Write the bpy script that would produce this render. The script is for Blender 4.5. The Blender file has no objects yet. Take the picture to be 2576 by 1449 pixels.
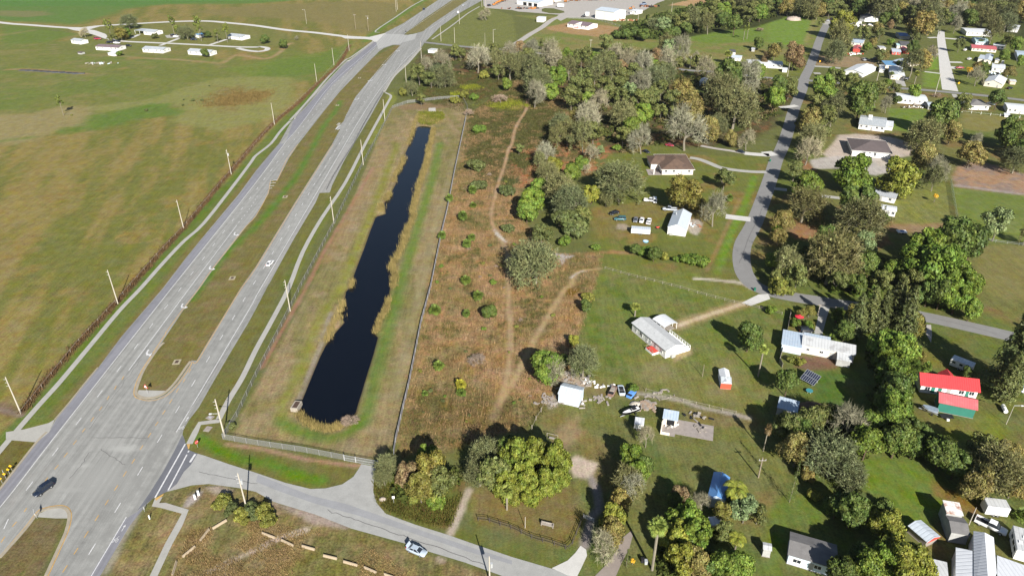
import bpy, math, random
import numpy as np
from mathutils import Vector, Matrix
from mathutils.geometry import tessellate_polygon
random.seed(7)
scene = bpy.context.scene
COL = scene.collection
# ------------------------------------------------------------------ camera
CAM_H = 132.0
PITCH = math.radians(29.9)          # below the horizon
FOC = 1815.0                        # focal length for a frame 2576 wide
cam_d = bpy.data.cameras.new('camera')
cam = bpy.data.objects.new('camera', cam_d)
COL.objects.link(cam)
cam.location = (0, 0, CAM_H)
cam.rotation_euler = (math.pi/2 - PITCH, 0, 0)
cam_d.sensor_width = 36.0
cam_d.lens = 36.0*FOC/2576.0
cam_d.clip_start = 1.0
cam_d.clip_end = 30000.0
scene.camera = cam
# ------------------------------------------------------------------ sky and sun
SUN_EL = math.radians(31)
SUN_AZ = math.radians(164.5)        # clockwise from +Y
w = bpy.data.worlds.new("World"); scene.world = w; w.use_nodes = True
nt = w.node_tree
sky = nt.nodes.new('ShaderNodeTexSky'); sky.sky_type = 'NISHITA'; sky.sun_disc = False
sky.sun_elevation = SUN_EL; sky.sun_rotation = SUN_AZ
sky.air_density = 1.0; sky.dust_density = 0.6; sky.altitude = 50
bg = nt.nodes['Background']; bg.inputs['Strength'].default_value = 0.047
nt.links.new(sky.outputs[0], bg.inputs['Color'])
sl = bpy.data.lights.new('sun', 'SUN'); sl.energy = 4.9; sl.angle = math.radians(0.53); sl.color = (1.0, 0.955, 0.87)
so = bpy.data.objects.new('sun', sl); COL.objects.link(so)
sdir = Vector((math.sin(SUN_AZ)*math.cos(SUN_EL), math.cos(SUN_AZ)*math.cos(SUN_EL), math.sin(SUN_EL)))
so.rotation_euler = sdir.to_track_quat('Z', 'Y').to_euler(); so.location = (0, 0, 300)
scene.view_settings.view_transform = 'Standard'; scene.view_settings.look = 'None'
scene.view_settings.gamma = 1.0; scene.view_settings.exposure = 0.97
scene.render.engine = 'CYCLES'
scene.cycles.max_bounces = 6; scene.cycles.diffuse_bounces = 3; scene.cycles.glossy_bounces = 3
scene.cycles.transparent_max_bounces = 12; scene.cycles.transmission_bounces = 4
scene.cycles.use_denoising = True
scene.cycles.caustics_reflective = False; scene.cycles.caustics_refractive = False
# ------------------------------------------------------------------ survey: sighted points to ground metres
SP, CP = math.sin(PITCH), math.cos(PITCH)
def G(x, y, z=0.0):
    u, v = x-1288.0, y-724.5
    t = (CAM_H-z)/(FOC*SP+v*CP)
    return Vector((u*t, (FOC*CP-v*SP)*t, z))
def PXM(x, y, z=0.0):
    return (FOC*SP+(y-724.5)*CP)/(CAM_H-z)
def C(c, r, s):                     # a sheet of the survey: column, row and readings on it
    return [(644*c+float(a)/4, 362.3*r+float(b)/4) for a, b in (p.split(',') for p in s.split())]
def GP(pts, z=0.0):
    return [G(p[0], p[1], z) for p in pts]
def spline(pts, n=6):
    P_ = [Vector(p) for p in pts]; out = []
    for i in range(len(P_)-1):
        p0 = P_[max(i-1, 0)]; p1 = P_[i]; p2 = P_[i+1]; p3 = P_[min(i+2, len(P_)-1)]
        for k in range(n):
            t = k/n
            out.append(0.5*((2*p1)+(p2-p0)*t+(2*p0-5*p1+4*p2-p3)*t*t+(3*p1-p0-3*p2+p3)*t**3))
    out.append(P_[-1]); return out
# ------------------------------------------------------------------ colours
def s2l(c):
    c /= 255.0
    return c/12.92 if c <= .04045 else ((c+.055)/1.055)**2.4
KALB = 0.62
def P(r, g, b, k=KALB):
    return (s2l(r)*k, s2l(g)*k, s2l(b)*k)
# ------------------------------------------------------------------ materials
class NT:
    def __init__(s, name):
        s.m = bpy.data.materials.new(name); s.m.use_nodes = True; s.t = s.m.node_tree
        s.b = s.t.nodes['Principled BSDF']
    def n(s, typ, **kw):
        x = s.t.nodes.new(typ)
        for k, v in kw.items():
            if k.startswith('i_'):
                x.inputs[k[2:].replace('_', ' ')].default_value = v
            elif isinstance(k, str): setattr(x, k, v)
        return x
    def l(s, a, b): s.t.links.new(a, b)
    def math(s, op, a, b=None):
        x = s.n('ShaderNodeMath', operation=op)
        for i, q in enumerate((a, b)):
            if q is None: continue
            if isinstance(q, (int, float)): x.inputs[i].default_value = q
            else: s.l(q, x.inputs[i])
        return x.outputs[0]
    def noise(s, vec, scale, detail=3, rough=.6):
        x = s.n('ShaderNodeTexNoise', i_Scale=scale, i_Detail=detail, i_Roughness=rough)
        if vec is not None: s.l(vec, x.inputs['Vector'])
        return x.outputs['Fac']
    def rng(s, v, a, b, c=0.0, d=1.0):
        x = s.n('ShaderNodeMapRange'); x.clamp = True
        s.l(v, x.inputs['Value'])
        for k, q in zip(('From Min', 'From Max', 'To Min', 'To Max'), (c, d, a, b)): x.inputs[k].default_value = q
        return x.outputs[0]
    def scale(s, col, f):
        x = s.n('ShaderNodeVectorMath', operation='SCALE')
        if isinstance(col, tuple): x.inputs[0].default_value = col
        else: s.l(col, x.inputs[0])
        if isinstance(f, (int, float)): x.inputs['Scale'].default_value = f
        else: s.l(f, x.inputs['Scale'])
        return x.outputs[0]
    def mix(s, f, a, b):
        x = s.n('ShaderNodeMix', data_type='RGBA')
        if isinstance(f, (int, float)): x.inputs[0].default_value = f
        else: s.l(f, x.inputs[0])
        for i, q in ((6, a), (7, b)):
            if isinstance(q, tuple): x.inputs[i].default_value = (*q[:3], 1)
            else: s.l(q, x.inputs[i])
        return x.outputs[2]
    def pos(s): return s.n('ShaderNodeNewGeometry').outputs['Position']
    def obj(s): return s.n('ShaderNodeTexCoord').outputs['Object']
    def mapping(s, vec, sc):
        x = s.n('ShaderNodeMapping'); x.inputs['Scale'].default_value = sc; s.l(vec, x.inputs['Vector']); return x.outputs[0]
MATS = {}
def mat(name, col, rough=.8, amp=.18, sc=1.2, metal=0.0, spec=.3, stain=None, bump=0.0):
    if name in MATS: return MATS[name]
    q = NT(name); v = q.obj()
    f = q.math('ADD', q.rng(q.noise(v, sc, 4), 1-amp, 1+amp, .25, .75), q.rng(q.noise(v, sc*9, 2), -amp*.5, amp*.5, .25, .75))
    c = q.scale(col, f)
    if stain: c = q.mix(q.rng(q.noise(v, stain[1], 5, .7), 0, stain[2], .52, .68), c, stain[0])
    q.l(c, q.b.inputs['Base Color'])
    q.b.inputs['Roughness'].default_value = rough; q.b.inputs['Metallic'].default_value = metal
    q.b.inputs['Specular IOR Level'].default_value = spec
    if bump:
        bn = q.n('ShaderNodeBump', i_Strength=bump, i_Distance=.05); q.l(q.noise(v, sc*6, 3), bn.inputs['Height']); q.l(bn.outputs[0], q.b.inputs['Normal'])
    MATS[name] = q.m; return q.m
def mat_ribbed(name, col, axis=0, period=.6, rough=.45, amp=.08, stain=None, metal=.0):
    if name in MATS: return MATS[name]
    q = NT(name); v = q.obj()
    sep = q.n('ShaderNodeSeparateXYZ'); q.l(v, sep.inputs[0])
    a = sep.outputs[axis]
    wv = q.math('PINGPONG', a, period/2)
    h = q.rng(wv, 0, 1, 0, period*.18)
    f = q.math('MULTIPLY', q.rng(h, .84, 1.0), q.rng(q.noise(v, .8, 4), 1-amp, 1+amp, .25, .75))
    c = q.scale(col, f)
    if stain: c = q.mix(q.rng(q.noise(v, stain[1], 5, .7), 0, stain[2], .5, .62), c, stain[0])
    q.l(c, q.b.inputs['Base Color'])
    bn = q.n('ShaderNodeBump', i_Strength=.7, i_Distance=.04); q.l(h, bn.inputs['Height']); q.l(bn.outputs[0], q.b.inputs['Normal'])
    q.b.inputs['Roughness'].default_value = rough; q.b.inputs['Metallic'].default_value = metal
    MATS[name] = q.m; return q.m
def mat_objcol(name, rough=.35, amp=.05, spec=.5, coat=0.0):
    if name in MATS: return MATS[name]
    q = NT(name); oi = q.n('ShaderNodeObjectInfo')
    q.l(q.scale(oi.outputs['Color'], q.rng(q.noise(q.obj(), 1.5, 3), 1-amp, 1+amp, .25, .75)), q.b.inputs['Base Color'])
    q.b.inputs['Roughness'].default_value = rough; q.b.inputs['Specular IOR Level'].default_value = spec
    q.b.inputs['Coat Weight'].default_value = coat
    MATS[name] = q.m; return q.m
def mat_leaf(name, trans=.13):
    q = NT(name); oi = q.n('ShaderNodeObjectInfo'); ge = q.n('ShaderNodeNewGeometry')
    rnd = ge.outputs['Random Per Island']
    big = q.rng(q.noise(q.obj(), 2.2, 2), .72, 1.28, .3, .7)
    f = q.math('MULTIPLY', q.rng(rnd, .55, 1.45), big)
    c = q.scale(oi.outputs['Color'], f)
    hs = q.n('ShaderNodeHueSaturation'); q.l(c, hs.inputs['Color'])
    q.l(q.rng(q.noise(q.obj(), 3.7, 2), .475, .525, .3, .7), hs.inputs['Hue'])
    q.l(q.rng(oi.outputs['Random'], .9, 1.1), hs.inputs['Value'])
    q.l(hs.outputs[0], q.b.inputs['Base Color'])
    q.b.inputs['Roughness'].default_value = .55; q.b.inputs['Specular IOR Level'].default_value = .25
    tr = q.n('ShaderNodeBsdfTranslucent'); q.l(hs.outputs[0], tr.inputs['Color'])
    mx = q.n('ShaderNodeMixShader'); mx.inputs[0].default_value = trans
    q.l(q.b.outputs[0], mx.inputs[1]); q.l(tr.outputs[0], mx.inputs[2])
    q.l(mx.outputs[0], q.t.nodes['Material Output'].inputs['Surface'])
    MATS[name] = q.m; return q.m
# ------------------------------------------------------------------ mesh helpers
def link(o, parent=None):
    COL.objects.link(o)
    if parent: o.parent = parent
    return o
def np_mesh(name, V, F, mats, smooth=False, mi=None):
    """V (n,3) array, F (m,k) array with one k"""
    me = bpy.data.meshes.new(name)
    V = np.asarray(V, dtype=np.float32); F = np.asarray(F, dtype=np.int32)
    k = F.shape[1]
    me.vertices.add(len(V)); me.vertices.foreach_set('co', V.ravel())
    me.loops.add(F.size); me.loops.foreach_set('vertex_index', F.ravel())
    me.polygons.add(len(F)); me.polygons.foreach_set('loop_start', np.arange(0, F.size, k, dtype=np.int32))
    me.polygons.foreach_set('loop_total', np.full(len(F), k, dtype=np.int32))
    if mi is not None: me.polygons.foreach_set('material_index', np.asarray(mi, dtype=np.int32))
    if smooth: me.polygons.foreach_set('use_smooth', np.ones(len(F), dtype=bool))
    for m in (mats if isinstance(mats, (list, tuple)) else [mats]): me.materials.append(m)
    me.update(calc_edges=True)
    return me
class MB:
    def __init__(s): s.v = []; s.f = []; s.smooth = False
    def add(s, vs, fs):
        o = len(s.v); s.v += [tuple(v) for v in vs]; s.f += [tuple(i+o for i in f) for f in fs]; return s
    def box(s, x0, x1, y0, y1, z0, z1, tx=0, ty=0):
        """box, its top drawn in by tx, ty on each side"""
        return s.add([(x0, y0, z0), (x1, y0, z0), (x1, y1, z0), (x0, y1, z0), (x0+tx, y0+ty, z1), (x1-tx, y0+ty, z1), (x1-tx, y1-ty, z1), (x0+tx, y1-ty, z1)],
                     [(0, 3, 2, 1), (4, 5, 6, 7), (0, 1, 5, 4), (1, 2, 6, 5), (2, 3, 7, 6), (3, 0, 4, 7)])
    def tube(s, p0, p1, r0, r1=None, n=8, caps=True):
        r1 = r0 if r1 is None else r1
        p0, p1 = Vector(p0), Vector(p1); d = (p1-p0)
        if d.length < 1e-6: return s
        d.normalize(); a = d.orthogonal().normalized(); b = d.cross(a)
        vs = [p0+(a*math.cos(2*math.pi*i/n)+b*math.sin(2*math.pi*i/n))*r0 for i in range(n)] + \
             [p1+(a*math.cos(2*math.pi*i/n)+b*math.sin(2*math.pi*i/n))*r1 for i in range(n)]
        fs = [(i, (i+1) % n, n+(i+1) % n, n+i) for i in range(n)]
        if caps: fs += [tuple(range(n-1, -1, -1)), tuple(range(n, 2*n))]
        return s.add(vs, fs)
    def beam(s, p0, p1, w, h):
        p0, p1 = Vector(p0), Vector(p1); d = (p1-p0).normalized()
        sd = d.cross(Vector((0, 0, 1)));  sd = sd.normalized() if sd.length > 1e-4 else Vector((1, 0, 0))
        up = sd.cross(d)
        vs = [p+sd*a*w/2+up*b*h/2 for p in (p0, p1) for a, b in ((-1, -1), (1, -1), (1, 1), (-1, 1))]
        return s.add(vs, [(0, 1, 2, 3), (7, 6, 5, 4), (0, 4, 5, 1), (1, 5, 6, 2), (2, 6, 7, 3), (3, 7, 4, 0)])
    def prism(s, poly, h, axis='y', a0=0, a1=1):
        """poly of (u,v) swept along axis from a0 to a1"""
        n = len(poly)
        if axis == 'y': vs = [(u, a0, v) for u, v in poly]+[(u, a1, v) for u, v in poly]
        elif axis == 'x': vs = [(a0, u, v) for u, v in poly]+[(a1, u, v) for u, v in poly]
        else: vs = [(u, v, a0) for u, v in poly]+[(u, v, a1) for u, v in poly]
        return s.add(vs, [tuple(range(n))[::-1], tuple(range(n, 2*n))]+[(i, (i+1) % n, n+(i+1) % n, n+i) for i in range(n)])
    def ball(s, c, rx, ry, rz, nu=10, nv=6, jit=0.0, half=False):
        vs = []; fs = []
        rr = random.Random(int(rx*1000)+nu)
        for j in range(nv+1):
            th = math.pi*j/nv if not half else math.pi/2*j/nv
            for i in range(nu):
                ph = 2*math.pi*i/nu; k = 1+rr.uniform(-jit, jit)
                vs.append((c[0]+rx*k*math.sin(th)*math.cos(ph), c[1]+ry*k*math.sin(th)*math.sin(ph), c[2]+rz*k*math.cos(th)))
        for j in range(nv):
            for i in range(nu): fs.append((j*nu+i, (j+1)*nu+i, (j+1)*nu+(i+1) % nu, j*nu+(i+1) % nu))
        return s.add(vs, fs)
    def mesh(s, name, m):
        me = bpy.data.meshes.new(name); me.from_pydata(s.v, [], s.f); me.update()
        import bmesh
        b = bmesh.new(); b.from_mesh(me); bmesh.ops.recalc_face_normals(b, faces=b.faces); b.to_mesh(me); b.free()
        if s.smooth:
            for p in me.polygons: p.use_smooth = True
        me.materials.append(m); return me
    def build(s, name, m, parent=None, smooth=False):
        s.smooth = smooth
        return link(bpy.data.objects.new(name, s.mesh(name, m)), parent)
def tag(o, label, cat, group=None):
    o['label'] = label; o['category'] = cat
    if group: o['group'] = group
    return o
def thing(name, label, cat, loc=(0, 0, 0), rz=0.0, group=None):
    o = bpy.data.objects.new(name, None); o.empty_display_size = .2
    COL.objects.link(o); o.location = loc; o.rotation_euler = (0, 0, rz)
    return tag(o, label, cat, group)
def struct(o, kind='structure'): o['kind'] = kind; return o
def dup(root, loc=None, rz=None, label=None, color=None):
    r = root.copy(); COL.objects.link(r)
    if loc is not None: r.location = loc
    if rz is not None: r.rotation_euler = (0, 0, rz)
    if label: r['label'] = label
    for ch in list(root.children):
        c = ch.copy(); COL.objects.link(c); c.parent = r
        if color and c.get('paint'): c.color = color
        for g in list(ch.children):
            d = g.copy(); COL.objects.link(d); d.parent = c
            if color and d.get('paint'): d.color = color
    return r
def sheet(name, outer, holes, z, m, thick=None):
    """a flat sheet with holes; outlines are lists of ground Vectors"""
    loops = [[Vector((p.x, p.y, 0)) for p in L] for L in [outer]+holes]
    tris = tessellate_polygon(loops)
    V = [p for L in loops for p in L]
    F = []
    for t in tris:
        a, b, c = (V[i] for i in t)
        F.append(t if (b-a).cross(c-a).z > 0 else t[::-1])
    V = np.array([(p.x, p.y, z) for p in V]); F = np.array([list(t) for t in F])
    return struct(link(bpy.data.objects.new(name, np_mesh(name, V, F, m))))
def ribbon_pts(path, w0, w1=None, off=0.0):
    """left and right edges of a strip of width w0 (to w1) along ground path"""
    w1 = w0 if w1 is None else w1; n = len(path); L = []; R = []
    for i, p in enumerate(path):
        d = (path[min(i+1, n-1)]-path[max(i-1, 0)]); d.z = 0; d.normalize(); s = Vector((-d.y, d.x, 0))
        w_ = (w0+(w1-w0)*i/max(n-1, 1))/2
        q = p+s*off
        L.append(q+s*w_); R.append(q-s*w_)
    return L, R
def strip(mb, path, w0, z, w1=None, off=0.0):
    L, R = ribbon_pts(path, w0, w1, off); n = len(L)
    mb.add([(p.x, p.y, z) for p in L]+[(p.x, p.y, z) for p in R], [(n+i, n+i+1, i+1, i) for i in range(n-1)])
def road(name, path, w0, z, m, w1=None):
    b = MB(); strip(b, path, w0, z, w1); return struct(b.build(name, m))
def along(path):
    d = [0.0]
    for a, b in zip(path, path[1:]): d.append(d[-1]+(b-a).length)
    return d
def at_len(path, acc, s):
    for i in range(len(path)-1):
        if s <= acc[i+1] or i == len(path)-2:
            t = (s-acc[i])/max(acc[i+1]-acc[i], 1e-6)
            return path[i].lerp(path[i+1], t), (path[i+1]-path[i]).normalized()
# ================================================================== ground
def D(s): return [(float(a), float(b)) for a, b in (p.split(',') for p in s.split())]
def grow(a, b, s0, k, s_from):
    out = [a]
    while out[-1] < b:
        out.append(out[-1]+s0+max(0.0, abs(out[-1])-s_from)*k)
    return out
xs_r = grow(0, 900, .75, .02, 150)
xs = np.array([-6000, -3500, -2000, -1300]+[-x for x in xs_r[:0:-1]]+xs_r+[1300, 2000, 3500, 6000])
ys = np.array([-400, -150, 0, 50, 80]+grow(92, 1000, .62, .0042, 95)+[1150, 1400, 1900, 2800, 4500, 8000])
NX, NY = len(xs), len(ys)
GX, GY = np.meshgrid(xs, ys)
GX = GX.ravel(); GY = GY.ravel()
def vnoise(X, Y, sc, seed, octv=3, gain=.55):
    tot = np.zeros_like(X); amp = 1.0; nrm = 0.0
    for o in range(octv):
        x = X/sc*(2**o)+seed*17.3; y = Y/sc*(2**o)+seed*9.7
        xi = np.floor(x); yi = np.floor(y); fx = x-xi; fy = y-yi
        fx = fx*fx*(3-2*fx); fy = fy*fy*(3-2*fy)
        def h(a, b):
            q = np.sin(a*127.1+b*311.7+seed*74.7)*43758.5453
            return q-np.floor(q)
        tot += amp*((h(xi, yi)*(1-fx)+h(xi+1, yi)*fx)*(1-fy)+(h(xi, yi+1)*(1-fx)+h(xi+1, yi+1)*fx)*fy)
        nrm += amp; amp *= gain
    return tot/nrm
N1 = vnoise(GX, GY, 14, 1, 5); N2 = vnoise(GX, GY, 4, 2, 4); N3 = vnoise(GX, GY, 60, 3, 4)
N4 = vnoise(GX, GY, 7, 4, 5, .7); N5 = vnoise(GX*3.2+GY*.9, GY*.45, 26, 5, 4, .6)
cover = np.zeros((len(GX), 4), dtype=np.float64)
cover[:, :3] = P(112, 116, 66); cover[:, 3] = .5
ZG = np.zeros_like(GX)
def seg_dist(X, Y, pts, closed):
    d = np.full(len(X), 1e9); n = len(pts)
    for i in range(n if closed else n-1):
        a = pts[i]; b = pts[(i+1) % n]
        ex, ey = b.x-a.x, b.y-a.y; L2 = ex*ex+ey*ey+1e-9
        t = np.clip(((X-a.x)*ex+(Y-a.y)*ey)/L2, 0, 1)
        d = np.minimum(d, (X-a.x-t*ex)**2+(Y-a.y-t*ey)**2)
    return np.sqrt(d)
def inside(X, Y, pts):
    c = np.zeros(len(X), dtype=bool); n = len(pts)
    for i in range(n):
        a = pts[i]; b = pts[(i+1) % n]
        if a.y == b.y: continue
        k = ((a.y > Y) != (b.y > Y)) & (X < (b.x-a.x)*(Y-a.y)/(b.y-a.y)+a.x)
        c ^= k
    return c
def region(pts, pad):
    x0 = min(p.x for p in pts)-pad; x1 = max(p.x for p in pts)+pad
    y0 = min(p.y for p in pts)-pad; y1 = max(p.y for p in pts)+pad
    return np.nonzero((GX > x0) & (GX < x1) & (GY > y0) & (GY < y1))[0]
def mask_poly(pts, feather, rag):
    idx = region(pts, feather+rag*2+2)
    X, Y = GX[idx], GY[idx]
    s = seg_dist(X, Y, pts, True); s = np.where(inside(X, Y, pts), s, -s)
    s += (N2[idx]-.5)*2*rag+(N1[idx]-.5)*2*rag
    return idx, np.clip(s/max(feather, .01)*.5+.5, 0, 1)
def put(idx, m, col, tex, st=1.0):
    m = (m*m*(3-2*m))*st
    tgt = np.array([*col, tex])
    cover[idx] = cover[idx]*(1-m[:, None])+tgt*m[:, None]
def paint(pts, col, feather=1.5, rag=1.0, st=1.0, tex=.5):
    g = GP(pts); i, m = mask_poly(g, feather, rag); put(i, m, P(*col), tex, st)
def stroke(pts, width, col, feather=.8, rag=.3, st=1.0, tex=.4, sm=True):
    g = GP(pts); g = spline(g, 4) if sm and len(g) > 2 else g
    idx = region(g, width+feather+rag*2+1); X, Y = GX[idx], GY[idx]
    s = width/2-seg_dist(X, Y, g, False)+(N2[idx]-.5)*2*rag
    put(idx, np.clip(s/feather*.5+.5, 0, 1), P(*col), tex, st)
def mottle(pts, col, noise, lo, hi, st=1.0, feather=3, rag=2, tex=.6):
    g = GP(pts); idx, m = mask_poly(g, feather, rag)
    k = np.clip((noise[idx]-lo)/(hi-lo), 0, 1); put(idx, m*k, P(*col), tex, st)
# --- the far fields, west of the highway
WEST = D('-900,-200 1120,-200 1104,0 1014,60 940,106 833,196 735,303 640,425 500,607 405,725 140,1055 -200,1420 -900,1500')
paint(WEST, (135, 128, 68), 2, 0, tex=.6)
mottle(WEST, (156, 138, 84), N5, .44, .62, .75); mottle(WEST, (116, 122, 58), N5, .5, .36, .7); mottle(WEST, (152, 134, 84), N1, .52, .72, .4); mottle(WEST, (130, 126, 62), N4, .5, .7, .3)
paint(D('-900,-200 1050,-200 1010,-30 900,-12 640,10 420,12 330,22 250,45 200,62 -60,50 -900,60'), (104, 132, 64), 8, 7, tex=.4)
paint(D('-900,-200 1050,-200 1010,-40 800,-20 560,4 300,16 -900,20'), (94, 134, 64), 8, 6, .8, tex=.35)
paint(D('-20,27 110,29 130,38 60,45 -20,40'), (140, 132, 92), 4, 4, .7)
paint(D('650,13 900,3 1000,10 1000,45 930,88 820,60 700,48 560,40 480,30'), (138, 128, 80), 6, 5, .85)
paint(D('0,62 150,72 200,85 120,108 0,120'), (112, 130, 60), 4, 4)
paint(D('80,108 250,100 340,140 560,148 730,120 820,150 790,200 500,250 300,290 -300,330 -300,200 0,120'), (120, 129, 64), 5, 4, .8)
mottle(D('-300,110 300,110 760,150 790,200 500,250 300,290 -300,330'), (112, 130, 62), N3, .45, .68, .6)
mottle(D('-300,110 300,110 760,150 790,200 500,250 300,290 -300,330'), (146, 136, 86), N1, .5, .72, .6)
paint(C(0, 0, '-400,1180 300,1150 600,1060 900,1080 940,1150 860,1260 600,1310 440,1390 200,1449 -400,1500'), (156, 144, 98), 4, 3, .95)
paint(C(0, 0, '900,1080 1500,1000 1800,900 2200,790 2576,770 2900,780 3000,1000 2700,1200 2200,1330 1700,1220 1860,1120 1700,1060 1500,1060 1000,1140'), (146, 146, 86), 4, 3, .85)
paint(C(0, 0, '520,1360 620,1300 800,1270 940,1160 1050,1150 1500,1050 1680,1050 1860,1130 1700,1170 1400,1210 1250,1250 900,1310 600,1350 100,1430 -200,1440'), (104, 130, 56), 5, 5, .9)
paint(C(0, 0, '2110,1060 2140,960 2200,880 2400,860 2700,930 2730,1000 2560,1050 2450,1070 2400,1130 2220,1130'), (142, 122, 74), 10, 7, .7, tex=1.0)
paint(C(0, 0, '2250,700 3000,560 3400,500 3400,700 2900,760 2500,770'), (118, 136, 58), 4, 3, .7)
paint(C(1, 0, '200,600 600,580 900,440 960,410 1000,430 940,540 820,640 700,720 400,770 0,760'), (108, 130, 56), 4, 3, .7)
mottle(D('120,120 560,130 720,120 720,152 560,158 330,150'), (160, 132, 84), N1, .5, .66, .7)
stroke(C(0, 0, '880,555 1240,570 1500,590 1800,605 2050,625 2220,640 2300,600 2380,560 2576,585 2700,590 2800,540 2900,450 2940,440'), 3.2, (176, 150, 110), 2, 1)
stroke(C(0, 0, '530,450 545,500 575,545'), 1.6, (160, 140, 110), 1, .4); stroke(C(0, 0, '580,470 700,420 780,360'), 2.5, (150, 140, 90), 2, .6, .6)
stroke(C(0, 0, '0,360 200,330 310,310'), 5, (160, 145, 100), 3, 1, .7)
stroke(C(0, 0, '60,705 210,700 420,708 640,725 900,748'), 3.0, (172, 136, 104), 1.2, .8)
stroke(C(0, 0, '350,290 600,310 800,335'), 2.2, (120, 105, 84), 1.5, .5, .7)
paint(C(0, 0, '880,285 1060,262 1400,240 1750,222 2100,225 2576,270 2700,290 2900,340 2950,420 2700,470 2576,520 2300,490 2000,600 1250,575 900,560 560,550 540,470 700,400 800,350'), (124, 128, 70), 4, 2, .7)
stroke(C(0, 0, '1200,700 1250,690'), 4, (176, 140, 96), 3, 2, .6)
mottle(D('0,440 0,1000 200,960 480,600 700,420 760,330 700,330'), (150, 128, 72), N1, .6, .74, .55)
paint(C(0, 1, '1180,920 1290,905 1210,930 1170,950'), (168, 146, 84), .8, .8, .8); paint(C(0, 1, '1470,985 1580,945 1540,985 1480,1000'), (164, 146, 82), .8, .8, .7)
# --- verge between field and highway
VERG = C(0, 1, '1290,1440 2330,300 2576,20')
paint(D('-40,1130 60,1035 330,715 470,558 585,440 690,320 800,215 900,125 960,100 940,108 833,198 735,305 640,430 500,610 405,728 140,1058 60,1080 -40,1160'), (106, 124, 56), 1.5, .6, .85)
stroke(D('-10,1140 120,985 240,845 360,705 470,575 620,420'), 3.0, (96, 122, 46), 1.5, .6, .7)
stroke(D('135,1045 260,900 400,730 500,600 600,480 640,425'), 3.0, (134, 116, 74), 1.6, .6, .7)
stroke(D('700,340 800,225 880,150'), 4, (92, 124, 44), 2, .6, .7)
stroke(D('52,1042 110,965 200,860 297,757 400,640 470,565 560,455 583,430 650,350 700,300 750,260 800,210 850,165 880,115'), 2.4, (110, 88, 64), .8, .6, .9, tex=1.1)
paint(C(0, 2, '-60,1130 120,1160 240,1270 60,1300 -60,1260'), (122, 96, 76), 1, .8, .8)
paint(C(0, 2, '-40,1195 90,1215 240,1265 240,1300 120,1290 -40,1240'), (148, 132, 118), .6, .3, .8)
# --- main median and verges
paint(D('330,1010 340,985 400,872 500,728 615,572 690,450 760,350 830,250 930,150 1000,112 1010,115 960,170 860,320 760,480 650,660 500,910 440,975 380,1008'), (126, 118, 68), 1, .4)
mottle(D('330,1010 340,985 400,872 500,728 615,572 690,450 760,350 830,250 930,150 1000,112 1010,115 960,170 860,320 760,480 650,660 500,910 440,975 380,1008'), (138, 120, 82), N4, .5, .64, .7)
stroke(C(1, 1, '-640,1560 -250,1050 30,800 330,430 450,260 590,0'), 3.0, (88, 132, 44), 2.2, 1.2, .85)
stroke(C(1, 0, '590,1440 700,1250 800,1120 850,1020'), 3.0, (94, 136, 50), 2, .8, .8)
paint(C(1, 0, '1490,355 1680,320 2140,0 2300,-160 2100,-160 1980,0 1700,190'), (134, 126, 80), 1, .5)
stroke(C(1, 0, '1100,420 1210,320 1700,0'), 7, (104, 134, 54), 3, 1, .8)
EASTV = D('1204,7 1109,67 1079,97 1100,112 1254,122 1300,100 1290,40 1225,20')
paint(EASTV, (124, 128, 70), 2, 1)
paint(D('460,1085 475,1057 540,955 625,812 740,600 800,490 834,470 900,360 960,240 985,240 990,260 975,290 900,400 800,560 690,760 590,985 560,1110 490,1140'), (120, 118, 64), 1, .4)
stroke(C(1, 1, '1120,30 960,330 690,760 500,1100 380,1400'), 2.2, (128, 134, 56), 1, .5, .6)
stroke(C(1, 1, '760,560 600,860 430,1130 250,1449'), 2.5, (104, 120, 48), 1.4, .7, .6)
paint(C(1, 0, '1330,930 1380,930 1420,1000 1340,1120 1300,1220 1200,1449 1120,1449 1280,1130'), (140, 146, 60), 1, .5, .7)
# --- pond bank: mown tan grass with green bands
BANK = D('985,268 1030,262 1165,262 1180,300 1145,460 1100,640 1070,760 1035,925 1005,1075 1000,1110 945,1155 905,1152 775,1118 590,1098 610,1040 700,870 760,765 820,650 880,520 930,400')
paint(BANK, (156, 139, 100), .8, .3, tex=.7)
mottle(BANK, (122, 122, 68), N5, .52, .66, .6); mottle(BANK, (174, 150, 118), N4, .55, .7, .5)
stroke(C(1, 1, '1420,0 1310,300 1200,600 1100,830 980,1130 850,1449')+C(1, 2, '740,150 600,400 480,720 380,930 270,1180 240,1300 330,1390'), 3.2, (140, 142, 62), 2.2, .8, .85)
stroke(C(1, 1, '1850,0 1760,400 1650,760 1560,1080 1450,1400')+C(1, 2, '1400,180 1320,440 1240,700 1180,940 1130,1200 1060,1360'), 4.2, (112, 136, 60), 2.0, .8, .9)
stroke(C(1, 2, '240,1340 420,1440 640,1490 860,1480 1020,1380')+[], 3.5, (104, 132, 48), 2, 1, .9)
stroke(C(1, 1, '2000,100 1900,500 1780,900 1650,1449')+C(1, 2, '1600,250 1470,760 1400,1100'), 2.6, (160, 148, 108), 1.5, .8, .8)
stroke(C(1, 2, '750,250 640,600 540,850 430,1130'), 1.4, (160, 150, 132), .5, .5, .9)
stroke(C(1, 1, '1180,240 960,620 700,1060 560,1330')+C(1, 2, '460,80 260,430 60,800'), 1.5, (176, 128, 108), .8, .4, .8)
paint(C(1, 0, '1400,1090 1520,1050 1850,1010 2080,1010 2100,1060 1900,1090 1500,1110'), (146, 122, 92), 1, .8, .8)
stroke(C(1, 1, '1310,80 1100,430 900,800 700,1180'), 3.5, (162, 136, 100), 2.5, 1, .7)
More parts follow.
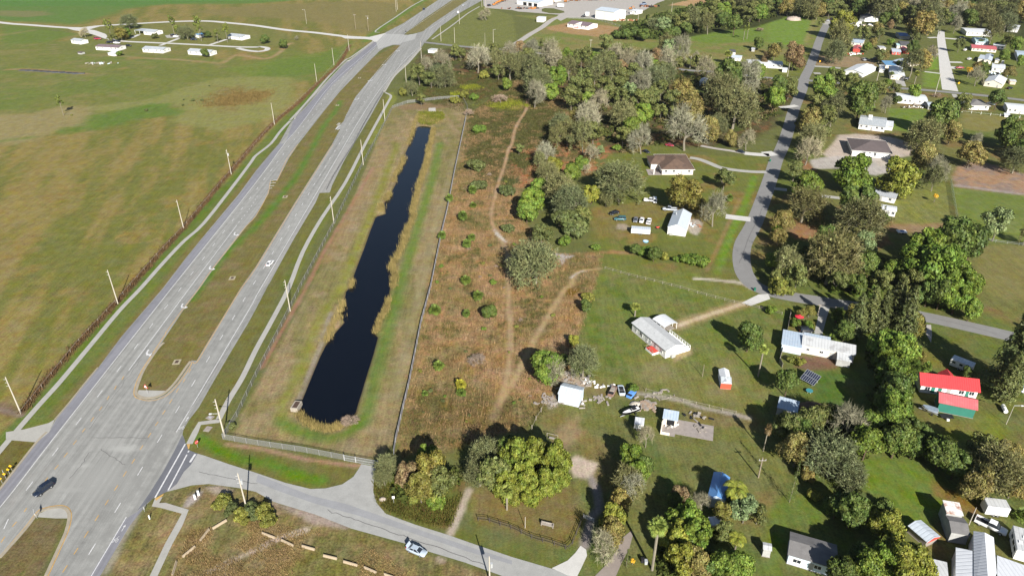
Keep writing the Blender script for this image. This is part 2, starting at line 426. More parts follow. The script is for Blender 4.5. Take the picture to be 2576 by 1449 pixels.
# --- scrub east of the pond
SCRUB = D('1180,290 1300,200 1420,270 1470,330 1500,420 1420,460 1310,470 1300,540 1400,640 1520,635 1500,720 1460,840 1440,960 1420,1000 1330,1075 1215,1110 1010,1150 1000,1100 1050,880 1100,640 1150,440')
paint(SCRUB, (164, 132, 90), 1.5, 1.2, tex=1.0)
mottle(SCRUB, (178, 144, 106), N4, .56, .68, .85, tex=1.1); mottle(SCRUB, (128, 118, 72), N1, .5, .62, .7, tex=1.1); mottle(SCRUB, (128, 112, 70), N4, .42, .32, .85, tex=1.1); mottle(SCRUB, (104, 106, 58), N1, .4, .3, .7, tex=1.0)
paint(D('1185,290 1310,200 1430,290 1460,350 1400,430 1310,470 1250,470 1160,440'), (104, 97, 60), 8, 5, .9, tex=1.1)
mottle(D('1185,290 1310,200 1430,290 1460,350 1400,430 1310,470 1250,470 1160,440'), (84, 92, 48), N4, .5, .38, .9, tex=1.1); mottle(D('1185,290 1310,200 1430,290 1460,350 1400,430 1310,470 1250,470 1160,440'), (146, 118, 80), N4, .58, .7, .8, tex=1.1)
mottle(D('1280,380 1520,330 1560,400 1480,440 1300,470'), (176, 116, 80), N4, .5, .6, .9)
paint(C(1, 2, '1560,1090 2300,1080 2560,1180 2500,1449 1450,1449'), (98, 92, 48), 4, 3, .75, tex=1.1)
# woodland floor
WOOD = D('1010,230 1060,130 1150,120 1290,125 1500,140 1700,120 1730,160 1810,190 1960,200 2000,240 1950,320 1860,370 1700,370 1560,400 1480,330 1420,270 1300,200 1200,220 1100,250')
paint(WOOD, (92, 86, 56), 4, 3, tex=1.0); mottle(WOOD, (128, 92, 62), N4, .52, .64, .7); mottle(WOOD, (84, 100, 44), N1, .5, .66, .8)
paint(D('1010,225 1060,170 1200,190 1290,220 1200,255 1090,262 1000,240'), (96, 102, 52), 3, 3, .9, tex=1.0)
mottle(D('1010,225 1060,170 1200,190 1290,220 1200,255 1090,262 1000,240'), (120, 96, 62), N4, .5, .62, .8, tex=1.0)
paint(C(1, 0, '2400,1000 2576,990 2700,1050 2640,1120 2420,1110 2380,1060'), (148, 150, 52), 1.5, 1.5, .9); paint(C(1, 0, '2080,860 2230,850 2250,900 2100,910'), (150, 156, 60), 1.2, 1, .9)
paint(C(1, 0, '1600,680 1760,720 1800,800 1700,900 1560,960 1480,860'), (96, 116, 50), 3, 2, .7)
# tracks through the scrub
stroke(C(2, 0, '160,1000 140,1110 60,1240 20,1340 0,1449')+C(1, 1, '2540,60 2500,220 2440,390 2410,520 2380,640 2370,760 2400,860'), 1.8, (134, 112, 78), 1, .5, .5)
stroke(C(1, 1, '2400,860 2460,960 2530,1100')+C(1, 2, '2540,60 2560,400 2540,800 2470,1080 2380,1320'), 2.4, (140, 120, 84), 1.2, .5, .5)
stroke(C(2, 1, '930,1250 720,1275 640,1310 580,1449')+C(2, 2, '540,0 380,260 260,460 160,640 60,860 0,960')+C(1, 2, '2520,1040 2440,1200 2390,1330'), 3.0, (146, 126, 88), 1.2, .5, .7)
for off in (-1, 1):
    q = C(2, 0, '160,1000 140,1110 60,1240 20,1340 0,1449')+C(1, 1, '2540,60 2500,220 2440,390')+C(1, 1, '2410,520 2380,640 2370,760 2400,860')
    stroke([(x+off*1.6, y) for x, y in q], .9, (190, 158, 122), .5, .15, .9)
    q = C(1, 1, '2400,860 2460,960 2530,1100')+C(1, 2, '2540,60 2560,400 2540,800 2470,1080 2380,1320')
    stroke([(x+off*2.2, y) for x, y in q], 1.1, (182, 156, 118), .6, .2, .9)
    q = C(2, 1, '930,1250 720,1275 640,1310 580,1449')+C(2, 2, '540,0 380,260 260,460 160,640 60,860 0,960')+C(1, 2, '2520,1040 2440,1200 2390,1330')
    stroke([(x+off*2.0, y) for x, y in q], 1.3, (182, 156, 114), .6, .2, .92)
paint(C(1, 1, '2390,860 2440,900 2500,960 2560,1000 2490,975 2420,920'), (214, 206, 196), .3, .25)
paint(C(2, 1, '380,1100 480,1105 640,1120 560,1160 500,1220 470,1170'), (196, 190, 186), .6, .5, .9)
stroke(C(2, 1, '590,1350 650,1305 720,1275 740,1275'), .8, (196, 186, 172), .4, .2)
paint(C(2, 2, '560,0 700,0 660,40 600,90 540,70'), (128, 100, 40), .8, .6)
paint(D('1010,1150 1030,1060 1200,1010 1330,1040 1320,1085 1220,1115'), (126, 108, 68), 5, 3, .6, tex=1.1)
# --- lawns of the houses
LAWN = D('1500,700 1530,660 1850,700 1900,745 2060,780 1985,800 1965,930 1940,1050 1700,1010 1620,990 1560,985 1440,980 1440,890 1470,800')
paint(LAWN, (119, 127, 64), 1, .5, tex=.7); mottle(LAWN, (132, 128, 74), N1, .5, .66, .8); mottle(LAWN, (100, 122, 50), N5, .5, .62, .6); mottle(LAWN, (138, 128, 82), N4, .56, .7, .5)
stroke(D('1440,960 1520,985 1600,990'), 5, (144, 128, 84), 2, 1, .7)
paint(C(2, 2, '1330,830 1450,750 1620,790 1640,900 1500,960 1320,900'), (146, 138, 94), 2, 1.5, .8); paint(C(2, 2, '2000,760 2080,680 2240,760 2280,1000 2210,1080 2000,1060'), (146, 136, 88), 2, 1.2, .6)
stroke(C(2, 2, '1655,385 1740,350 1840,318 2000,262 2200,196 2340,150'), 5.0, (176, 152, 112), 1.6, .8, .8)
for o_ in (-1, 1): stroke([(x, y+o_*1.9) for x, y in C(2, 2, '1670,378 1800,333 2000,262 2200,200 2340,148')], 1.1, (212, 192, 160), .5, .2, .95)
paint(C(2, 2, '1620,690 1800,640 1820,670 1640,740'), (180, 160, 124), .8, .5, .8)
LAWN2 = D('1330,1075 1400,990 1500,1000 1660,1010 1930,1055 2000,1100 1990,1200 1950,1449 1400,1449 1340,1300 1180,1310 1180,1240 1420,1200 1440,1100')
paint(LAWN2, (120, 122, 68), 1.5, 1, tex=.7); mottle(LAWN2, (136, 120, 76), N1, .52, .66, .75); mottle(LAWN2, (98, 116, 54), N5, .5, .64, .7)
paint(D('1180,1235 1440,1210 1480,1290 1470,1340 1400,1375 1200,1310 1185,1280'), (134, 117, 72), 2, 1.5, .85)
paint(D('1400,1090 1450,1045 1460,1090 1420,1140 1380,1130'), (164, 140, 104), 2, 1.5, .8)
paint(C(2, 3, '570,300 640,240 760,290 850,320 800,480 620,450'), (206, 188, 170), .7, .6)
for off in (-1, 1):
    q = C(2, 3, '800,470 850,600 870,760 800,860 760,1000 730,1150')
    stroke([(x+off*2.5, y) for x, y in q], 1.6, (160, 150, 148), .8, .4, .8)
LAWN3 = D('1480,620 1490,460 1530,390 1660,360 1740,390 1930,395 1925,430 1900,520 1855,640 1860,700 1530,660')
paint(LAWN3, (116, 122, 58), 1.5, .8); mottle(LAWN3, (142, 120, 70), N1, .5, .64, .8)
paint(D('1485,560 1500,520 1640,505 1700,530 1660,560 1560,600 1500,600'), (144, 122, 76), 2, 1.5, .55)
stroke(C(2, 1, '2440,330 2330,640 2220,860 2110,1160 2060,1300'), 3.0, (116, 146, 50), 1.2, .5, .9)
stroke(C(2, 1, '2290,560 2120,930 1960,1280'), 1.6, (158, 132, 86), .8, .4, .8)
paint(D('1500,640 1530,655 1700,690 1840,705 1900,740 1990,760 1990,790 1700,720 1510,680'), (122, 128, 62), 1.5, .8, .8)
stroke(C(2, 1, '900,1090 1200,1100 1000,1080'), 2, (176, 132, 92), 1, .5, .8)
stroke(C(2, 1, '1840,1355 2000,1365 2150,1380 2300,1400 2400,1449'), 1.8, (216, 206, 190), .6, .5)
paint(C(2, 1, '1800,760 1880,760 1915,800 1900,860 1860,920 1800,900 1760,860'), (190, 180, 168), .8, .5, .85)
paint(C(2, 1, '1060,800 1140,800 1200,850 1120,870 1050,850'), (176, 162, 146), .6, .5, .8)
paint(C(2, 1, '1900,1120 2576,1449 2200,1449 1700,1250'), (130, 116, 68), 2, 1.5, .3)
# east side, wooded yards
EAST = D('1985,280 2080,200 2700,230 2900,500 2900,1000 2700,1449 2000,1449 1990,1150 1970,960 1990,800 2130,790 2010,740 1900,690 1880,640 1930,530 1970,400')
paint(EAST, (121, 121, 68), 2, 1, tex=.7); mottle(EAST, (142, 114, 74), N1, .5, .64, .75); mottle(EAST, (102, 118, 54), N3, .5, .62, .7)
paint(C(3, 0, '660,1430 720,1360 880,1350 1220,1380 1500,1449 1480,1560 1200,1620 700,1640 560,1560'), (204, 188, 174), 1.5, .8)
paint(C(3, 1, '430,160 700,120 1230,150 1230,290 1080,320 700,250 450,250'), (200, 192, 186), 1.2, .8, .9); paint(C(3, 1, '1060,160 1180,150 1220,200 1120,230'), (208, 196, 180), .8, .5, .8)
paint(C(3, 1, '360,140 450,240 500,280 380,280 330,200'), (158, 120, 86), 1.2, .8)
paint(C(3, 1, '1850,330 1900,230 2120,170 2300,220 2576,300 2900,400 2900,560 2576,520 2200,470 1900,430'), (176, 142, 112), 1.5, 1.2); mottle(C(3, 1, '1850,330 1900,230 2120,170 2300,220 2576,300 2900,400 2900,560 2576,520 2200,470 1900,430'), (150, 134, 126), N4, .5, .62, .8)
stroke(C(3, 1, '1900,420 2200,460 2576,510 2900,560'), 2.5, (176, 166, 162), 1, .6, .8)
paint(C(3, 1, '1850,440 2576,520 2900,570 2900,980 2200,990 1920,760'), (118, 132, 64), 1.2, .6); mottle(C(3, 1, '1850,440 2576,520 2900,570 2900,980 2200,990 1920,760'), (132, 142, 74), N3, .5, .6, .6)
paint(C(3, 1, '2060,1060 2300,1000 2900,1060 2900,1600 2300,1550 2080,1300'), (136, 130, 78), 2, 1.2, .9)
paint(C(3, 1, '1240,600 1350,400 1820,400 1840,770 1600,840 1280,800'), (134, 136, 72), 2, 1.2, .85, tex=.8)
paint(C(3, 1, '1240,810 1840,790 1700,880 1500,900 1200,880'), (160, 132, 100), 1.5, 1, .8)
paint(C(3, 1, '220,880 300,800 480,820 530,930 420,990 260,960'), (160, 122, 86), 1.5, 1)
paint(C(3, 1, '960,880 1200,900 1240,1000 1100,1060 900,960'), (158, 118, 80), 1.5, 1, .8)
for a in ('1120,800 1180,780',): pass
paint(C(3, 0, '1560,720 1740,730 1740,890 1560,880'), (122, 144, 58), 1, .6); paint(C(3, 0, '1590,560 1710,560 1720,700 1590,710'), (124, 152, 56), 1, .6)
paint(C(3, 0, '1760,320 2000,300 2300,330 2576,380 2576,1000 2300,960 1920,920 1840,620'), (118, 128, 62), 1.5, 1, .9)
paint(C(3, 0, '450,560 900,570 1100,620 1080,700 480,660'), (166, 142, 112), 1.2, .8, .85)
paint(C(3, 0, '1940,1130 2600,1190 2600,1260 2200,1330 1960,1300'), (138, 132, 76), 1.5, 1)
paint(C(3, 0, '1200,1090 1600,1100 1640,1250 1440,1330 1240,1300'), (118, 138, 58), 1.5, 1)
# far lawn strip and yard surroundings
FARL = D('1290,40 1420,40 1560,60 1700,20 1800,-10 1900,-20 1990,40 2060,40 2080,60 2040,130 2010,170 1960,200 1810,185 1730,160 1700,115 1500,138 1290,122 1310,95 1380,55')
paint(FARL, (126, 134, 68), 2.5, 2); mottle(FARL, (146, 132, 84), N1, .5, .64, .7)
paint(C(2, 0, '330,280 560,230 830,250 1170,285 1130,320 900,375 600,350 360,300'), (178, 144, 102), 2.5, 1.5, .95)
paint(C(2, 0, '1560,60 1700,20 2000,-30 2300,-60 2200,20 1880,80 1700,60'), (190, 156, 114), 2, 1.5)
paint(C(2, 0, '1640,300 1900,310 2150,290 2576,180 2576,420 2000,440 1700,400'), (112, 140, 54), 3, 2, .75)
paint(C(3, 0, '0,190 200,150 380,170 440,230 370,420 330,470 200,460 0,430'), (120, 148, 60), 3, 2, .9)
stroke(C(3, 0, '460,210 420,320 380,420'), 2.5, (160, 148, 96), 1.5, .6, .8)
paint(C(3, 0, '0,600 300,620 380,640 330,760 0,780'), (122, 128, 60), 2, 1)
FOREST = D('1545,98 1640,60 1760,40 1900,10 2000,-30 2100,-90 2800,-90 2900,300 2500,60 2360,66 2180,40 2060,38 1990,40 1900,70 1800,82 1700,100')
paint(FOREST, (70, 76, 40), 3, 2, tex=.8)
# --- corner south-west and frontage of the side road
CORNER = D('380,1270 400,1245 480,1225 530,1220 640,1240 790,1300 1060,1390 1240,1445 1400,1500 1400,1700 200,1700 290,1420')
paint(CORNER, (142, 126, 84), 1, .4, tex=.9); mottle(CORNER, (112, 112, 62), N4, .48, .36, .75, tex=1.0); mottle(CORNER, (164, 140, 104), N4, .54, .66, .7, tex=.9); mottle(CORNER, (122, 118, 58), N1, .5, .62, .6, tex=1)
stroke(C(1, 3, '-40,1200 60,1150 250,1060 500,985'), 1.5, (206, 188, 170), .5, .4, .95)
stroke(C(0, 3, '2100,1400 2300,1300 2576,1190'), 1.3, (196, 178, 156), .6, .4, .85)
paint(C(1, 3, '150,700 330,740 700,840 950,950 900,980 600,930 330,800'), (178, 160, 150), .8, .6, .9); paint(C(1, 3, '1820,1250 1900,1260 1910,1320 1830,1320'), (190, 168, 150), .5, .4)
paint(C(0, 3, '1830,760 1880,660 1990,590 2040,600 2000,680 1900,760'), (184, 172, 168), .6, .4, .9)
paint(C(0, 3, '2080,560 2200,540 2330,590 2300,620 2150,620'), (186, 170, 160), .8, .5, .8)
stroke(C(0, 3, '1420,720 1330,900 1200,1130 1060,1400'), 1.8, (176, 166, 154), 1, .6, .75)
FRONT = D('475,1134 520,1100 560,1105 640,1118 780,1150 900,1165 905,1175 888,1200 860,1217 780,1230 640,1190')
paint(FRONT, (120, 116, 62), .8, .4); stroke(C(0, 3, '2010,60 2150,150 2400,260 2576,300')+C(1, 3, '120,310 400,420 650,480'), 3.2, (96, 132, 34), 1.5, 1, .9)
stroke(C(0, 3, '2280,120 2576,160')+C(1, 3, '200,200 500,270 850,320 1040,340'), 1.2, (176, 140, 116), .6, .3, .9)
paint(C(1, 3, '1190,330 1240,300 1400,380 2100,500 2080,700 2000,860 1950,1000 1700,930 1340,830 1220,700'), (134, 106, 66), 1.5, 1, tex=.9)
mottle(C(1, 3, '1190,330 1240,300 1400,380 2100,500 2080,700 2000,860 1950,1000 1700,930 1340,830 1220,700'), (100, 112, 44), N4, .48, .36, .9)
stroke(C(1, 3, '1350,860 1600,960 1900,1060')+C(2, 3, '-300,1130 0,1190 380,1320'), 5, (112, 118, 56), 2, .6, .8)
stroke(C(1, 3, '2140,590 2080,740 2010,900 1950,1030'), 1.8, (190, 176, 160), .6, .3)
paint(C(2, 3, '230,840 700,860 660,1180 380,1060 260,960'), (122, 108, 62), 2, 1, .3)
paint(C(0, 3, '360,870 640,880 600,1050 400,1449 -40,1500 0,1260 300,920'), (124, 110, 74), .8, .3, tex=.7)
mottle(C(0, 3, '360,870 640,880 600,1050 400,1449 -40,1500 0,1260 300,920'), (92, 112, 40), N4, .55, .66, .9)
paint(C(0, 3, '100,90 370,100 300,200 0,580 -60,640 -60,260'), (116, 108, 56), .8, .3)
# house yards at the lower right
paint(C(3, 3, '-10,820 200,600 600,760 500,920 220,920 160,1300 150,1449 -60,1449'), (108, 128, 48), 1.5, 1, .8)
paint(C(3, 3, '900,260 1450,250 1700,500 2000,700 1900,830 1700,830 1400,1000 1280,800 950,560'), (112, 132, 50), 2, 1.5, .9)
paint(C(3, 3, '1650,480 1900,600 2150,770 2070,870 1850,720 1650,640'), (140, 108, 60), 1.5, 1, .8)
paint(C(3, 3, '1700,-60 2350,-200 2450,260 2380,300 2100,120 1800,40'), (126, 134, 56), 2, 1, .8)
paint(C(3, 2, '300,680 680,700 700,800 440,830 260,800'), (128, 100, 80), 1, .6); paint(C(3, 2, '480,830 860,880 720,980 860,1250 640,1290 470,1100'), (88, 116, 46), 1.5, 1, .9)
paint(C(3, 2, '1560,590 1800,800 1840,830 1560,820'), (128, 122, 58), 1.2, .8, .8); paint(C(3, 2, '1480,1080 1560,1140 1700,1300 2060,1340 2100,1449 1500,1449'), (132, 122, 64), 1.5, 1, .7)
stroke(C(2, 2, '1270,1060 1420,1080 1700,1130 1900,1200 2200,1260 2380,1310'), 1.6, (190, 180, 170), .8, .6, .85)
paint(C(2, 2, '500,880 620,860 760,950 740,1000 620,990 500,960'), (196, 176, 158), .8, .5, .85); paint(C(2, 2, '340,1130 420,1060 460,1100 460,1190 380,1210'), (186, 174, 164), .8, .5, .9)
paint(C(2, 2, '1640,600 1810,610 1780,670 1640,700'), (176, 156, 110), .7, .4, .8)
# --- water level: banks fall to the pond
POND_D = (C(1, 0, '1575,1300 1650,1262 1700,1262 1762,1275 1755,1360 1735,1449')+C(1, 1, '1722,10 1690,200 1615,400 1572,560 1545,650 1556,720 1485,870 1448,1000 1385,1130 1332,1210 1362,1300 1345,1440')
          + C(1, 2, '1335,60 1325,180 1215,330 1185,440 1225,480 1180,650 1110,870 1060,1040 1030,1130 1000,1240 900,1310 810,1372 720,1392 640,1370 520,1310 445,1240 462,1110 560,870 640,680 700,560 800,430 890,330 835,240 880,150 905,20')
          + C(1, 1, '935,1440 968,1350 1012,1230 1082,1050 1150,860 1205,722 1305,690 1290,585 1350,500 1402,400 1420,330 1405,260 1452,230 1482,130 1528,30')+C(1, 0, '1548,1430'))
POND = GP(POND_D)
idx = region(POND, 8)
sd = seg_dist(GX[idx], GY[idx], POND, True); sd = np.where(inside(GX[idx], GY[idx], POND), -sd, sd)
ZG[idx] = -np.clip((4.0-sd)/8.0, 0, 1)**1.3*1.7
WATER_Z = -1.7*(.5**1.3)
put(idx, np.clip((1.0-sd)/1.2, 0, 1), P(90, 78, 58), .4)
put(idx, np.clip((-.6-sd)/1.0, 0, 1), P(30, 28, 26), .3)
# --- the sheet
qi = np.arange((NX-1)*(NY-1)); r_, c_ = qi//(NX-1), qi % (NX-1); i0 = r_*NX+c_
F = np.stack([i0, i0+1, i0+NX+1, i0+NX], 1)
def ground_material():
    q = NT('grass and soil'); p = q.pos()
    at = q.n('ShaderNodeAttribute', attribute_name='cover')
    a = at.outputs['Alpha']
    f1 = q.rng(q.noise(p, 1.7, 5, .7), -1, 1, .3, .7)
    f2 = q.rng(q.noise(p, .28, 4, .6), -1, 1, .3, .7)
    f3 = q.rng(q.noise(q.mapping(p, (1.1, .09, 1)), 1.0, 3, .6), -1, 1, .3, .7)
    f4 = q.rng(q.noise(p, .055, 3, .6), -1, 1, .3, .7)
    t = q.math('ADD', q.math('MULTIPLY', f1, .52), q.math('MULTIPLY', f2, .26))
    t = q.math('ADD', t, q.math('MULTIPLY', f3, .24)); t = q.math('ADD', t, q.math('MULTIPLY', f4, .1))
    f = q.math('ADD', q.math('MULTIPLY', t, a), 1.0)
    c = q.scale(at.outputs['Color'], q.math('MAXIMUM', f, .3))
    hs = q.n('ShaderNodeHueSaturation'); q.l(c, hs.inputs['Color'])
    q.l(q.rng(q.noise(p, .6, 4), .472, .528, .3, .7), hs.inputs['Hue'])
    q.l(q.rng(q.noise(p, .17, 4), .85, 1.12, .3, .7), hs.inputs['Saturation'])
    q.l(hs.outputs[0], q.b.inputs['Base Color']); q.b.inputs['Roughness'].default_value = .95; q.b.inputs['Specular IOR Level'].default_value = .1
    bn = q.n('ShaderNodeBump', i_Strength=.5, i_Distance=.25); q.l(q.noise(p, 2.2, 4, .7), bn.inputs['Height']); q.l(bn.outputs[0], q.b.inputs['Normal'])
    return q.m
GMAT = ground_material()
gme = np_mesh('ground', np.stack([GX, GY, ZG], 1), F, GMAT, smooth=True)
ca = gme.color_attributes.new('cover', 'FLOAT_COLOR', 'POINT')
ca.data.foreach_set('color', cover.astype(np.float32).ravel())
struct(link(bpy.data.objects.new('ground', gme)))
# pond water
def water_material():
    q = NT('dark water'); q.b.inputs['Base Color'].default_value = (.0022, .0035, .007, 1)
    q.b.inputs['Roughness'].default_value = .06; q.b.inputs['IOR'].default_value = 1.33; q.b.inputs['Specular IOR Level'].default_value = .5
    bn = q.n('ShaderNodeBump', i_Strength=.25, i_Distance=.06); q.l(q.noise(q.pos(), .9, 3), bn.inputs['Height']); q.l(bn.outputs[0], q.b.inputs['Normal'])
    return q.m
px0 = [p for p in POND]
cxp = sum((p for p in POND), Vector())/len(POND)
b = MB()
n = len(POND); ring = []
outw = []
for i, p in enumerate(POND):
    d = (POND[(i+1) % n]-POND[i-1]).normalized(); nn = Vector((d.y, -d.x, 0))
    outw.append(p+nn*1.5)
# make sure the rim goes outward
if abs(sum(outw[i].x*outw[(i+1) % n].y-outw[(i+1) % n].x*outw[i].y for i in range(n))) < abs(sum(POND[i].x*POND[(i+1) % n].y-POND[(i+1) % n].x*POND[i].y for i in range(n))):
    outw = [p*2-q_ for p, q_ in zip(POND, outw)]
sheet('pond_water', POND, [], WATER_Z, water_material())
# ================================================================== roads
def P1_(x, y): return C(0, 3, f'{x},{y}')[0]
def pave_material(name, col, lanes=True, amp=.1, stain=None):
    q = NT(name); p = q.pos()
    f = q.math('ADD', 1.0, q.math('MULTIPLY', q.rng(q.noise(p, .35, 5, .65), -1, 1, .3, .7), amp*.8))
    f = q.math('ADD', f, q.math('MULTIPLY', q.rng(q.noise(p, 4.5, 2), -1, 1, .3, .7), amp*.5))
    if lanes:
        s = q.noise(q.mapping(p, (.85, .012, 1)), 1.0, 4, .6); f = q.math('ADD', f, q.math('MULTIPLY', q.rng(s, -1, 1, .32, .68), amp*1.15))
    c = q.scale(col, f)
    st = q.rng(q.noise(q.mapping(p, (1, .5, 1)), .13, 5, .65), 0, .35, .56, .72)
    c = q.mix(st, c, tuple(k*1.16 for k in col))
    st2 = q.rng(q.noise(q.mapping(p, (1, .35, 1)), .1, 4, .7), 0, .22, .58, .7)
    c = q.mix(st2, c, (col[0]*1.02, col[1]*.86, col[2]*.84))
    for sx, sy, rx, ry, sc_, st_ in stain or ():      # dusty turning marks on the crossing
        o = G(*P1_(sx, sy)); mp = q.n('ShaderNodeMapping'); mp.inputs['Location'].default_value = (-o.x/rx, -o.y/ry, 0); mp.inputs['Scale'].default_value = (1/rx, 1/ry, 0); q.l(p, mp.inputs['Vector'])
        ln = q.n('ShaderNodeVectorMath', operation='LENGTH'); q.l(mp.outputs[0], ln.inputs[0])
        d = q.math('ADD', ln.outputs['Value'], q.rng(q.noise(p, .35, 4, .65), -.7, .7, .3, .7))
        c = q.mix(q.rng(d, st_, 0, .3, 1.25), c, tuple(k*sc_ for k in col))
    q.l(c, q.b.inputs['Base Color']); q.b.inputs['Roughness'].default_value = .9; q.b.inputs['Specular IOR Level'].default_value = .2
    return q.m
M_ASPH = pave_material('worn grey asphalt', P(166, 166, 163), amp=.17, stain=((1280, 165, 5, 1.6, 1.4, .85), (1120, 110, 3.5, 2.5, 1.25, .6), (840, 340, 1.6, 1.0, 1.45, .8), (700, 580, 3, 1, 1.3, .6), (980, 470, 9, 7, 1.12, .7), (1560, 260, 2.5, 9, .82, .5), (1450, 620, 1.6, 12, .86, .5), (1000, 1250, 2, 9, .86, .5)))
M_SHOULD = pave_material('bluish shoulder asphalt', P(150, 150, 158), amp=.12)
M_DARK = pave_material('newer dark asphalt', P(124, 126, 134), amp=.12)
M_SIDE = pave_material('pale side road asphalt', P(184, 184, 182), lanes=False, amp=.14)
M_RES = pave_material('street asphalt', P(152, 151, 150), lanes=False, amp=.1)
M_SAND = pave_material('white shell road', P(226, 224, 220), lanes=False, amp=.1)
M_GRAV = pave_material('grey gravel', P(196, 190, 184), lanes=False, amp=.14)
M_CONC = pave_material('pale concrete', P(192, 190, 184), lanes=False, amp=.12)
M_WHITE = mat('white road paint', P(226, 226, 228, .7), .7, .25, 1.6)
M_YELL = mat('yellow road paint', P(214, 172, 104, .68), .7, .2, .8)
M_KERB = mat('kerb concrete', P(182, 172, 154), .9, .14, .6)
Z0, Z1, Z2, Z3 = .03, .045, .06, .075
LA = D('-150,1378 0,1232 92,1112 122,1087 140,1055 170,1019 247,925 307,845 410,725 467,650 502,607 600,490 644,430 684,382 702,362 733,306 770,268 833,196 873,154 887,147 940,106 952,101 961,87 1014,60 1104,0 1185,-52')
RB = D('250,1449 297,1372 325,1325 342,1295 370,1267 400,1240 420,1190 440,1160 462,1125 466,1110 459,1092 462,1080 475,1057 500,1025 540,955 575,895 625,812 644,777 676,715 739,602 794,510 804,486 829,485 834,467 861,412 891,362 894,357 931,295 966,232 991,192 1026,160 1059,122 1068,108 1079,97 1109,67 1159,32 1204,7 1216,0 1304,-52')
MED_R = D('375,1005 395,1002 420,990 445,965 475,922 482,907 495,907 532,845 605,725 644,670 744,507 836,362 856,325 843,327 864,306 870,292 894,245 931,200 969,160 1000,123 1007,115')
MED_L = D('989,114 966,122 954,130 909,175 856,230 819,275 751,362 727,398 698,455 683,453 676,487 644,545 620,570 540,672 503,725 464,776 400,872 382,897 360,930 347,960 339,985 342,997 360,1003.5')
UP_MED = D('1017,88 1027,89 1041,86 1064,80 1089,60 1179,0 1255,-50 1212,-50 1139,0 1069,47 1034,74 1019,85')
LOW_MED = C(0, 3, '-600,1935 0,1245 250,965 380,800 470,760 560,743 620,740 670,755 700,785 714,830 708,900 690,970 660,1050 480,1445 250,1910')
hwy_out = GP(LA)+[Vector((p.x, p.y, 0)) for p in GP(RB)][::-1]
low_out = [G(250, 1449)+Vector((-14, -26, 0)), G(-150, 1378)+Vector((-6, -34, 0))]
# extend the paved outline beyond the frame
hwy_out = GP(LA)+GP(RB)[::-1]
hwy_out = [GP(LA)[0]+Vector((0, -40, 0))]+GP(LA)+GP(RB)[::-1]+[GP(RB)[0]+Vector((0, -52, 0))]
low_med = GP(LOW_MED)
main_med = GP(MED_R)+GP(MED_L); upper_med = GP(UP_MED)
low_med = low_med[1:-1]
low_med = [low_med[0]+Vector((1.2, -14, 0))]+low_med+[low_med[-1]+Vector((1.2, -8, 0))]
sheet('highway', hwy_out, [main_med, upper_med, low_med], Z0, M_ASPH)
def poly_sheet(name, pts, z, m): return sheet(name, GP(pts), [], z, m)
# outer shoulder of the west carriageway and other tone changes
lw = spline(GP(D('-160,1440 0,1276 147,1087 432,725 644,460 716,362')), 4)
def offset_band(name, edge, line, z, m):
    return sheet(name, edge+line[::-1], [], z, m)
offset_band('shoulder', GP(D('-140,1369 2,1232 94,1112 124,1087 142,1055 172,1019 249,925 309,845 412,725 469,650 504,607 602,490 646,430 704,362')),
            GP(D('-150,1438 -2,1276 144.5,1087 430,725 642,460 714,362')), Z0+.006, M_SHOULD)
offset_band('shoulder', GP(D('719,359 838,213 920,141 958,108')), GP(D('738,304 772,268 835,197 875,155 889,148 940,107')), Z0+.006, M_SHOULD)
poly_sheet('shoulder', C(0, 3, '905,1446 1255,880 1380,800 1480,722 1290,960 1180,1150 1010,1443'), Z0+.006, M_SHOULD)
poly_sheet('shoulder', C(1, 1, '55,1449 905,0 980,0 870,205 765,420 745,485 640,488 600,585 380,955 135,1405')+[], Z0+.006, pave_material('shoulder chip seal', P(172, 171, 168), amp=.12))
# side road mouth and side road
sr_top = D('466,1125 480,1136 515,1146 575,1167 644,1189 719,1214.5 781,1229.5 819,1228 861,1218 889,1199 903,1178 909,1167 948,1174 941,1207 939,1237 949,1267 971,1292 1044,1319 1124,1344 1204,1372 1288,1400.5 1385,1429 1450,1449 1600,1494')
sr_bot = D('385,1246 415,1238 450,1229 482,1220.5 525,1217 600,1227 644,1237 689,1262 794,1294 884,1329 1019,1366.5 1069,1384 1169,1414 1244,1441 1288,1457 1450,1512')
sheet('side_road', GP(sr_top)+GP(sr_bot)[::-1], [], Z0+.012, M_SIDE)
poly_sheet('side_road_mouth', C(0, 3, '1835,25 1868,110 1900,180 1990,215 1920,330 1850,400 1780,520 1690,592 1540,668 1380,790 1500,620 1640,400 1760,180'), Z0+.018, M_DARK)
poly_sheet('side_road_wear', C(1, 3, '20,430 300,540 560,640 900,720 1250,840 1700,1000 2200,1170 2576,1290 2576,1330 2100,1190 1500,990 1000,830 600,720 250,600 0,500'), Z0+.018, pave_material('side road wheel path', P(170, 171, 175), lanes=False, amp=.1))
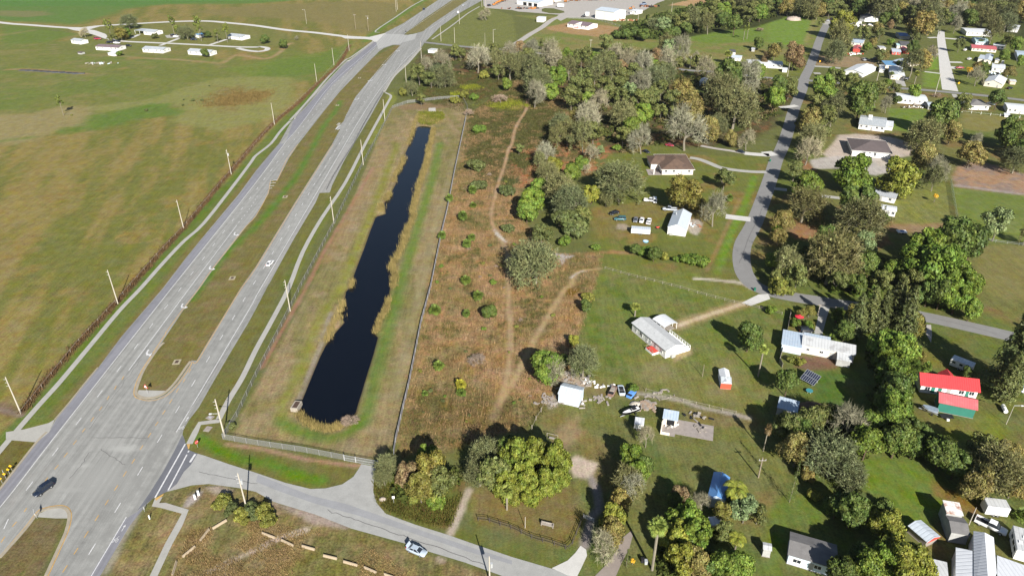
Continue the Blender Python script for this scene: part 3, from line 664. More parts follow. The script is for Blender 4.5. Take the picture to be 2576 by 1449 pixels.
# residential street, cross road, hidden lane, shell roads
rs = GP(D('2094,48 2079,64 2062,100 2052,130 2037,170 2024,197 2019,222 2010,245 1996,280 1982,330 1968,370 1953,402 1941,440 1923,493 1897,562 1873,606 1866,632 1866,660 1874,690 1895,716 1932,733 2000,748 2060,757 2130,768 2230,780 2340,800 2478,831 2576,854 2720,888'))
road('street', spline(rs, 6), 6.9, Z0, M_RES)
road('cross_road', spline(GP(D('1066,107 1100,111 1144,116 1200,121 1270,127 1400,139 1550,155 1725,177 1808,182 1925,196 2000,201 2080,207 2220,220 2310,226 2400,234 2492,243 2576,253 2720,272')), 5), 5.6, Z0+.024, M_RES)
poly_sheet('shell_street', D('2361,77 2357,95 2361,140 2364,185 2370,226 2411,231 2402,205 2390,160 2381,120 2377,95 2376,80'), Z0, M_SAND)
for s_, w_ in (('2377,97 2400,99 2431,101', 5.5), ('2357,95 2335,96', 4.5), ('2364,136 2345,140', 4), ('2386,157 2420,158', 5), ('2390,170 2405,172', 9), ('2326,181 2366,186', 3)):
    road('driveway', GP(D(s_)), w_, Z1, M_SAND)
road('sand_road', spline(GP(C(0, 0, '-700,130 0,230 300,255 600,278 800,286 1000,265 1400,240 1700,224 1900,217 2100,217 2300,234 2576,262')+C(1, 0, '300,305 600,333 900,370 1100,382 1290,398')), 5), 6.6, Z1, M_SAND)
poly_sheet('sand_road', C(0, 0, '620,275 840,280 960,262 1000,272 900,300 960,310 1060,345 1100,380 1060,395 960,360 840,322 740,308'), Z1+.006, M_SAND)
road('sand_road', spline(GP(C(0, 0, '1060,370 1120,400 1200,415 1340,425 1700,440 2100,460 2380,476 2576,478')+C(1, 0, '40,474 100,483 118,495 95,512 40,520')+C(0, 0, '2576,521 2480,510 2390,488')), 5), 4.6, Z1+.012, M_SAND)
for s_ in ('1690,432 1800,390', '1610,463 1670,440', '2090,462 2190,430 2280,400', '1320,386 1400,352'):
    road('driveway', spline(GP(C(0, 0, s_)), 3), 3.6, Z1+.018, M_SAND)
poly_sheet('driveway', C(0, 0, '1660,362 1740,350 1830,360 1820,385 1680,385'), Z1, M_CONC)
poly_sheet('highway_apron', C(1, 0, '820,360 1110,384 1290,340 1330,350 1270,420 1190,425 1160,405 1100,398 900,392'), Z0+.03, M_SAND)
poly_sheet('highway_apron', C(1, 0, '1290,350 1330,345 1480,350 1500,360 1620,340 1600,400 1480,430 1440,450 1380,452 1290,480 1230,500 1210,430'), Z0+.036, pave_material('dusty asphalt', P(190, 190, 188), amp=.08))
# yard
yard_hole = GP(C(2, 0, '300,95 330,85 420,88 520,115 530,130 480,140 380,138 300,120'))
sheet('gravel_yard', GP(C(1, 0, '2290,62 2320,85 2576,105')+C(2, 0, '60,120 470,152 440,185 490,215 560,180 780,182 840,200 1040,205 1150,160 1300,125 1460,35 1530,10 1750,-160 -300,-160')), [yard_hole], Z0, M_GRAV)
road('driveway', spline(GP(C(2, 0, '480,172 400,205 300,280 180,350 90,410 0,465 -60,490')), 4), 6.2, Z1, M_GRAV)
# house drives
def drv(s_, w_, m=M_GRAV, z=Z1): return road('driveway', spline(GP(s_), 4), w_, z, m)
drv(C(2, 1, '1790,140 1880,155 2000,200 2100,240 2250,265 2400,280 2560,285'), 3.6, M_CONC)
drv(C(2, 1, '2340,95 2440,105 2590,115'), 5, M_SAND); drv(C(2, 1, '2150,730 2270,745 2400,760'), 5, M_SAND)
drv(C(2, 1, '1900,20 2060,50 2200,70 2340,95'), 3, M_GRAV)
drv(C(3, 1, '-40,105 70,95'), 7, M_SAND); drv(C(3, 1, '540,525 720,545'), 3.4, M_CONC); drv(C(3, 1, '60,450 190,465'), 3.5, M_CONC)
drv(C(3, 0, '470,670 600,678 730,690'), 5, M_CONC); drv(C(3, 0, '460,740 530,742'), 5, M_CONC); drv(C(3, 0, '1320,800 1345,870'), 6, M_CONC)
drv(C(3, 0, '120,1085 200,1078 290,1065'), 4.5, M_SAND); drv(C(3, 0, '575,250 610,210'), 6, M_CONC); drv(C(3, 0, '1870,950 1890,985'), 3, M_CONC)
poly_sheet('driveway', C(3, 2, '525,180 625,190 590,300 545,470 465,460 510,260'), Z1, M_CONC)
poly_sheet('driveway', C(2, 2, '2310,150 2480,65 2576,60 2600,110 2400,180')+[], Z1, M_SAND)
for o_ in (): drv([(x, y+o_/8) for x, y in C(2, 2, '1670,370 1800,330 2000,260 2200,200 2330,150')], .9, pave_material('pale dirt rut', P(206, 186, 156), lanes=False, amp=.15))
poly_sheet('driveway', C(2, 3, '400,1367 560,1290 640,1210 690,1140 745,1180 755,1240 700,1360 650,1460 560,1440'), Z0+.03, M_SAND)
poly_sheet('driveway', C(2, 3, '820,1460 960,1320 1060,1180 1090,1080 1200,990 1215,1040 1180,1170 1100,1320 1040,1460'), Z0+.03, pave_material('grey dirt drive', P(168, 156, 148), lanes=False, amp=.12))
poly_sheet('driveway', C(3, 2, '1545,370 1640,370 1650,470 1640,550 1600,480'), Z1, M_GRAV)
poly_sheet('driveway', C(0, 2, '555,1318 490,1358 250,1420 60,1449')+C(0, 3, '60,70 100,80 370,102 495,0'), Z0+.024, M_CONC)
# ------------------------------------------------------------------ pavements (sidewalks)
def walk(pts, w_=1.5, n=3):
    b = MB(); pth = spline(GP(pts), n) if n else GP(pts); strip(b, pth, w_, .07); return struct(b.build('pavement', M_CONC))
walk(C(1, 0, '1300,935 1358,968 1330,1030 1280,1120 1100,1449')+C(1, 1, '900,390 660,750 470,1090 330,1449')+C(1, 2, '170,310 0,620')+C(0, 2, '2440,900 2300,1130 2200,1325'), 1.7)
walk(C(0, 2, '2215,1335 2010,1362 1965,1449')+C(0, 3, '1965,0 1905,120'), 1.7, 0)
walk(C(1, 0, '345,1218 240,1330 150,1449')+C(1, 1, '0,118')+C(0, 1, '2530,180 2350,420 2050,800 1850,980 1640,1200 1420,1449')+C(0, 2, '1200,230 900,590 600,950 400,1170 200,1400')+C(0, 3, '40,140 -120,330'), 1.7)
walk(C(0, 3, '1600,655 1565,730 1640,735 1865,800 1800,940 1700,1120 1540,1460'), 1.7, 0)
walk(C(1, 0, '1245,330 1205,312 1400,180 1560,70 1690,0'), 1.6, 3)
walk(C(1, 0, '1770,400 1860,340 2000,240 2130,140 2250,70'), 1.6, 3)
poly_sheet('kerb_ramp', C(0, 3, '1882,122 1915,118 1905,165 1893,172'), .085, M_YELL); poly_sheet('kerb_ramp', C(0, 3, '1560,668 1650,618 1640,640 1570,690'), .085, M_YELL)
# west barrier sidewalk strip, grey
for pts, nm in ((C(1, 0, '345,1212 500,1045 740,765 900,608 960,578 1180,418'), 1), (C(1, 0, '1290,930 1390,770 1530,640 1660,490'), 2)):
    walk(pts, 1.6, 3)
# ------------------------------------------------------------------ kerbs
def kerb(path, w_=.5, h=.13, name='kerb'):
    b = MB(); L, R = ribbon_pts(path, w_); n = len(L)
    b.add([(p.x, p.y, .0) for p in L]+[(p.x, p.y, h) for p in L]+[(p.x, p.y, h) for p in R]+[(p.x, p.y, .0) for p in R],
          [(k*n+i, k*n+i+1, (k+1)*n+i+1, (k+1)*n+i) for k in range(3) for i in range(n-1)]+[(0, n, 2*n, 3*n), (n-1, 4*n-1, 3*n-1, 2*n-1)])
    return struct(b.build(name, M_KERB))
nose = spline(GP(D('412,862 400,874 382,899 362,931 350,960 343,983 346,994 361,1000 375,1001 394,998 417,986 441,962 471,920 479,909')), 5)
kerb(nose, .75)
nose2 = spline(GP(C(0, 3, '0,1262 255,975 385,812 472,774 560,758 618,756 660,770 686,798 698,832 692,900 674,970 645,1050 465,1440')), 5)
kerb(nose2, .75)
kerb(spline(GP(C(0, 3, '470,0 360,112 -20,600')), 3), .6)
kerb(spline(GP(C(0, 2, '985,800 860,950 700,1150 555,1318')), 3), .4)
poly_sheet('median_paving', C(0, 2, '1395,1028 1385,1060 1400,1085 1440,1098 1500,1103 1560,1095 1640,1062 1672,1035 1560,1032'), .1, M_CONC)
poly_sheet('median_paving', C(0, 3, '372,855 400,818 475,783 560,768 615,767 650,780 676,805 684,835 680,868 560,868'), .1, M_CONC)
# ------------------------------------------------------------------ markings
white = MB(); yellow = MB()
def solid(mb, pts, w_=.16, sm=4, z=Z2): strip(mb, spline(GP(pts), sm) if sm else GP(pts), w_, z)
def dashes(mb, pts, length, period, w_=.16, z=Z2, off=0.0):
    pth = spline(GP(pts), 6); acc = along(pth); s = off
    while s < acc[-1]-length:
        a, d = at_len(pth, acc, s); b_, d2 = at_len(pth, acc, s+length)
        strip(mb, [a, b_], w_, z); s += period
solid(white, D('-160,1449 0,1276 147,1087 432,725 644,460 716,362 757,314 834,212 916,140 956,107'), .2)
solid(white, D('1035,70 1120,12 1190,-40'), .16, 3) if False else None
dashes(white, D('10,1330 42,1267 106,1180.5 166,1101 221,1030 271,965 316.5,906 359.5,849 398,796 434,753')+C(0, 1, '1862,1395 1985,1235 2095,1090 2200,950 2300,825 2395,700 2485,590')+C(1, 1, '65,380 140,285 210,190 275,105 335,20')+C(1, 0, '400,1390 450,1305 505,1245 610,1105 665,1040 740,925 830,820 905,750 1065,595 1200,490'), 3.05, 12.19, .2)
solid(white, D('323.7,932 477,724.6 596,567'), .2)
dashes(white, D('600,561 610,549 629,524 650,490'), 1.2, 3.6, .2)
solid(white, C(0, 3, '915,1452 1272,853'), .2, 0)
solid(white, C(0, 3, '1775,0')+C(0, 2, '2576,100')+C(1, 1, '50,1449 900,0')+C(1, 0, '1060,1180 1250,900 1500,610 1640,480'), .2)
dashes(white, C(0, 3, '893,1230 1138,835 1357,480 1553,155')+C(0, 2, '1730,1315 1890,1050 2037,810 2170,590 2295,390 2408,200 2510,25')+C(1, 1, '40,1310 130,1160 215,1020 297,885 372,765 440,650 510,540 570,435 630,340 690,245 740,155 795,70')+C(1, 0, '890,1360 960,1218 1045,1095 1210,862 1365,712 1510,572'), 3.05, 12.19, .2, off=-0.0)
solid(white, C(1, 0, '1110,860 1300,620 1440,480'), .16)
dashes(white, C(1, 0, '900,1180 990,1010 1110,860'), 1, 4, .16)
for pts in (C(1, 0, '1290,420 1480,260 1840,0 2200,-250'), C(1, 0, '1560,300 1720,190 2000,0'), C(1, 0, '1740,300 1900,190 2190,-10')): solid(white, pts, .18, 3)
dashes(white, C(1, 0, '1440,330 1640,205 1930,0'), 3, 12.19, .18); dashes(white, C(1, 0, '1640,350 1830,210 2130,0'), 3, 12.19, .18)
solid(white, C(0, 3, '1865,118 1560,660'), .36, 0); solid(white, C(0, 3, '1882,225 1692,585'), .34, 0); solid(white, C(0, 3, '1966,220 1912,303'), .55, 0); solid(white, C(0, 3, '1902,185 1893,203'), .4, 0)
for x0, y0, x1, y1 in ((1246, 888, 1228, 922), (1170, 985, 1152, 1022), (1098, 1086, 1078, 1124), (1028, 1192, 1000, 1230), (944, 1300, 914, 1342), (858, 1412, 828, 1449), (1922, 814, 1900, 850), (1864, 912, 1842, 948), (1798, 1010, 1774, 1050), (1732, 1118, 1706, 1160), (1664, 1230, 1636, 1270), (1592, 1344, 1562, 1386)):
    solid(yellow, C(0, 2, f'{x0},{y0} {x1},{y1}'), .22, 0)
for x0, y0, x1, y1 in ((772, 82, 736, 126), (682, 206, 642, 252), (588, 330, 550, 374), (482, 456, 450, 500), (270, 762, 244, 800), (168, 900, 124, 950), (50, 1050, 10, 1110), (1520, 8, 1490, 52), (1440, 132, 1410, 176), (1358, 268, 1326, 316), (1274, 394, 1240, 446), (1186, 534, 1152, 586), (1092, 680, 1058, 734), (994, 834, 956, 892), (890, 994, 848, 1060), (786, 1164, 744, 1228), (678, 1338, 630, 1410)):
    solid(yellow, C(0, 3, f'{x0},{y0} {x1},{y1}'), .22, 0)
ylw_nose = D('418,838 398,868 379,897 358,930 344,960 337,985 341,999 360,1006 375,1008 396,1005 422,993 447,968 477,925 484,911 496,910 534,846 607,726 646,671 746,508 838,363')
solid(yellow, ylw_nose, .22)
solid(yellow, D('750,363 722,400 696,457 681,454 674,488 642,546 617,572 537,673 500,726 461,777 416,838'), .2, 3)
solid(yellow, C(0, 3, '-10,1256 247,962 377,797 468,757 560,740 622,737 673,752 704,783 718,830 712,900 694,970 664,1050 484,1447'), .24)
for x0, y0, x1, y1 in ((148, 372, 212, 364), (142, 398, 200, 392), (138, 424, 184, 420), (136, 450, 162, 446)): solid(white, C(1, 1, f'{x0},{y0} {x1},{y1}'), .5, 0, Z2+.004)
for x0, y0, x1, y1 in ((848, 1240, 800, 1306), (838, 1240, 812, 1262), (850, 1262, 810, 1300), (846, 1290, 820, 1312)): solid(white, C(1, 0, f'{x0},{y0} {x1},{y1}'), .4, 0, Z2+.004)
def arrow(mb, p, s_=1.0, flip=1):
    """left-turn arrow, heading -Y, lying on the road at p"""
    shapes = [[(-.55, 1.3), (-.15, 1.5), (.05, .25), (-.35, .1)], [(-.35, .1), (.05, .25), (.5, -.15), (.2, -.6)], [(.2, -.6), (.5, -.15), (1.1, -.15), (1.1, -.6)], [(1.1, .3), (1.1, -1.05), (2.1, -.38)]]
    for q in shapes: mb.add([(p.x+flip*u*s_, p.y+v*s_*1.3, Z2) for u, v in q], [tuple(range(len(q)))])
for c_, r_, x, y in ((0, 1, 2358, 912), (0, 1, 2110, 1254), (0, 2, 1828, 188), (0, 2, 1478, 660)): arrow(white, G(*C(c_, r_, f'{x},{y}')[0]), 1.15)
for x, y in ((1025, 1000), (1160, 815), (1300, 655), (1437, 515)): arrow(white, G(*C(1, 0, f'{x},{y}')[0]), 1.3, -1)
# bicycle-lane symbols: two wheels, a frame, and an arrow ahead of them
def bike(mb, p, s_=1.0):
    for ox in (-.45, .45):
        c = p+Vector((ox*s_, 0, 0)); n = 12
        for k in range(n):
            a0, a1 = 2*math.pi*k/n, 2*math.pi*(k+1)/n
            mb.add([(c.x+r*.34*s_*math.cos(a), c.y+r*.6*s_*math.sin(a), Z2+.004) for a, r in ((a0, 1), (a1, 1), (a1, .7), (a0, .7))], [(0, 1, 2, 3)])
    for (x0, y0), (x1, y1) in (((-.45, 0), (-.1, .75)), ((-.1, .75), (.45, 0)), ((-.1, .75), (.3, 1.1)), ((-.45, 0), (.05, .05)), ((.05, .05), (.3, 1.1)), ((.1, 1.35), (.5, 1.3))):
        strip(mb, [p+Vector((x0*s_, y0*s_, 0)), p+Vector((x1*s_, y1*s_, 0))], .12*s_, Z2+.004)
def up_arrow(mb, p, s_=1.0):
    mb.add([(p.x-.08*s_, p.y-1*s_, Z2+.004), (p.x+.08*s_, p.y-1*s_, Z2+.004), (p.x+.08*s_, p.y+.4*s_, Z2+.004), (p.x-.08*s_, p.y+.4*s_, Z2+.004)], [(0, 1, 2, 3)])
    mb.add([(p.x-.32*s_, p.y+.35*s_, Z2+.004), (p.x+.32*s_, p.y+.35*s_, Z2+.004), (p.x, p.y+1.15*s_, Z2+.004)], [(0, 1, 2)])
bike(white, G(*C(0, 3, '1160,1090')[0]), .85); up_arrow(white, G(*C(0, 3, '1243,965')[0]), .95)
bike(white, G(*C(0, 2, '1830,1410')[0]), .85); up_arrow(white, G(*C(0, 2, '1883,1320')[0]), .95)
struct(white.build('white_markings', M_WHITE)); struct(yellow.build('yellow_markings', M_YELL))
M_TYRE = mat('tyre marks', P(120, 118, 122), .9, .2, .5)
# repair strips and dusty wear on the crossing


# sealed cracks and old tyre marks
ck = MB(); crng = random.Random(9)
for pts_, w_ in ((C(0, 3, '940,60 1200,55 1500,62'), .12), (C(0, 3, '1010,175 1150,260 1260,330'), .1), (C(1, 3, '720,790 1000,880 1300,985 1700,1120 2300,1330'), .14), (C(0, 3, '2000,400 2200,440 2576,520'), .12), (C(0, 3, '1880,640 2020,560 2200,545'), .1), (C(0, 2, '1420,720 1150,1080 900,1420'), .1), (C(0, 2, '2330,560 2000,1080 1760,1449'), .1), (C(0, 3, '700,470 820,330 900,200'), .12), (C(2, 1, '2520,640 2360,1000 2290,1200'), .14), (C(1, 1, '470,500 300,790 120,1080'), .1), (C(3, 2, '1650,300 2000,380 2300,460'), .12)):
    g_ = spline(GP(pts_), 8); g_ = [p + Vector((crng.gauss(0, .12), crng.gauss(0, .12), 0)) for p in g_]; strip(ck, g_, w_, Z2+.012)
struct(ck.build('crack_seal', mat('crack sealant', P(112, 110, 112), .9, .2, .5)))
# ================================================================== trees
LEAF = mat_leaf('leaves'); TWIG = mat_leaf('twigs', .05)
BARK = mat_objcol('bark', .9, .25, .1)
rng = np.random.default_rng(11)
def quads(cent, size, nrm, rg, asp=1.0):
    """one leaf clump quad per centre; nrm biases its facing"""
    n = len(cent)
    t = rg.normal(size=(n, 3)); nn = nrm+rg.normal(size=(n, 3))*.42
    nn /= np.linalg.norm(nn, axis=1)[:, None]+1e-9
    a = np.cross(nn, t); a /= np.linalg.norm(a, axis=1)[:, None]+1e-9; b_ = np.cross(nn, a)
    s = (size*rg.uniform(.55, 1.45, n))[:, None]
    a = a*s; b_ = b_*s*asp
    V = np.stack([cent-a-b_*.6, cent+a*.8-b_, cent+a+b_*.7, cent-a*.7+b_], 1).reshape(-1, 3)
    return V, np.arange(4*n).reshape(n, 4)
def crown_leafy(name, seed, lobes=16, per=330, size=.062, ry=.8, spread=.62, lobe_r=(.26, .46), zc=1.0, open_=0.0, droop=0.0):
    rg = np.random.default_rng(seed)
    cs, ns, = [], []
    for i in range(lobes):
        th = rg.uniform(0, 2*math.pi); rr = spread*math.sqrt(rg.uniform(0.05, 1)); z = rg.uniform(-.75, 1)
        k = math.sqrt(max(0.0, 1-.72*z*z)) if z > 0 else 1.0
        c = np.array([rr*k*math.cos(th), rr*k*math.sin(th), z*ry*.62])
        R = rg.uniform(*lobe_r)*(1.0 if z < .3 else .85)
        m = int(per*(R/.36)**2)
        d = rg.normal(size=(m, 3)); d /= np.linalg.norm(d, axis=1)[:, None]
        d[:, 2] = np.where(rg.uniform(size=m) < .7, np.abs(d[:, 2]), d[:, 2])
        bump = 1+.16*np.sin(d[:, 0]*9+i)*np.cos(d[:, 1]*8+i*2)+.1*np.sin(d[:, 2]*13+i)
        r = R*bump*rg.uniform(.62, 1.06, m)**(.5)
        p = c+d*r[:, None]*np.array([1, 1, .82])
        if droop: p[:, 2] -= droop*np.linalg.norm(p[:, :2], axis=1)**2
        keep = rg.uniform(size=m) > open_
        cs.append(p[keep]); ns.append(d[keep])
    cen = np.concatenate(cs); nrm = np.concatenate(ns); cen[:, 2] += zc
    V, F = quads(cen, np.full(len(cen), size), nrm, rg)
    return np_mesh(name, V, F, LEAF)
def branch_mesh(seed, zc, levels=4, first=6, spread=.9, twig=True, w=.012, thick=.05, moss=0, moss_size=.05, up=.55):
    """limbs as tapered tubes, twigs as slim triangles; returns (trunk mesh builder, twig arrays, moss centres)"""
    rr = random.Random(seed); tb = MB(); tw = []; tips = []
    def grow_(p, d, L, r, lev):
        n = 2
        for k in range(n):
            d = (d+Vector((rr.gauss(0, .16), rr.gauss(0, .16), rr.gauss(0.03, .1)))).normalized()
            q = p+d*L/n; tb.tube(p, q, r, r*.78, 5 if lev < 2 else 3, False); p = q; r *= .78
        if lev >= levels-2:
            tips.append((p, d))
        if lev == levels-1: return
        kids = first if lev == 0 else rr.randint(3, 4)
        for k in range(kids):
            a = 2*math.pi*(k+rr.random()*.7)/kids
            o = d.orthogonal().normalized(); o = Matrix.Rotation(a, 3, d) @ o
            dd = (d*rr.uniform(up*.7, up*1.3)+o*spread*rr.uniform(.7, 1.15)+Vector((0, 0, .12))).normalized()
            grow_(p-d*L*rr.uniform(0, .3), dd, L*rr.uniform(.62, .82), r*.66, lev+1)
    grow_(Vector((0, 0, -.02)), Vector((0, 0, 1)), zc*.5, thick, 0)
    rg = np.random.default_rng(seed+5); Vt = []; M = []
    for p, d in tips:
        for k in range(13):
            dd = (d*.5+Vector(rg.normal(size=3))*.75+Vector((0, 0, .15))).normalized(); L = rg.uniform(.14, .34)
            o = dd.orthogonal().normalized(); s0 = p+Vector(rg.normal(size=3))*.03
            o2 = dd.cross(o)
            m_ = s0+dd*L*.5+Vector(rg.normal(size=3))*.02
            for o_ in (o, o2):
                Vt += [s0-o_*w*.5, s0+o_*w*.5, m_+o_*w*.35, m_-o_*w*.35, m_-o_*w*.35, m_+o_*w*.35, s0+dd*L+o_*.1*w, s0+dd*L-o_*.1*w]
            M.append(s0+dd*L*rg.uniform(.2, .95))
    return tb, Vt, M
def fit(V, R=1.0):
    pass
PROTO = {}
def proto_leafy(key, seed, zc, trunk_r=.05, **kw):
    cm = crown_leafy('crown', seed, zc=zc, **kw)
    rr = random.Random(seed); t = MB()
    t.tube((0, 0, -.05), (.02, .01, zc*.6), trunk_r, trunk_r*.7, 7)
    for k in range(5):
        a = 2*math.pi*k/5+rr.random(); t.tube((.02, .01, zc*rr.uniform(.35, .6)), (.5*math.cos(a), .5*math.sin(a), zc*rr.uniform(.85, 1.15)), trunk_r*.55, trunk_r*.15, 5)
    PROTO.setdefault(key, []).append((cm, t.mesh('trunk', BARK), zc))
def proto_bare(key, seed, zc, moss=0.0, msize=.05, w=.013, **kw):
    tb, Vt, M = branch_mesh(seed, zc, w=w, **kw)
    V = np.array([tuple(v) for v in Vt]); Fq = np.arange(len(V)).reshape(-1, 4)
    rad = np.percentile(np.linalg.norm(V[:, :2], axis=1), 93)
    ztop = np.percentile(V[:, 2], 97)
    s = np.array([1/rad, 1/rad, 2.0*zc*.93/ztop*.92])
    V = V*s
    mats = [TWIG, LEAF]; mi = np.zeros(len(Fq), dtype=np.int32)
    if moss:
        rg = np.random.default_rng(seed+9); M = np.array([tuple(v) for v in M])*s
        M = M[rg.uniform(size=len(M)) < moss]; M = np.repeat(M, 3, 0)+rg.normal(size=(3*len(M), 3))*.04
        Vm, Fm = quads(M, np.full(len(M), msize), np.tile([0, 0, .6], (len(M), 1)), rg)
        Fq = np.concatenate([Fq, Fm+len(V)]); V = np.concatenate([V, Vm]); mi = np.concatenate([mi, np.ones(len(Fm), dtype=np.int32)])
    cm = np_mesh('crown', V, Fq, mats, mi=mi)
    tb.v = [(x*s[0], y*s[1], z*s[2]) for x, y, z in tb.v]
    PROTO.setdefault(key, []).append((cm, tb.mesh('trunk', BARK), zc))
for i in range(3): proto_leafy('oak', 20+i, .98, lobes=21, per=820, size=.037)
for i in range(2): proto_leafy('dome', 40+i, .8, lobes=24, per=800, size=.033, ry=.95, spread=.66, lobe_r=(.22, .36))
for i in range(2): proto_leafy('loose', 60+i, 1.05, lobes=20, per=480, size=.035, spread=.74, lobe_r=(.2, .36), open_=.1)
for i in range(2): proto_leafy('willow', 80+i, .95, lobes=19, per=620, size=.029, spread=.66, open_=.05, droop=.25)
for i in range(2): proto_leafy('bush', 100+i, .5, trunk_r=.03, lobes=15, per=420, size=.052, ry=.62, spread=.62, lobe_r=(.26, .44))
for i in range(3): proto_bare('bare', 120+i, 1.15, first=6, levels=4, w=.016)
for i in range(3): proto_bare('mossy', 140+i, .95, moss=.8, msize=.027, first=7, levels=4, spread=1.15, w=.014, thick=.055)
for i in range(2): proto_bare('thin', 160+i, 1.3, moss=.6, msize=.034, first=6, levels=4, w=.016)
# conifers: drooping sprays in tiers round a tall stem
def proto_conifer(key, seed, zc, tiers=26, n=22, base=.25, top=2*1.5, size=.06, narrow=.9):
    rg = np.random.default_rng(seed); cs = []; ns = []
    H = zc*2
    for t in range(tiers):
        f = t/(tiers-1); z = H*(.1+.88*f); R = narrow*(1-f)**.75*rg.uniform(.75, 1.1)+.06
        for k in range(max(5, int(n*(1-f*.6)))):
            a = rg.uniform(0, 2*math.pi); m = 13
            s = rg.uniform(.25, 1, m)*R*rg.uniform(.7, 1.1)
            p = np.stack([s*math.cos(a), s*math.sin(a), z+.22*s-.2*s*s], 1)+rg.normal(size=(m, 3))*.05
            cs.append(p); ns.append(np.tile([math.cos(a)*.6, math.sin(a)*.6, .7], (m, 1)))
    V, F = quads(np.concatenate(cs), np.full(sum(map(len, cs)), size), np.concatenate(ns), rg, .45)
    t = MB(); t.tube((0, 0, -.05), (0, 0, H*.95), .055, .012, 7)
    PROTO.setdefault(key, []).append((np_mesh('crown', V, F, LEAF), t.mesh('trunk', BARK), zc))
for i in range(2): proto_conifer('conifer', 180+i, 1.5)
proto_conifer('spire', 190, 2.4, tiers=16, n=9, size=.05, narrow=.85)
def proto_pine(key, seed):
    cm = crown_leafy('crown', seed, lobes=11, per=170, size=.07, ry=1.0, spread=.62, lobe_r=(.2, .34), zc=2.1, open_=.1)
    t = MB(); t.tube((0, 0, -.05), (.05, 0, 2.5), .06, .025, 6)
    rr = random.Random(seed)
    for k in range(7):
        a = k*2.4; z = rr.uniform(1.5, 2.4); t.tube((.04, 0, z), (.5*math.cos(a), .5*math.sin(a), z+.15), .025, .01, 4)
    PROTO.setdefault(key, []).append((cm, t.mesh('trunk', BARK), 2.1))
for i in range(2): proto_pine('pine', 200+i)
# palms
def proto_fan(key, seed, th, R=1.0, n=52, low=-.7):
    """fan palm: crown of radius 1 at height th"""
    rg = random.Random(seed); V = []; F = []
    for k in range(n):
        a = k*2.39996; el = math.asin(max(-.95, min(.97, low+(1.05-low)*(k+.5)/n)))
        d = Vector((math.cos(a)*math.cos(el), math.sin(a)*math.cos(el), math.sin(el)))
        side = Vector((-math.sin(a), math.cos(a), 0)); up = d.cross(side)*-1
        st = rg.uniform(.18, .52); c = d*st
        for j in range(9):
            f = (j-4)/4; dd = (d*(1-.35*abs(f))+side*f*.95+Vector((0, 0, -.16-.18*abs(f)))).normalized(); L = (.56-.14*abs(f))*rg.uniform(.85, 1.1)
            sd = dd.cross(up).normalized()*.05
            o = len(V); m_ = c+dd*L*.55
            V += [c, m_+sd, c+dd*L+Vector((0, 0, -.06)), m_-sd]; F.append((o, o+1, o+2, o+3))
        o = len(V); s_ = side*.018; V += [Vector((0, 0, -.1))-s_, Vector((0, 0, -.1))+s_, c+s_, c-s_]; F.append((o, o+1, o+2, o+3))
    V = np.array([tuple(v) for v in V])*R; V[:, 2] += th
    t = MB()
    for k in range(8): t.tube((0, 0, -.05+(th)*k/8), (0, 0, -.05+th*(k+1)/8), .13 if k < 7 else .15, .12, 7)
    PROTO.setdefault(key, []).append((np_mesh('crown', V, np.array(F), LEAF), t.mesh('trunk', BARK), th))
for i in range(2): proto_fan('fanpalm', 220+i, .95)
proto_fan('lowpalm', 230, .38, n=44, low=-.2)
for i in range(1): proto_fan('tallpalm', 240, 5.2)
proto_fan('midpalm', 245, 3.0)
def proto_feather(key, seed, th, n=15):
    rg = random.Random(seed); V = []; F = []
    for k in range(n):
        a = k*2.39996; e0 = rg.uniform(.35, 1.3); prev = Vector((0, 0, 0)); L = rg.uniform(.85, 1.1); e = e0
        for j in range(9):
            e -= .26; d = Vector((math.cos(a)*math.cos(e), math.sin(a)*math.cos(e), math.sin(e))); q = prev+d*L/9
            side = Vector((-math.sin(a), math.cos(a), 0)); w_ = .24*math.sin(math.pi*min(1, (j+1.2)/9.5))
            for sg in (-1, 1):
                for h in range(2):
                    s0 = prev.lerp(q, h/2); s1 = prev.lerp(q, h/2+.42); o = len(V)
                    tip = side*sg*w_+d*.1+Vector((0, 0, -.35*w_)); V += [s0, s1, s1+tip, s0+tip*.92]; F.append((o, o+1, o+2, o+3))
            prev = q
    V = np.array([tuple(v) for v in V]); V[:, 2] += th
    t = MB(); t.tube((0, 0, -.05), (0, 0, th), .09, .065, 7)
    PROTO.setdefault(key, []).append((np_mesh('crown', V, np.array(F), LEAF), t.mesh('trunk', BARK), th))
for i in range(2): proto_feather('feather', 260+i, 1.7)
LK = 1.0
def LC(r, g, b): return (*[min(.6, c*LK) for c in P(r, g, b, 1.0)], 1)
PALE = (*P(158, 150, 134), 1); BROWN = (*P(112, 96, 80), 1); GREYB = (*P(140, 132, 118), 1)
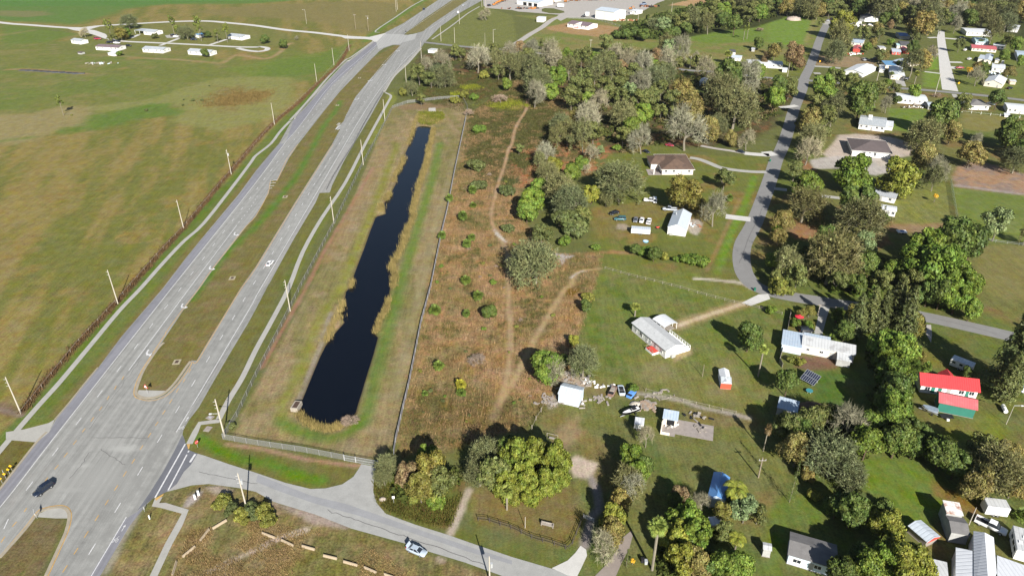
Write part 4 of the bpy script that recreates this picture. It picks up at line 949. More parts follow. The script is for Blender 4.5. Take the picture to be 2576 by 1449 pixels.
KIND = {  # proto, leaf colour, bark colour, phrase, object name, category
 'g': ('oak', LC(100, 118, 46), BROWN, 'bright green tree', 'leafy_tree', 'tree'),
 'gd': ('oak', LC(82, 97, 44), BROWN, 'dark green tree', 'leafy_tree', 'tree'),
 'gy': ('dome', LC(120, 122, 48), BROWN, 'yellow-green tree', 'leafy_tree', 'tree'),
 'G': ('dome', LC(95, 114, 42), BROWN, 'vivid green round tree', 'round_tree', 'tree'),
 'o': ('loose', LC(98, 104, 56), GREYB, 'olive green tree', 'loose_tree', 'tree'),
 'os': ('loose', LC(120, 136, 90), GREYB, 'silvery green tree', 'loose_tree', 'tree'),
 'y': ('willow', LC(122, 112, 62), GREYB, 'yellow-brown tree', 'fading_tree', 'tree'),
 'yo': ('willow', LC(110, 106, 50), GREYB, 'golden olive tree', 'fading_tree', 'tree'),
 'r': ('willow', LC(118, 100, 70), GREYB, 'rusty brown tree', 'rusty_tree', 'tree'),
 'b': ('thin', LC(112, 113, 72), PALE, 'brownish half-bare tree', 'half_bare_tree', 'tree'),
 'k': ('bare', LC(142, 138, 114), PALE, 'pale grey bare tree', 'bare_tree', 'tree'),
 'm': ('mossy', LC(102, 107, 72), PALE, 'grey-green mossy tree', 'mossy_tree', 'tree'),
 'mb': ('mossy', LC(113, 111, 70), PALE, 'brown mossy tree', 'mossy_tree', 'tree'),
 'd': ('conifer', LC(84, 90, 50), BROWN, 'dark feathery conifer', 'conifer', 'tree'),
 'sp': ('spire', LC(86, 96, 50), PALE, 'slim open-tiered conifer', 'conifer', 'tree'),
 'pi': ('pine', LC(96, 104, 44), PALE, 'tall thin pine with tufted crown', 'pine_tree', 'tree'),
 'p': ('fanpalm', LC(96, 112, 48), BROWN, 'fan palm', 'fan_palm', 'palm'),
 'py': ('fanpalm', LC(138, 132, 46), BROWN, 'yellowing fan palm', 'fan_palm', 'palm'),
 'pl': ('lowpalm', LC(92, 108, 46), BROWN, 'low trunkless fan palm', 'palmetto', 'palm'),
 'pt': ('tallpalm', LC(126, 138, 66), PALE, 'tall fan palm with a bare trunk', 'fan_palm', 'palm'),
 'pm': ('midpalm', LC(118, 126, 60), PALE, 'clear-trunked palm', 'fan_palm', 'palm'),
 'f': ('feather', LC(118, 124, 48), GREYB, 'feather-leaved palm', 'feather_palm', 'palm'),
 'fy': ('feather', LC(190, 150, 40), GREYB, 'yellow feather-leaved palm', 'feather_palm', 'palm'),
 's': ('bush', LC(84, 92, 52), BROWN, 'dark grey-green rounded bush', 'bush', 'bush'),
 'sg': ('bush', LC(92, 112, 42), BROWN, 'bright green bush', 'bush', 'bush'),
 'so': ('bush', LC(112, 114, 50), BROWN, 'olive yellow bush', 'bush', 'bush'),
 'sb': ('bare', LC(150, 132, 116), GREYB, 'grey twiggy bush', 'twiggy_bush', 'bush'),
}
ZS = {'sb': .45}
trng = random.Random(5)
TREES = []
def tree(x, y, r, k, label=None, hs=1.0, base=None, group=None, cv=None):
    """crown centred at survey sight (x, y) with crown radius r there; base gives the foot instead when it shows"""
    key, col, bark, phrase, nm, cat = KIND[k]
    cm, tm, zc = PROTO[key][trng.randrange(len(PROTO[key]))]
    hs = hs*ZS.get(k, 1.0)
    hj = hs*trng.uniform(.93, 1.07)
    if base is None:
        R = r/PXM(x, y)
        for _ in range(4):
            z = zc*R*hj*.93; R = r/PXM(x, y, z)
        p = G(x, y, zc*R*hj*.93); loc = (p.x, p.y, 0)
    else:
        p = G(*base); R = r/PXM(x, y, 4); loc = (p.x, p.y, 0)
        # height from the foot to the crown centre, seen along the same bearing
        v = y-724.5; zc_w = CAM_H-p.y*(FOC*SP+v*CP)/(FOC*CP-v*SP)
        hj = max(.35, zc_w/(zc*R))
    e = thing(nm, label or '', cat, loc, trng.uniform(0, 6.28), group)
    e.scale = (R, R, R*hj)
    jv = trng.uniform(.86, 1.14); jh = trng.uniform(-.05, .05)
    c = cv or col
    c = (c[0]*jv*(1+jh), c[1]*jv, c[2]*jv*(1-jh), 1)
    o = link(bpy.data.objects.new('crown', cm), e); o.color = c
    t = link(bpy.data.objects.new('trunk', tm), e); t.color = bark
    TREES.append((e, x, y, k, label, R))
    return e
def T(c, r, s, k_=1.0, mix_=False, **kw):
    """rows of 'x,y,r,kind' on sheet (c, r)"""
    for q in s.split():
        x, y, rad, k = q.split(','); X, Y = C(c, r, f'{x},{y}')[0]
        if mix_ and k == 'b' and trng.random() < .3: k = 'o'
        if mix_ and k == 'k' and trng.random() < .12: k = 'm'
        tree(X, Y, float(rad)/4*k_, k, **kw)
# --- woodland between the pond and the street
T(2, 0, '85,485,60,r 215,510,75,k 375,520,85,k 545,560,62,G 300,440,45,o 150,590,80,b 440,600,70,k 60,640,80,m 220,690,90,b 330,740,70,o 700,590,80,b 750,540,60,o 850,580,55,g 940,440,75,b 1040,545,70,k 1150,530,70,o 900,640,70,b 980,600,70,o', k_=1.3, hs=1.15, mix_=True)
T(2, 0, '460,800,100,G 400,920,80,g 580,700,75,b 530,650,62,o 250,830,115,m 230,950,90,k 600,980,90,b 740,780,85,o 840,740,85,b 760,880,80,b 640,860,75,o 920,860,75,o 1000,720,85,b 1090,690,75,r 1200,620,85,k 1310,640,85,k 1230,720,75,o 1100,770,80,b 1400,660,70,g 1440,790,95,m 1300,830,85,k 1060,880,95,b 1190,930,85,os 1110,970,80,b 770,1020,72,g 880,1040,85,k 960,950,75,o 1290,1000,85,b 1400,980,85,o 1500,900,80,o 1560,750,80,m 1540,610,85,k 1460,560,70,r 1600,500,85,os 1700,490,85,k 1560,470,75,b 1640,640,70,o 1500,700,70,o', k_=1.3, hs=1.15, mix_=True)
T(2, 0, '480,1270,95,m 560,1340,85,b 640,1200,80,y 780,1200,105,k 720,1370,95,b 820,1330,85,o 460,1360,75,b 1120,1170,115,mb 1200,1280,85,g 1330,1140,95,g 1120,1370,85,b 1310,1400,95,k 1700,910,115,y 1810,1080,140,y 1620,1000,85,o 1760,1290,150,k 1980,1300,105,y 2070,1280,95,m 2130,920,130,mb 2250,1090,160,mb 2180,780,140,gd 2360,780,115,k 2450,740,85,g 2210,1390,65,y 2370,1410,65,k 1950,690,85,k 1870,620,55,o 1010,330,10,sb 1640,1140,70,o 1500,1120,70,o', k_=1.3, hs=1.15, mix_=True)
T(1, 0, '1640,740,85,o 1830,760,75,k 1900,770,80,m 2010,520,55,o 2060,540,50,o 1880,600,65,k 2230,590,95,k 2400,520,75,o 2540,520,65,k 2560,670,85,b 1570,890,55,k 2520,850,55,g 1660,1000,45,o 2250,1300,55,sg 2130,1130,40,sb 1700,650,55,k 1760,800,60,o 2440,720,60,o 2420,600,60,b 2300,760,50,so 2100,960,50,so 1500,930,50,so 2200,980,45,sg 2000,1010,45,so 2460,1000,60,sb', k_=1.3, hs=1.15, mix_=True)
# --- bands of trees beyond the far lawn
T(2, 0, '1060,350,45,gd 1150,345,52,gd 1230,330,62,gd 1330,345,65,gd 1440,260,75,m 1520,250,75,os 1560,340,62,gd 1640,330,55,gd 1390,240,55,o 1600,190,72,o 1720,210,80,o 1800,180,80,b 1750,290,65,gd 1850,140,80,o 1930,160,80,o 1980,240,72,b 2050,170,80,o 2130,100,80,g 2120,200,72,gd 2220,70,80,o 2330,60,80,b 2420,90,80,o 2400,160,70,o 2500,130,80,g 2550,60,80,o 2300,130,75,o 2040,70,70,o 2150,20,75,b 2260,-20,75,o', k_=1.2)
frng = random.Random(3)
def fill(poly, n, kinds, rpx, mind):
    pts = []; x0 = min(p[0] for p in poly); x1 = max(p[0] for p in poly); y0 = min(p[1] for p in poly); y1 = max(p[1] for p in poly)
    gp = [Vector((a, b, 0)) for a, b in poly]; tries = 0
    while len(pts) < n and tries < 6000:
        tries += 1; x, y = frng.uniform(x0, x1), frng.uniform(y0, y1)
        if not inside(np.array([x]), np.array([y]), gp)[0]: continue
        if any((x-a)**2+((y-b_)*2.2)**2 < mind**2 for a, b_ in pts): continue
        pts.append((x, y))
    for x, y in sorted(pts, key=lambda q: q[1]): tree(x, y, frng.uniform(*rpx), frng.choice(kinds))
fill(D('2080,-8 2330,-12 2600,-14 2600,32 2480,44 2380,50 2290,40 2180,22 2060,30 1960,24 2000,4'), 86, ['o', 'gd', 'b', 'k', 'o', 'y', 'gd', 'm', 'mb'], (20, 32), 20)
fill(D('1700,-30 2640,-46 2620,-14 2040,-6 1900,6'), 44, ['o', 'gd', 'b', 'o', 'm'], (17, 26), 22)
# --- residential streets, far to near
T(3, 0, '740,260,125,gy 690,400,105,b 680,520,95,m 960,340,75,o 1100,300,65,y 1560,250,135,y 1640,190,90,b 1470,330,70,o 1180,190,60,gd 1300,210,60,o 1240,250,40,r 1130,340,50,o 1060,430,45,y 1000,480,45,g 1130,560,60,o 1180,570,55,y 1240,430,40,sg 1470,470,60,gd 1550,610,105,y 1460,640,90,b 1620,560,65,k 1500,400,40,o 1930,450,55,o 2410,410,60,o 2500,450,65,g 2270,310,80,b 2400,230,80,m 1890,250,55,k 2100,690,70,y 2160,690,70,gd 2110,770,65,k 2430,730,65,y 2540,620,50,g 2330,450,35,sg 2380,560,55,g 540,230,40,o 460,130,45,b 1330,640,35,sg', k_=1.12, hs=1.25)
T(3, 0, '110,880,105,gd 60,1010,115,G 220,880,95,o 560,880,125,g 700,810,105,o 830,840,95,o 940,1010,165,gd 1100,930,115,o 640,740,60,g 480,1070,115,o 420,1210,125,y 570,1200,135,o 660,1110,105,b 440,1390,115,mb 560,1370,90,o 1480,920,68,g 1700,960,35,sb 1760,1180,165,gd 1950,1050,95,o 2310,1000,85,gd 1600,1360,135,mb 1850,1330,105,y 2120,1410,55,k 2440,1330,150,gd 2560,1390,120,mb 1200,1050,60,k 270,560,115,r 70,520,75,y 1280,900,60,o 1200,830,45,sg 30,490,40,o 120,470,40,o 380,-20,80,o', k_=1.12, hs=1.25)
T(3, 1, '850,310,195,G 1310,350,205,gy 390,440,160,g 370,620,165,mb 920,600,215,gd 970,790,205,mb 270,270,105,o 1560,130,150,y 1690,250,110,k 1680,350,90,b 2050,100,130,y 2500,170,120,m 2576,60,110,gd 150,770,115,y 110,930,95,y 570,980,155,gd 640,1170,245,mb 980,1000,125,os 990,1210,135,gd 1260,1270,110,g 1480,1220,220,G 1700,1270,260,G 1850,960,230,gd 2060,1000,180,gd 1650,1060,200,G 2320,800,150,os 60,1180,95,g 190,1210,125,b 2600,930,70,b 300,1330,130,o 700,1370,120,o 900,1400,110,gd 1150,1380,120,o 1450,1400,130,o 2060,1420,110,g 1900,1330,170,G 80,1340,80,o 1180,760,50,pl 330,330,50,p 90,860,60,p 1690,520,35,fy', k_=1.1, hs=1.2)
T(3, 0, '330,1240,80,o 520,960,80,o 1300,1010,50,gd 860,930,90,o 640,960,90,gd 1380,1390,60,o', )
# --- the wooded plot by the white barn
T(2, 1, '210,590,185,G 270,430,105,g 150,690,130,g 480,470,175,mb 560,610,190,m 800,520,125,gy 560,800,225,s 300,900,125,o 540,990,90,sg 240,1210,255,m 1090,390,245,m 1740,490,235,yo 2140,350,130,o 320,90,115,k 270,160,75,b 420,220,110,gy 350,290,115,mb 600,290,110,g 690,200,95,g 740,230,65,k 790,90,85,k 890,60,60,os 70,50,62,o 1050,40,50,sg 840,1040,52,sg 1240,1060,72,gd 1340,1090,88,sg 1430,1110,88,gd 1520,1130,70,so 1650,1165,55,sg 1770,1160,92,sg 1890,1175,105,sg 2190,540,52,p 950,560,70,b 700,720,120,o 640,870,130,s 1080,530,90,o')
tree(*C(2, 1, '2040,640')[0], 30, 'k', 'pale bare tree on the lawn beside the white barn', base=C(2, 1, '2015,832')[0])
# --- the scrub: palms and round bushes
for s_, l in (('2200,225,112,s', 'largest dark round bush in the scrub, beside the top of the dirt track'), ('2240,415,92,s', 'dark bush touching a small palm by the dirt track'), ('2520,470,92,s', 'dark bush growing right on the dirt track'), ('2530,850,72,s', 'dark bush above the white sand patch of the track'),
              ('2180,465,55,p', 'short fan palm in front of a dark bush'), ('1945,545,50,p', 'fan palm straddling the pond fence, farther one'), ('2185,620,46,pl', 'small palmetto alone in red grass'), ('2080,725,66,p', 'fan palm between the fence and the track bend'), ('1870,920,58,p', 'fan palm straddling the pond fence, nearer one'),
              ('2170,940,50,p', 'smaller fan palm of the touching pair'), ('2120,1005,62,p', 'larger fan palm of the touching pair'), ('2110,1370,66,p', 'fan palm above the spreading palmetto by the fence'), ('2390,1390,45,sg', 'small green bush beside a brush pile in the scrub')):
    x, y, r, k = s_.split(','); X, Y = C(1, 1, f'{x},{y}')[0]; tree(X, Y, float(r)/4, k, l)
for s_, l in (('2235,75,68,p', 'green fan palm in the middle of the red scrub'), ('1800,225,78,pl', 'spreading palmetto against the pond fence'), ('2115,255,56,p', 'fan palm casting a shadow beside the dead fronds'), ('2350,245,98,gd', 'low dark leafy tree in the middle of the scrub'), ('1840,780,70,p', 'green and yellow fan palm alone near the fence'), ('2060,970,72,py', 'bright yellow fan palm in the scrub'), ('2065,1055,62,pl', 'green palmetto at the foot of the yellow palm'), ('1700,1060,42,pl', 'little dark palmetto nearest the pond fence')):
    x, y, r, k = s_.split(','); X, Y = C(1, 2, f'{x},{y}')[0]; tree(X, Y, float(r)/4, k, l)
tree(*C(1, 2, '2240,720')[0], 24, 'sb', 'dead grey brush clump lying in the scrub')
tree(*C(1, 2, '945,1330')[0], 22, 'sb', 'dead grey brush at the near corner of the pond')
for i in range(46):
    x, y = frng.uniform(1030, 1420), frng.uniform(420, 1060)
    if inside(np.array([x]), np.array([y]), [Vector((a, b_, 0)) for a, b_ in D('1150,440 1290,430 1400,640 1480,690 1420,880 1330,1050 1030,1090 1070,800 1110,620')])[0]:
        tree(x, y, frng.uniform(4, 8), frng.choice(['s', 's', 'sg', 'so', 'sb']))
# --- round the white house
for s_, l in (('760,90,72,so', 'yellow-green tree at the corner of the mown lawn'), ('740,180,80,gd', 'olive tree on the edge of the mown lawn'), ('620,530,78,gy', 'small yellow-green tree on the lawn edge, nearest the sheds'), ('370,780,205,g', 'broad dark green tree beside the scrap heap'), ('520,730,80,gd', 'leafy tree behind the bare one by the scrap heap'),
              ('1215,1010,66,sg', 'bright green bush behind the blue wreck')):
    x, y, r, k = s_.split(','); X, Y = C(2, 2, f'{x},{y}')[0]; tree(X, Y, float(r)/4, k, l)
tree(*C(2, 2, '390,840')[0], 31, 'k', 'bare grey tree in front of the scrap heap', base=C(2, 2, '395,990')[0])
tree(*C(2, 2, '730,740')[0], 35, 'm', 'grey mossy tree with a single trunk on the lawn edge', base=C(2, 2, '710,905')[0])
tree(*C(2, 2, '1240,185')[0], 16, 'pm', 'fan palm behind the white house', base=C(2, 2, '1235,285')[0])
tree(*C(2, 2, '2390,480')[0], 40, 'gd', 'dark leafy tree at the lawn edge beside a tall palm', base=C(2, 2, '2360,640')[0])
tree(*C(2, 2, '2510,620')[0], 15, 'pt', 'tall palm with a pale trunk by the lawn edge', base=C(2, 2, '2475,890')[0])
# --- yards on the right
T(3, 2, '200,950,130,gd 1190,560,150,g 1330,620,170,g 1180,690,140,G 1260,880,190,G 1300,1020,170,gd 1250,1200,200,G 1260,1330,160,g 900,300,130,d 1040,230,130,d 1160,260,120,d 1290,190,150,d 1410,270,150,d 1480,360,110,yo 870,250,90,yo 700,270,75,p 640,520,55,pl 780,430,100,gd 430,1340,160,o 600,1290,140,o 330,1420,150,gd 800,1390,160,k 1040,1380,140,g 1900,110,170,G 2050,210,110,g 1990,-30,150,G 1750,60,140,gd 1620,50,120,gd 900,40,70,pl 700,20,70,pl 1080,60,80,pl 1750,200,45,pl 1470,800,80,pl 1600,800,60,p 1540,680,60,yo 2000,850,60,gd 330,260,55,yo 280,360,60,sg 400,370,55,sg 330,750,60,so 240,720,50,so 40,230,60,sg 420,230,60,yo 2576,370,30,yo 100,-20,110,so 220,40,60,so 1420,1420,130,gd 1560,1470,110,gd', k_=1.12, hs=1.25)
tree(*C(3, 2, '2350,620')[0], 52, 'd', 'tallest dark conifer behind the red-roofed house', base=C(3, 2, '2330,1050')[0])
tree(*C(3, 2, '2480,700')[0], 48, 'd', 'dark conifer standing next to the tallest one', base=C(3, 2, '2440,1020')[0])
tree(*C(3, 2, '2260,900')[0], 40, 'd', 'shorter dark conifer at the foot of the tall ones', base=C(3, 2, '2340,1140')[0])
T(3, 3, '300,180,185,y 650,250,225,m 800,420,150,m 1000,120,180,g 1300,90,180,gd 1470,140,130,gd 1750,220,180,gd 1900,330,150,gd 1650,130,120,gd 2150,160,150,o 2300,350,230,mb 2120,520,170,y 2480,520,160,y 2400,210,150,y 1180,960,185,gy 1130,800,140,gd 850,800,170,gd 700,740,140,gd 1350,1320,250,gy 1150,1300,200,G 1500,1400,210,gy 1000,1400,200,g 750,1420,170,gd 950,1260,140,gd 450,640,80,so 400,420,80,y 200,-40,160,o 2540,840,80,pl 1190,740,60,p 560,170,120,mb', k_=1.12, hs=1.25)
tree(*C(3, 3, '235,500')[0], 16, 'sp', 'slim open conifer with a pale top on the lawn', base=C(3, 3, '215,705')[0])
for q_ in ('60,300,210', '250,250,190', '420,300,200', '130,500,190', '360,520,180', '220,660,140', '-60,560,150', '480,470,130'):
    x, y, r = q_.split(','); X, Y = C(2, 3, f'{x},{y}')[0]; tree(X, Y, float(r)/4, 'gy', cv=LC(104, 112, 42), hs=1.5)
T(2, 3, ' 1190,260,150,G 1260,420,140,G 1330,330,110,gd 1150,500,140,mb 1230,560,120,k 1020,860,150,gy 1080,700,130,y 1010,990,140,y 1760,900,200,G 1650,1080,190,gy 1850,1080,200,G 1700,1300,190,gy 1850,1330,180,y 1980,1400,150,gd 2140,1380,190,g 2300,1330,150,g 2120,790,110,yo 1690,620,110,r 1640,690,90,gd 1910,720,95,k 2130,1000,120,o 2350,780,150,os 2480,820,120,o 2230,640,110,gd', k_=1.1, hs=1.2)
tree(*C(2, 3, '2190,560')[0], 42, 'f', 'large feather palm leaning over the blue roof', base=C(2, 3, '2210,800')[0])
tree(*C(2, 3, '2270,1060')[0], 32, 'f', 'feather palm near the small kiosk', base=C(2, 3, '2240,1190')[0])
tree(*C(2, 3, '2550,-30')[0], 11, 'pm', 'pale-trunked palm with a brown head below the solar lawn', base=C(2, 3, '2528,190')[0], cv=LC(110, 92, 60))
tree(*C(2, 3, '1455,950')[0], 27, 'pt', 'tallest palm with a pale trunk at the bottom of the picture', base=C(2, 3, '1410,1385')[0])
tree(*C(2, 3, '920,1120')[0], 33, 'k', 'bare grey tree between the two drives', base=C(2, 3, '915,1270')[0])
tree(*C(2, 3, '1145,1260')[0], 15, 'sp', 'small dark conifer between the drive and the palms', base=C(2, 3, '1150,1345')[0])
tree(*C(2, 3, '1310,40')[0], 20, 'k', 'small bare tree in the yard of boats', base=C(2, 3, '1342,155')[0])
tree(*C(2, 3, '1215,1290')[0], 9, 'fy', 'young pale palm beside the small dark conifer')
T(1, 3, '1760,380,210,yo 1530,430,165,r 1870,500,170,o 1650,560,170,yo 1820,620,130,so 1720,240,130,g 1310,350,110,m 1290,450,90,m 1500,560,85,pl 1800,690,110,sg 1600,650,80,so 2300,250,170,m 2250,400,150,m 2400,420,190,o 2540,200,160,gd 2576,600,150,gy 2480,560,60,o', hs=1.4)
tree(*C(1, 3, '2500,590')[0], 22, 'pm', 'fan palm under the edge of the great oak', base=C(1, 3, '2525,780')[0], hs=1)
T(1, 3, '80,800,110,so -70,770,90,s 130,890,100,so 0,830,80,s'); T(0, 3, '2250,690,100,so 2340,760,80,s 2420,830,100,so 2190,740,70,so 2300,820,60,s 2470,900,60,so'); T(0, 2, '2320,1380,60,s')
# --- the trailer homes by the shell road
for s_, l in (('1290,220,85,m', 'grey rounded tree farthest along the shell road'),):
    x, y, r, k = s_.split(','); X, Y = C(0, 0, f'{x},{y}')[0]; tree(X, Y, float(r)/4, k, l)
T(0, 0, '1210,340,80,yo 1270,330,65,g 1130,380,55,o 1880,330,75,m 1830,310,60,gd 1560,370,45,s 2060,530,50,gd 850,330,50,k 1205,545,45,sg 1940,1010,22,s 2105,868,12,s 1850,1005,12,s 1840,1060,18,s 1470,1110,22,s 2090,350,40,gd 2180,390,30,o 2030,1010,20,s 720,1160,14,so')
for x, y, r, b_ in ((1130, 250, 52, '1130,420'), (1725, 210, 45, '1760,370'), (1990, 220, 50, '2010,395'), (2020, 270, 40, '2030,420'), (2280, 285, 45, '2290,430'), (2170, 330, 38, '2195,430'), (1780, 290, 50, '1810,395')):
    tree(*C(0, 0, f'{x},{y}')[0], r/4, 'pi', base=C(0, 0, b_)[0])
tree(*C(0, 0, '635,1010')[0], 11, 'pi', 'lone flat-topped thin pine out in the pasture', base=C(0, 0, '640,1165')[0])
T(1, 0, '85,395,55,gd 275,440,55,gd 405,385,22,k')
tree(*C(1, 0, '2315,140')[0], 17, 'k', 'bare grey tree alone on the grass before the gravel yard', base=C(1, 0, '2317,208')[0])
tree(*C(2, 0, '2235,240')[0], 23, 'gd', 'lone dark tree casting a shadow on the far lawn', base=C(2, 0, '2225,358')[0])
tree(*C(2, 0, '2160,540')[0], 14, 'pm', 'grey-headed palm beside the small white sheds', base=C(2, 0, '2165,650')[0])
for x, y, b_ in ((1990, 570, '1985,655'), (2340, 290, '2328,408'), (2380, 285, '2362,400')): tree(*C(2, 0, f'{x},{y}')[0], 5, 'pm', base=C(2, 0, b_)[0])
T(2, 0, '2480,440,70,gd 2490,300,40,sb 1860,560,40,k 2576,560,60,r 2530,620,50,r')
tree(*C(3, 0, '2010,690')[0], 14, 'fy', 'bright yellow palm beside the red car', base=C(3, 0, '2005,780')[0])
for x, y, b_ in ((1495, 740, '1470,850'), (2140, 415, '2130,450'), (2290, 650, '2290,690'), (1250, 740, '1230,800')): tree(*C(3, 0, f'{x},{y}')[0], 9, 'pm', base=C(3, 0, b_)[0])
tree(*C(3, 1, '410,60')[0], 32, 'k', 'pale forked bare tree at the edge of the gravel lot', base=C(3, 1, '372,215')[0])
# ------------------------------------------------------------------ labels of the trees that stand in company
AREAS = [
 ('beyond the white shell street', D('2060,-60 2640,-60 2640,64 2370,72 2060,42')),
 ('in the belt of trees beyond the far lawn', D('1500,-60 2080,-60 2070,45 1920,90 1800,96 1540,102')),
 ('in the wood west of the street', D('1000,100 1740,90 1760,200 1720,270 1640,360 1470,330 1000,280')),
 ('beside the brown-roofed house near the street', D('1640,170 1990,160 1990,400 1640,390')),
 ('among the houses left of the shell street', D('1990,30 2370,50 2370,225 1990,225')),
 ('among the houses right of the shell street', D('2360,60 2640,60 2640,260 2370,250')),
 ('along the street south of the crossroads', D('1930,200 2140,200 2140,400 1960,400')),
 ('round the grey gabled house', D('2100,215 2380,250 2380,345 2100,345')),
 ('near the white hip-roofed houses', D('2380,240 2640,250 2640,420 2380,420')),
 ('below the bare gravel lot', D('1930,395 2420,395 2420,560 1930,560')),
 ('in the thicket inside the street bend', D('1890,560 2460,540 2560,660 2460,800 1890,740')),
 ('west of the white barn', D('1280,330 1680,330 1680,760 1280,760')),
 ('in the hedge below the white barn', D('1490,600 1860,600 1860,700 1490,700')),
 ('beside the white barn yard', D('1680,400 1880,400 1880,560 1680,560')),
 ('in the row beside the red-roofed house', D('2100,740 2360,740 2360,1080 2100,1080')),
 ('by the red-roofed house', D('2360,700 2640,700 2640,1080 2360,1080')),
 ('round the long white house', D('1920,740 2110,740 2110,1100 1920,1100')),
 ('in the tangle between the lower lawns', D('1930,1080 2640,1080 2640,1250 1930,1260')),
 ('beside the dark-roofed house', D('1980,1250 2400,1240 2420,1500 1980,1500')),
 ('in the big clump beside the sandy track', D('1170,1060 1460,1060 1460,1300 1170,1300')),
 ('in the clump by the pond gate', D('930,1090 1170,1090 1170,1300 930,1300')),
 ('along the grey drive', D('1460,1080 1640,1080 1640,1400 1460,1400')),
 ('round the blue-roofed house', D('1640,1180 2000,1180 2000,1500 1640,1500')),
 ('by the side road poles', D('480,1200 720,1200 720,1340 480,1340')),
 ('among the trailer homes by the shell road', D('150,30 700,30 700,150 150,150')),
 ('out in the red scrub', D('1000,300 1300,300 1520,640 1480,900 1300,1100 1000,1110')),
 ('in the western pasture', D('-50,150 700,150 700,320 -50,320')),
]
def place_of(x, y):
    for nm, pl in AREAS:
        if inside(np.array([x]), np.array([y]), [Vector((a, b_, 0)) for a, b_ in pl])[0]: return nm
    return 'beside the far roads' if y < 160 else 'at the edge of the yards'
buckets = {}
for e, x, y, k, lab, R in TREES:
    if lab: continue
    ph, cat = KIND[k][3], KIND[k][5]; a = place_of(x, y)
    buckets.setdefault((ph, a), []).append((e, R, x))
for (ph, a), L in buckets.items():
    L.sort(key=lambda q: -q[1]); cat = L[0][0]['category']
    plural = {'tree': 'trees', 'palm': 'palms', 'bush': 'bushes'}[cat]
    if len(L) == 1: L[0][0]['label'] = f'{ph} {a}'
    elif len(L) == 2: L[0][0]['label'] = f'larger {ph} of the two {a}'; L[1][0]['label'] = f'smaller {ph} of the two {a}'
    elif len(L) == 3:
        for q, wd in zip(L, ('largest', 'middle-sized', 'smallest')): q[0]['label'] = f'{wd} {ph} of the three {a}'
    else:
        for e, R, x in L: e['label'] = f'{ph} {a}'; e['group'] = f'{ph}s {a}' if ph.endswith(('tree', 'bush', 'palm', 'conifer')) else f'{ph} {plural} {a}'
    if len(L) in (2, 3):
        for e, R, x in L: e['group'] = f'{plural} {a}'
# ================================================================== buildings
M_WALLW = mat('white siding', (.72, .71, .69), .7, .06, .7)
M_WALLC = mat('cream wall', (.70, .63, .53), .8, .08, .7)
M_WALLP = mat('pale stucco', (.72, .64, .57), .85, .06, .7)
M_WALLG = mat('grey board wall', (.36, .36, .35), .85, .2, .8)
M_WALLB = mat('pale blue wall', (.55, .64, .72), .7, .08, .7)
M_WALLT = mat('tan wall', (.58, .48, .36), .8, .1, .7)
M_GREENW = mat('dark green sheet wall', (.035, .17, .13), .6, .1, .5)
M_GLASS = mat('window glass', (.02, .025, .035), .12, .05, 1, spec=.6)
M_TRIM = mat('white trim', (.8, .8, .79), .6, .04, 1)
M_RED = mat('red painted boards', (.52, .07, .05), .7, .15, 1.2)
M_DOORD = mat('dark opening', (.012, .012, .014), .9, .1, 1)
M_WOODG = mat('weathered timber', (.26, .23, .20), .9, .25, 1.2)
M_METAL = mat('galvanised metal', (.5, .52, .54), .4, .12, .8, metal=.3)
M_BLACK = mat('black plastic', (.012, .012, .013), .5, .1, 1)
M_SLAB = mat('worn slab', P(176, 166, 160), .9, .18, .8)
RUST = (.30, .11, .05)
def R_(name, col, axis=0, **kw): return mat_ribbed(name, col, axis, **kw)
ROOFS = {
 'shgrey': lambda ax: mat('light grey shingles', (.42, .43, .44), .9, .14, .9, bump=.3),
 'metal': lambda ax: R_(f'pale metal roof {ax}', (.47, .52, .58), ax, period=.9),
 'white': lambda ax: R_(f'white metal roof {ax}', (.60, .62, .65), ax, period=.9),
 'whiterib': lambda ax: R_(f'white ribbed roof {ax}', (.54, .56, .60), ax, period=.95, amp=.06),
 'greyrib': lambda ax: R_(f'grey ribbed roof {ax}', (.36, .38, .42), ax, period=.8, amp=.06),
 'grey': lambda ax: R_(f'dull grey metal roof {ax}', (.36, .39, .42), ax, period=.9, stain=((.5, .5, .5), .5, .5)),
 'old': lambda ax: R_(f'aged pale roof {ax}', (.5, .51, .52), ax, period=.9, stain=((.26, .25, .25), .4, .6)),
 'rusty': lambda ax: R_(f'rust patched roof {ax}', (.66, .64, .62), ax, period=.6, stain=(RUST, .45, .9)),
 'brown': lambda ax: mat('brown shingles', (.115, .075, .055), .9, .2, .7, bump=.3, stain=((.05, .04, .035), .3, .6)),
 'brown2': lambda ax: mat('warm brown shingles', (.105, .085, .085), .9, .14, .8, bump=.3),
 'dark': lambda ax: mat('charcoal shingles', (.085, .085, .092), .9, .16, .8, bump=.3),
 'dgrey': lambda ax: mat('faded charcoal roof', (.155, .15, .15), .9, .18, .6, bump=.2),
 'purple': lambda ax: mat('dull purple-brown roof', (.16, .12, .135), .85, .2, .6),
 'red': lambda ax: R_(f'red metal roof {ax}', (.48, .04, .045), ax, period=.6, rough=.4),
 'pink': lambda ax: R_(f'faded red metal roof {ax}', (.48, .11, .12), ax, period=.6, rough=.45, stain=((.42, .2, .2), .35, .5)),
 'blue': lambda ax: R_(f'blue metal roof {ax}', (.12, .27, .46), ax, period=.6),
 'bluet': lambda ax: mat('blue tarpaulin', (.06, .16, .42), .5, .2, 1.2, bump=.4),
 'teal': lambda ax: R_(f'pale teal roof {ax}', (.44, .60, .62), ax, period=.8),
 'bluegrey': lambda ax: R_(f'blue-grey roof {ax}', (.38, .46, .56), ax, period=.8, stain=((.5, .52, .55), .5, .5)),
}
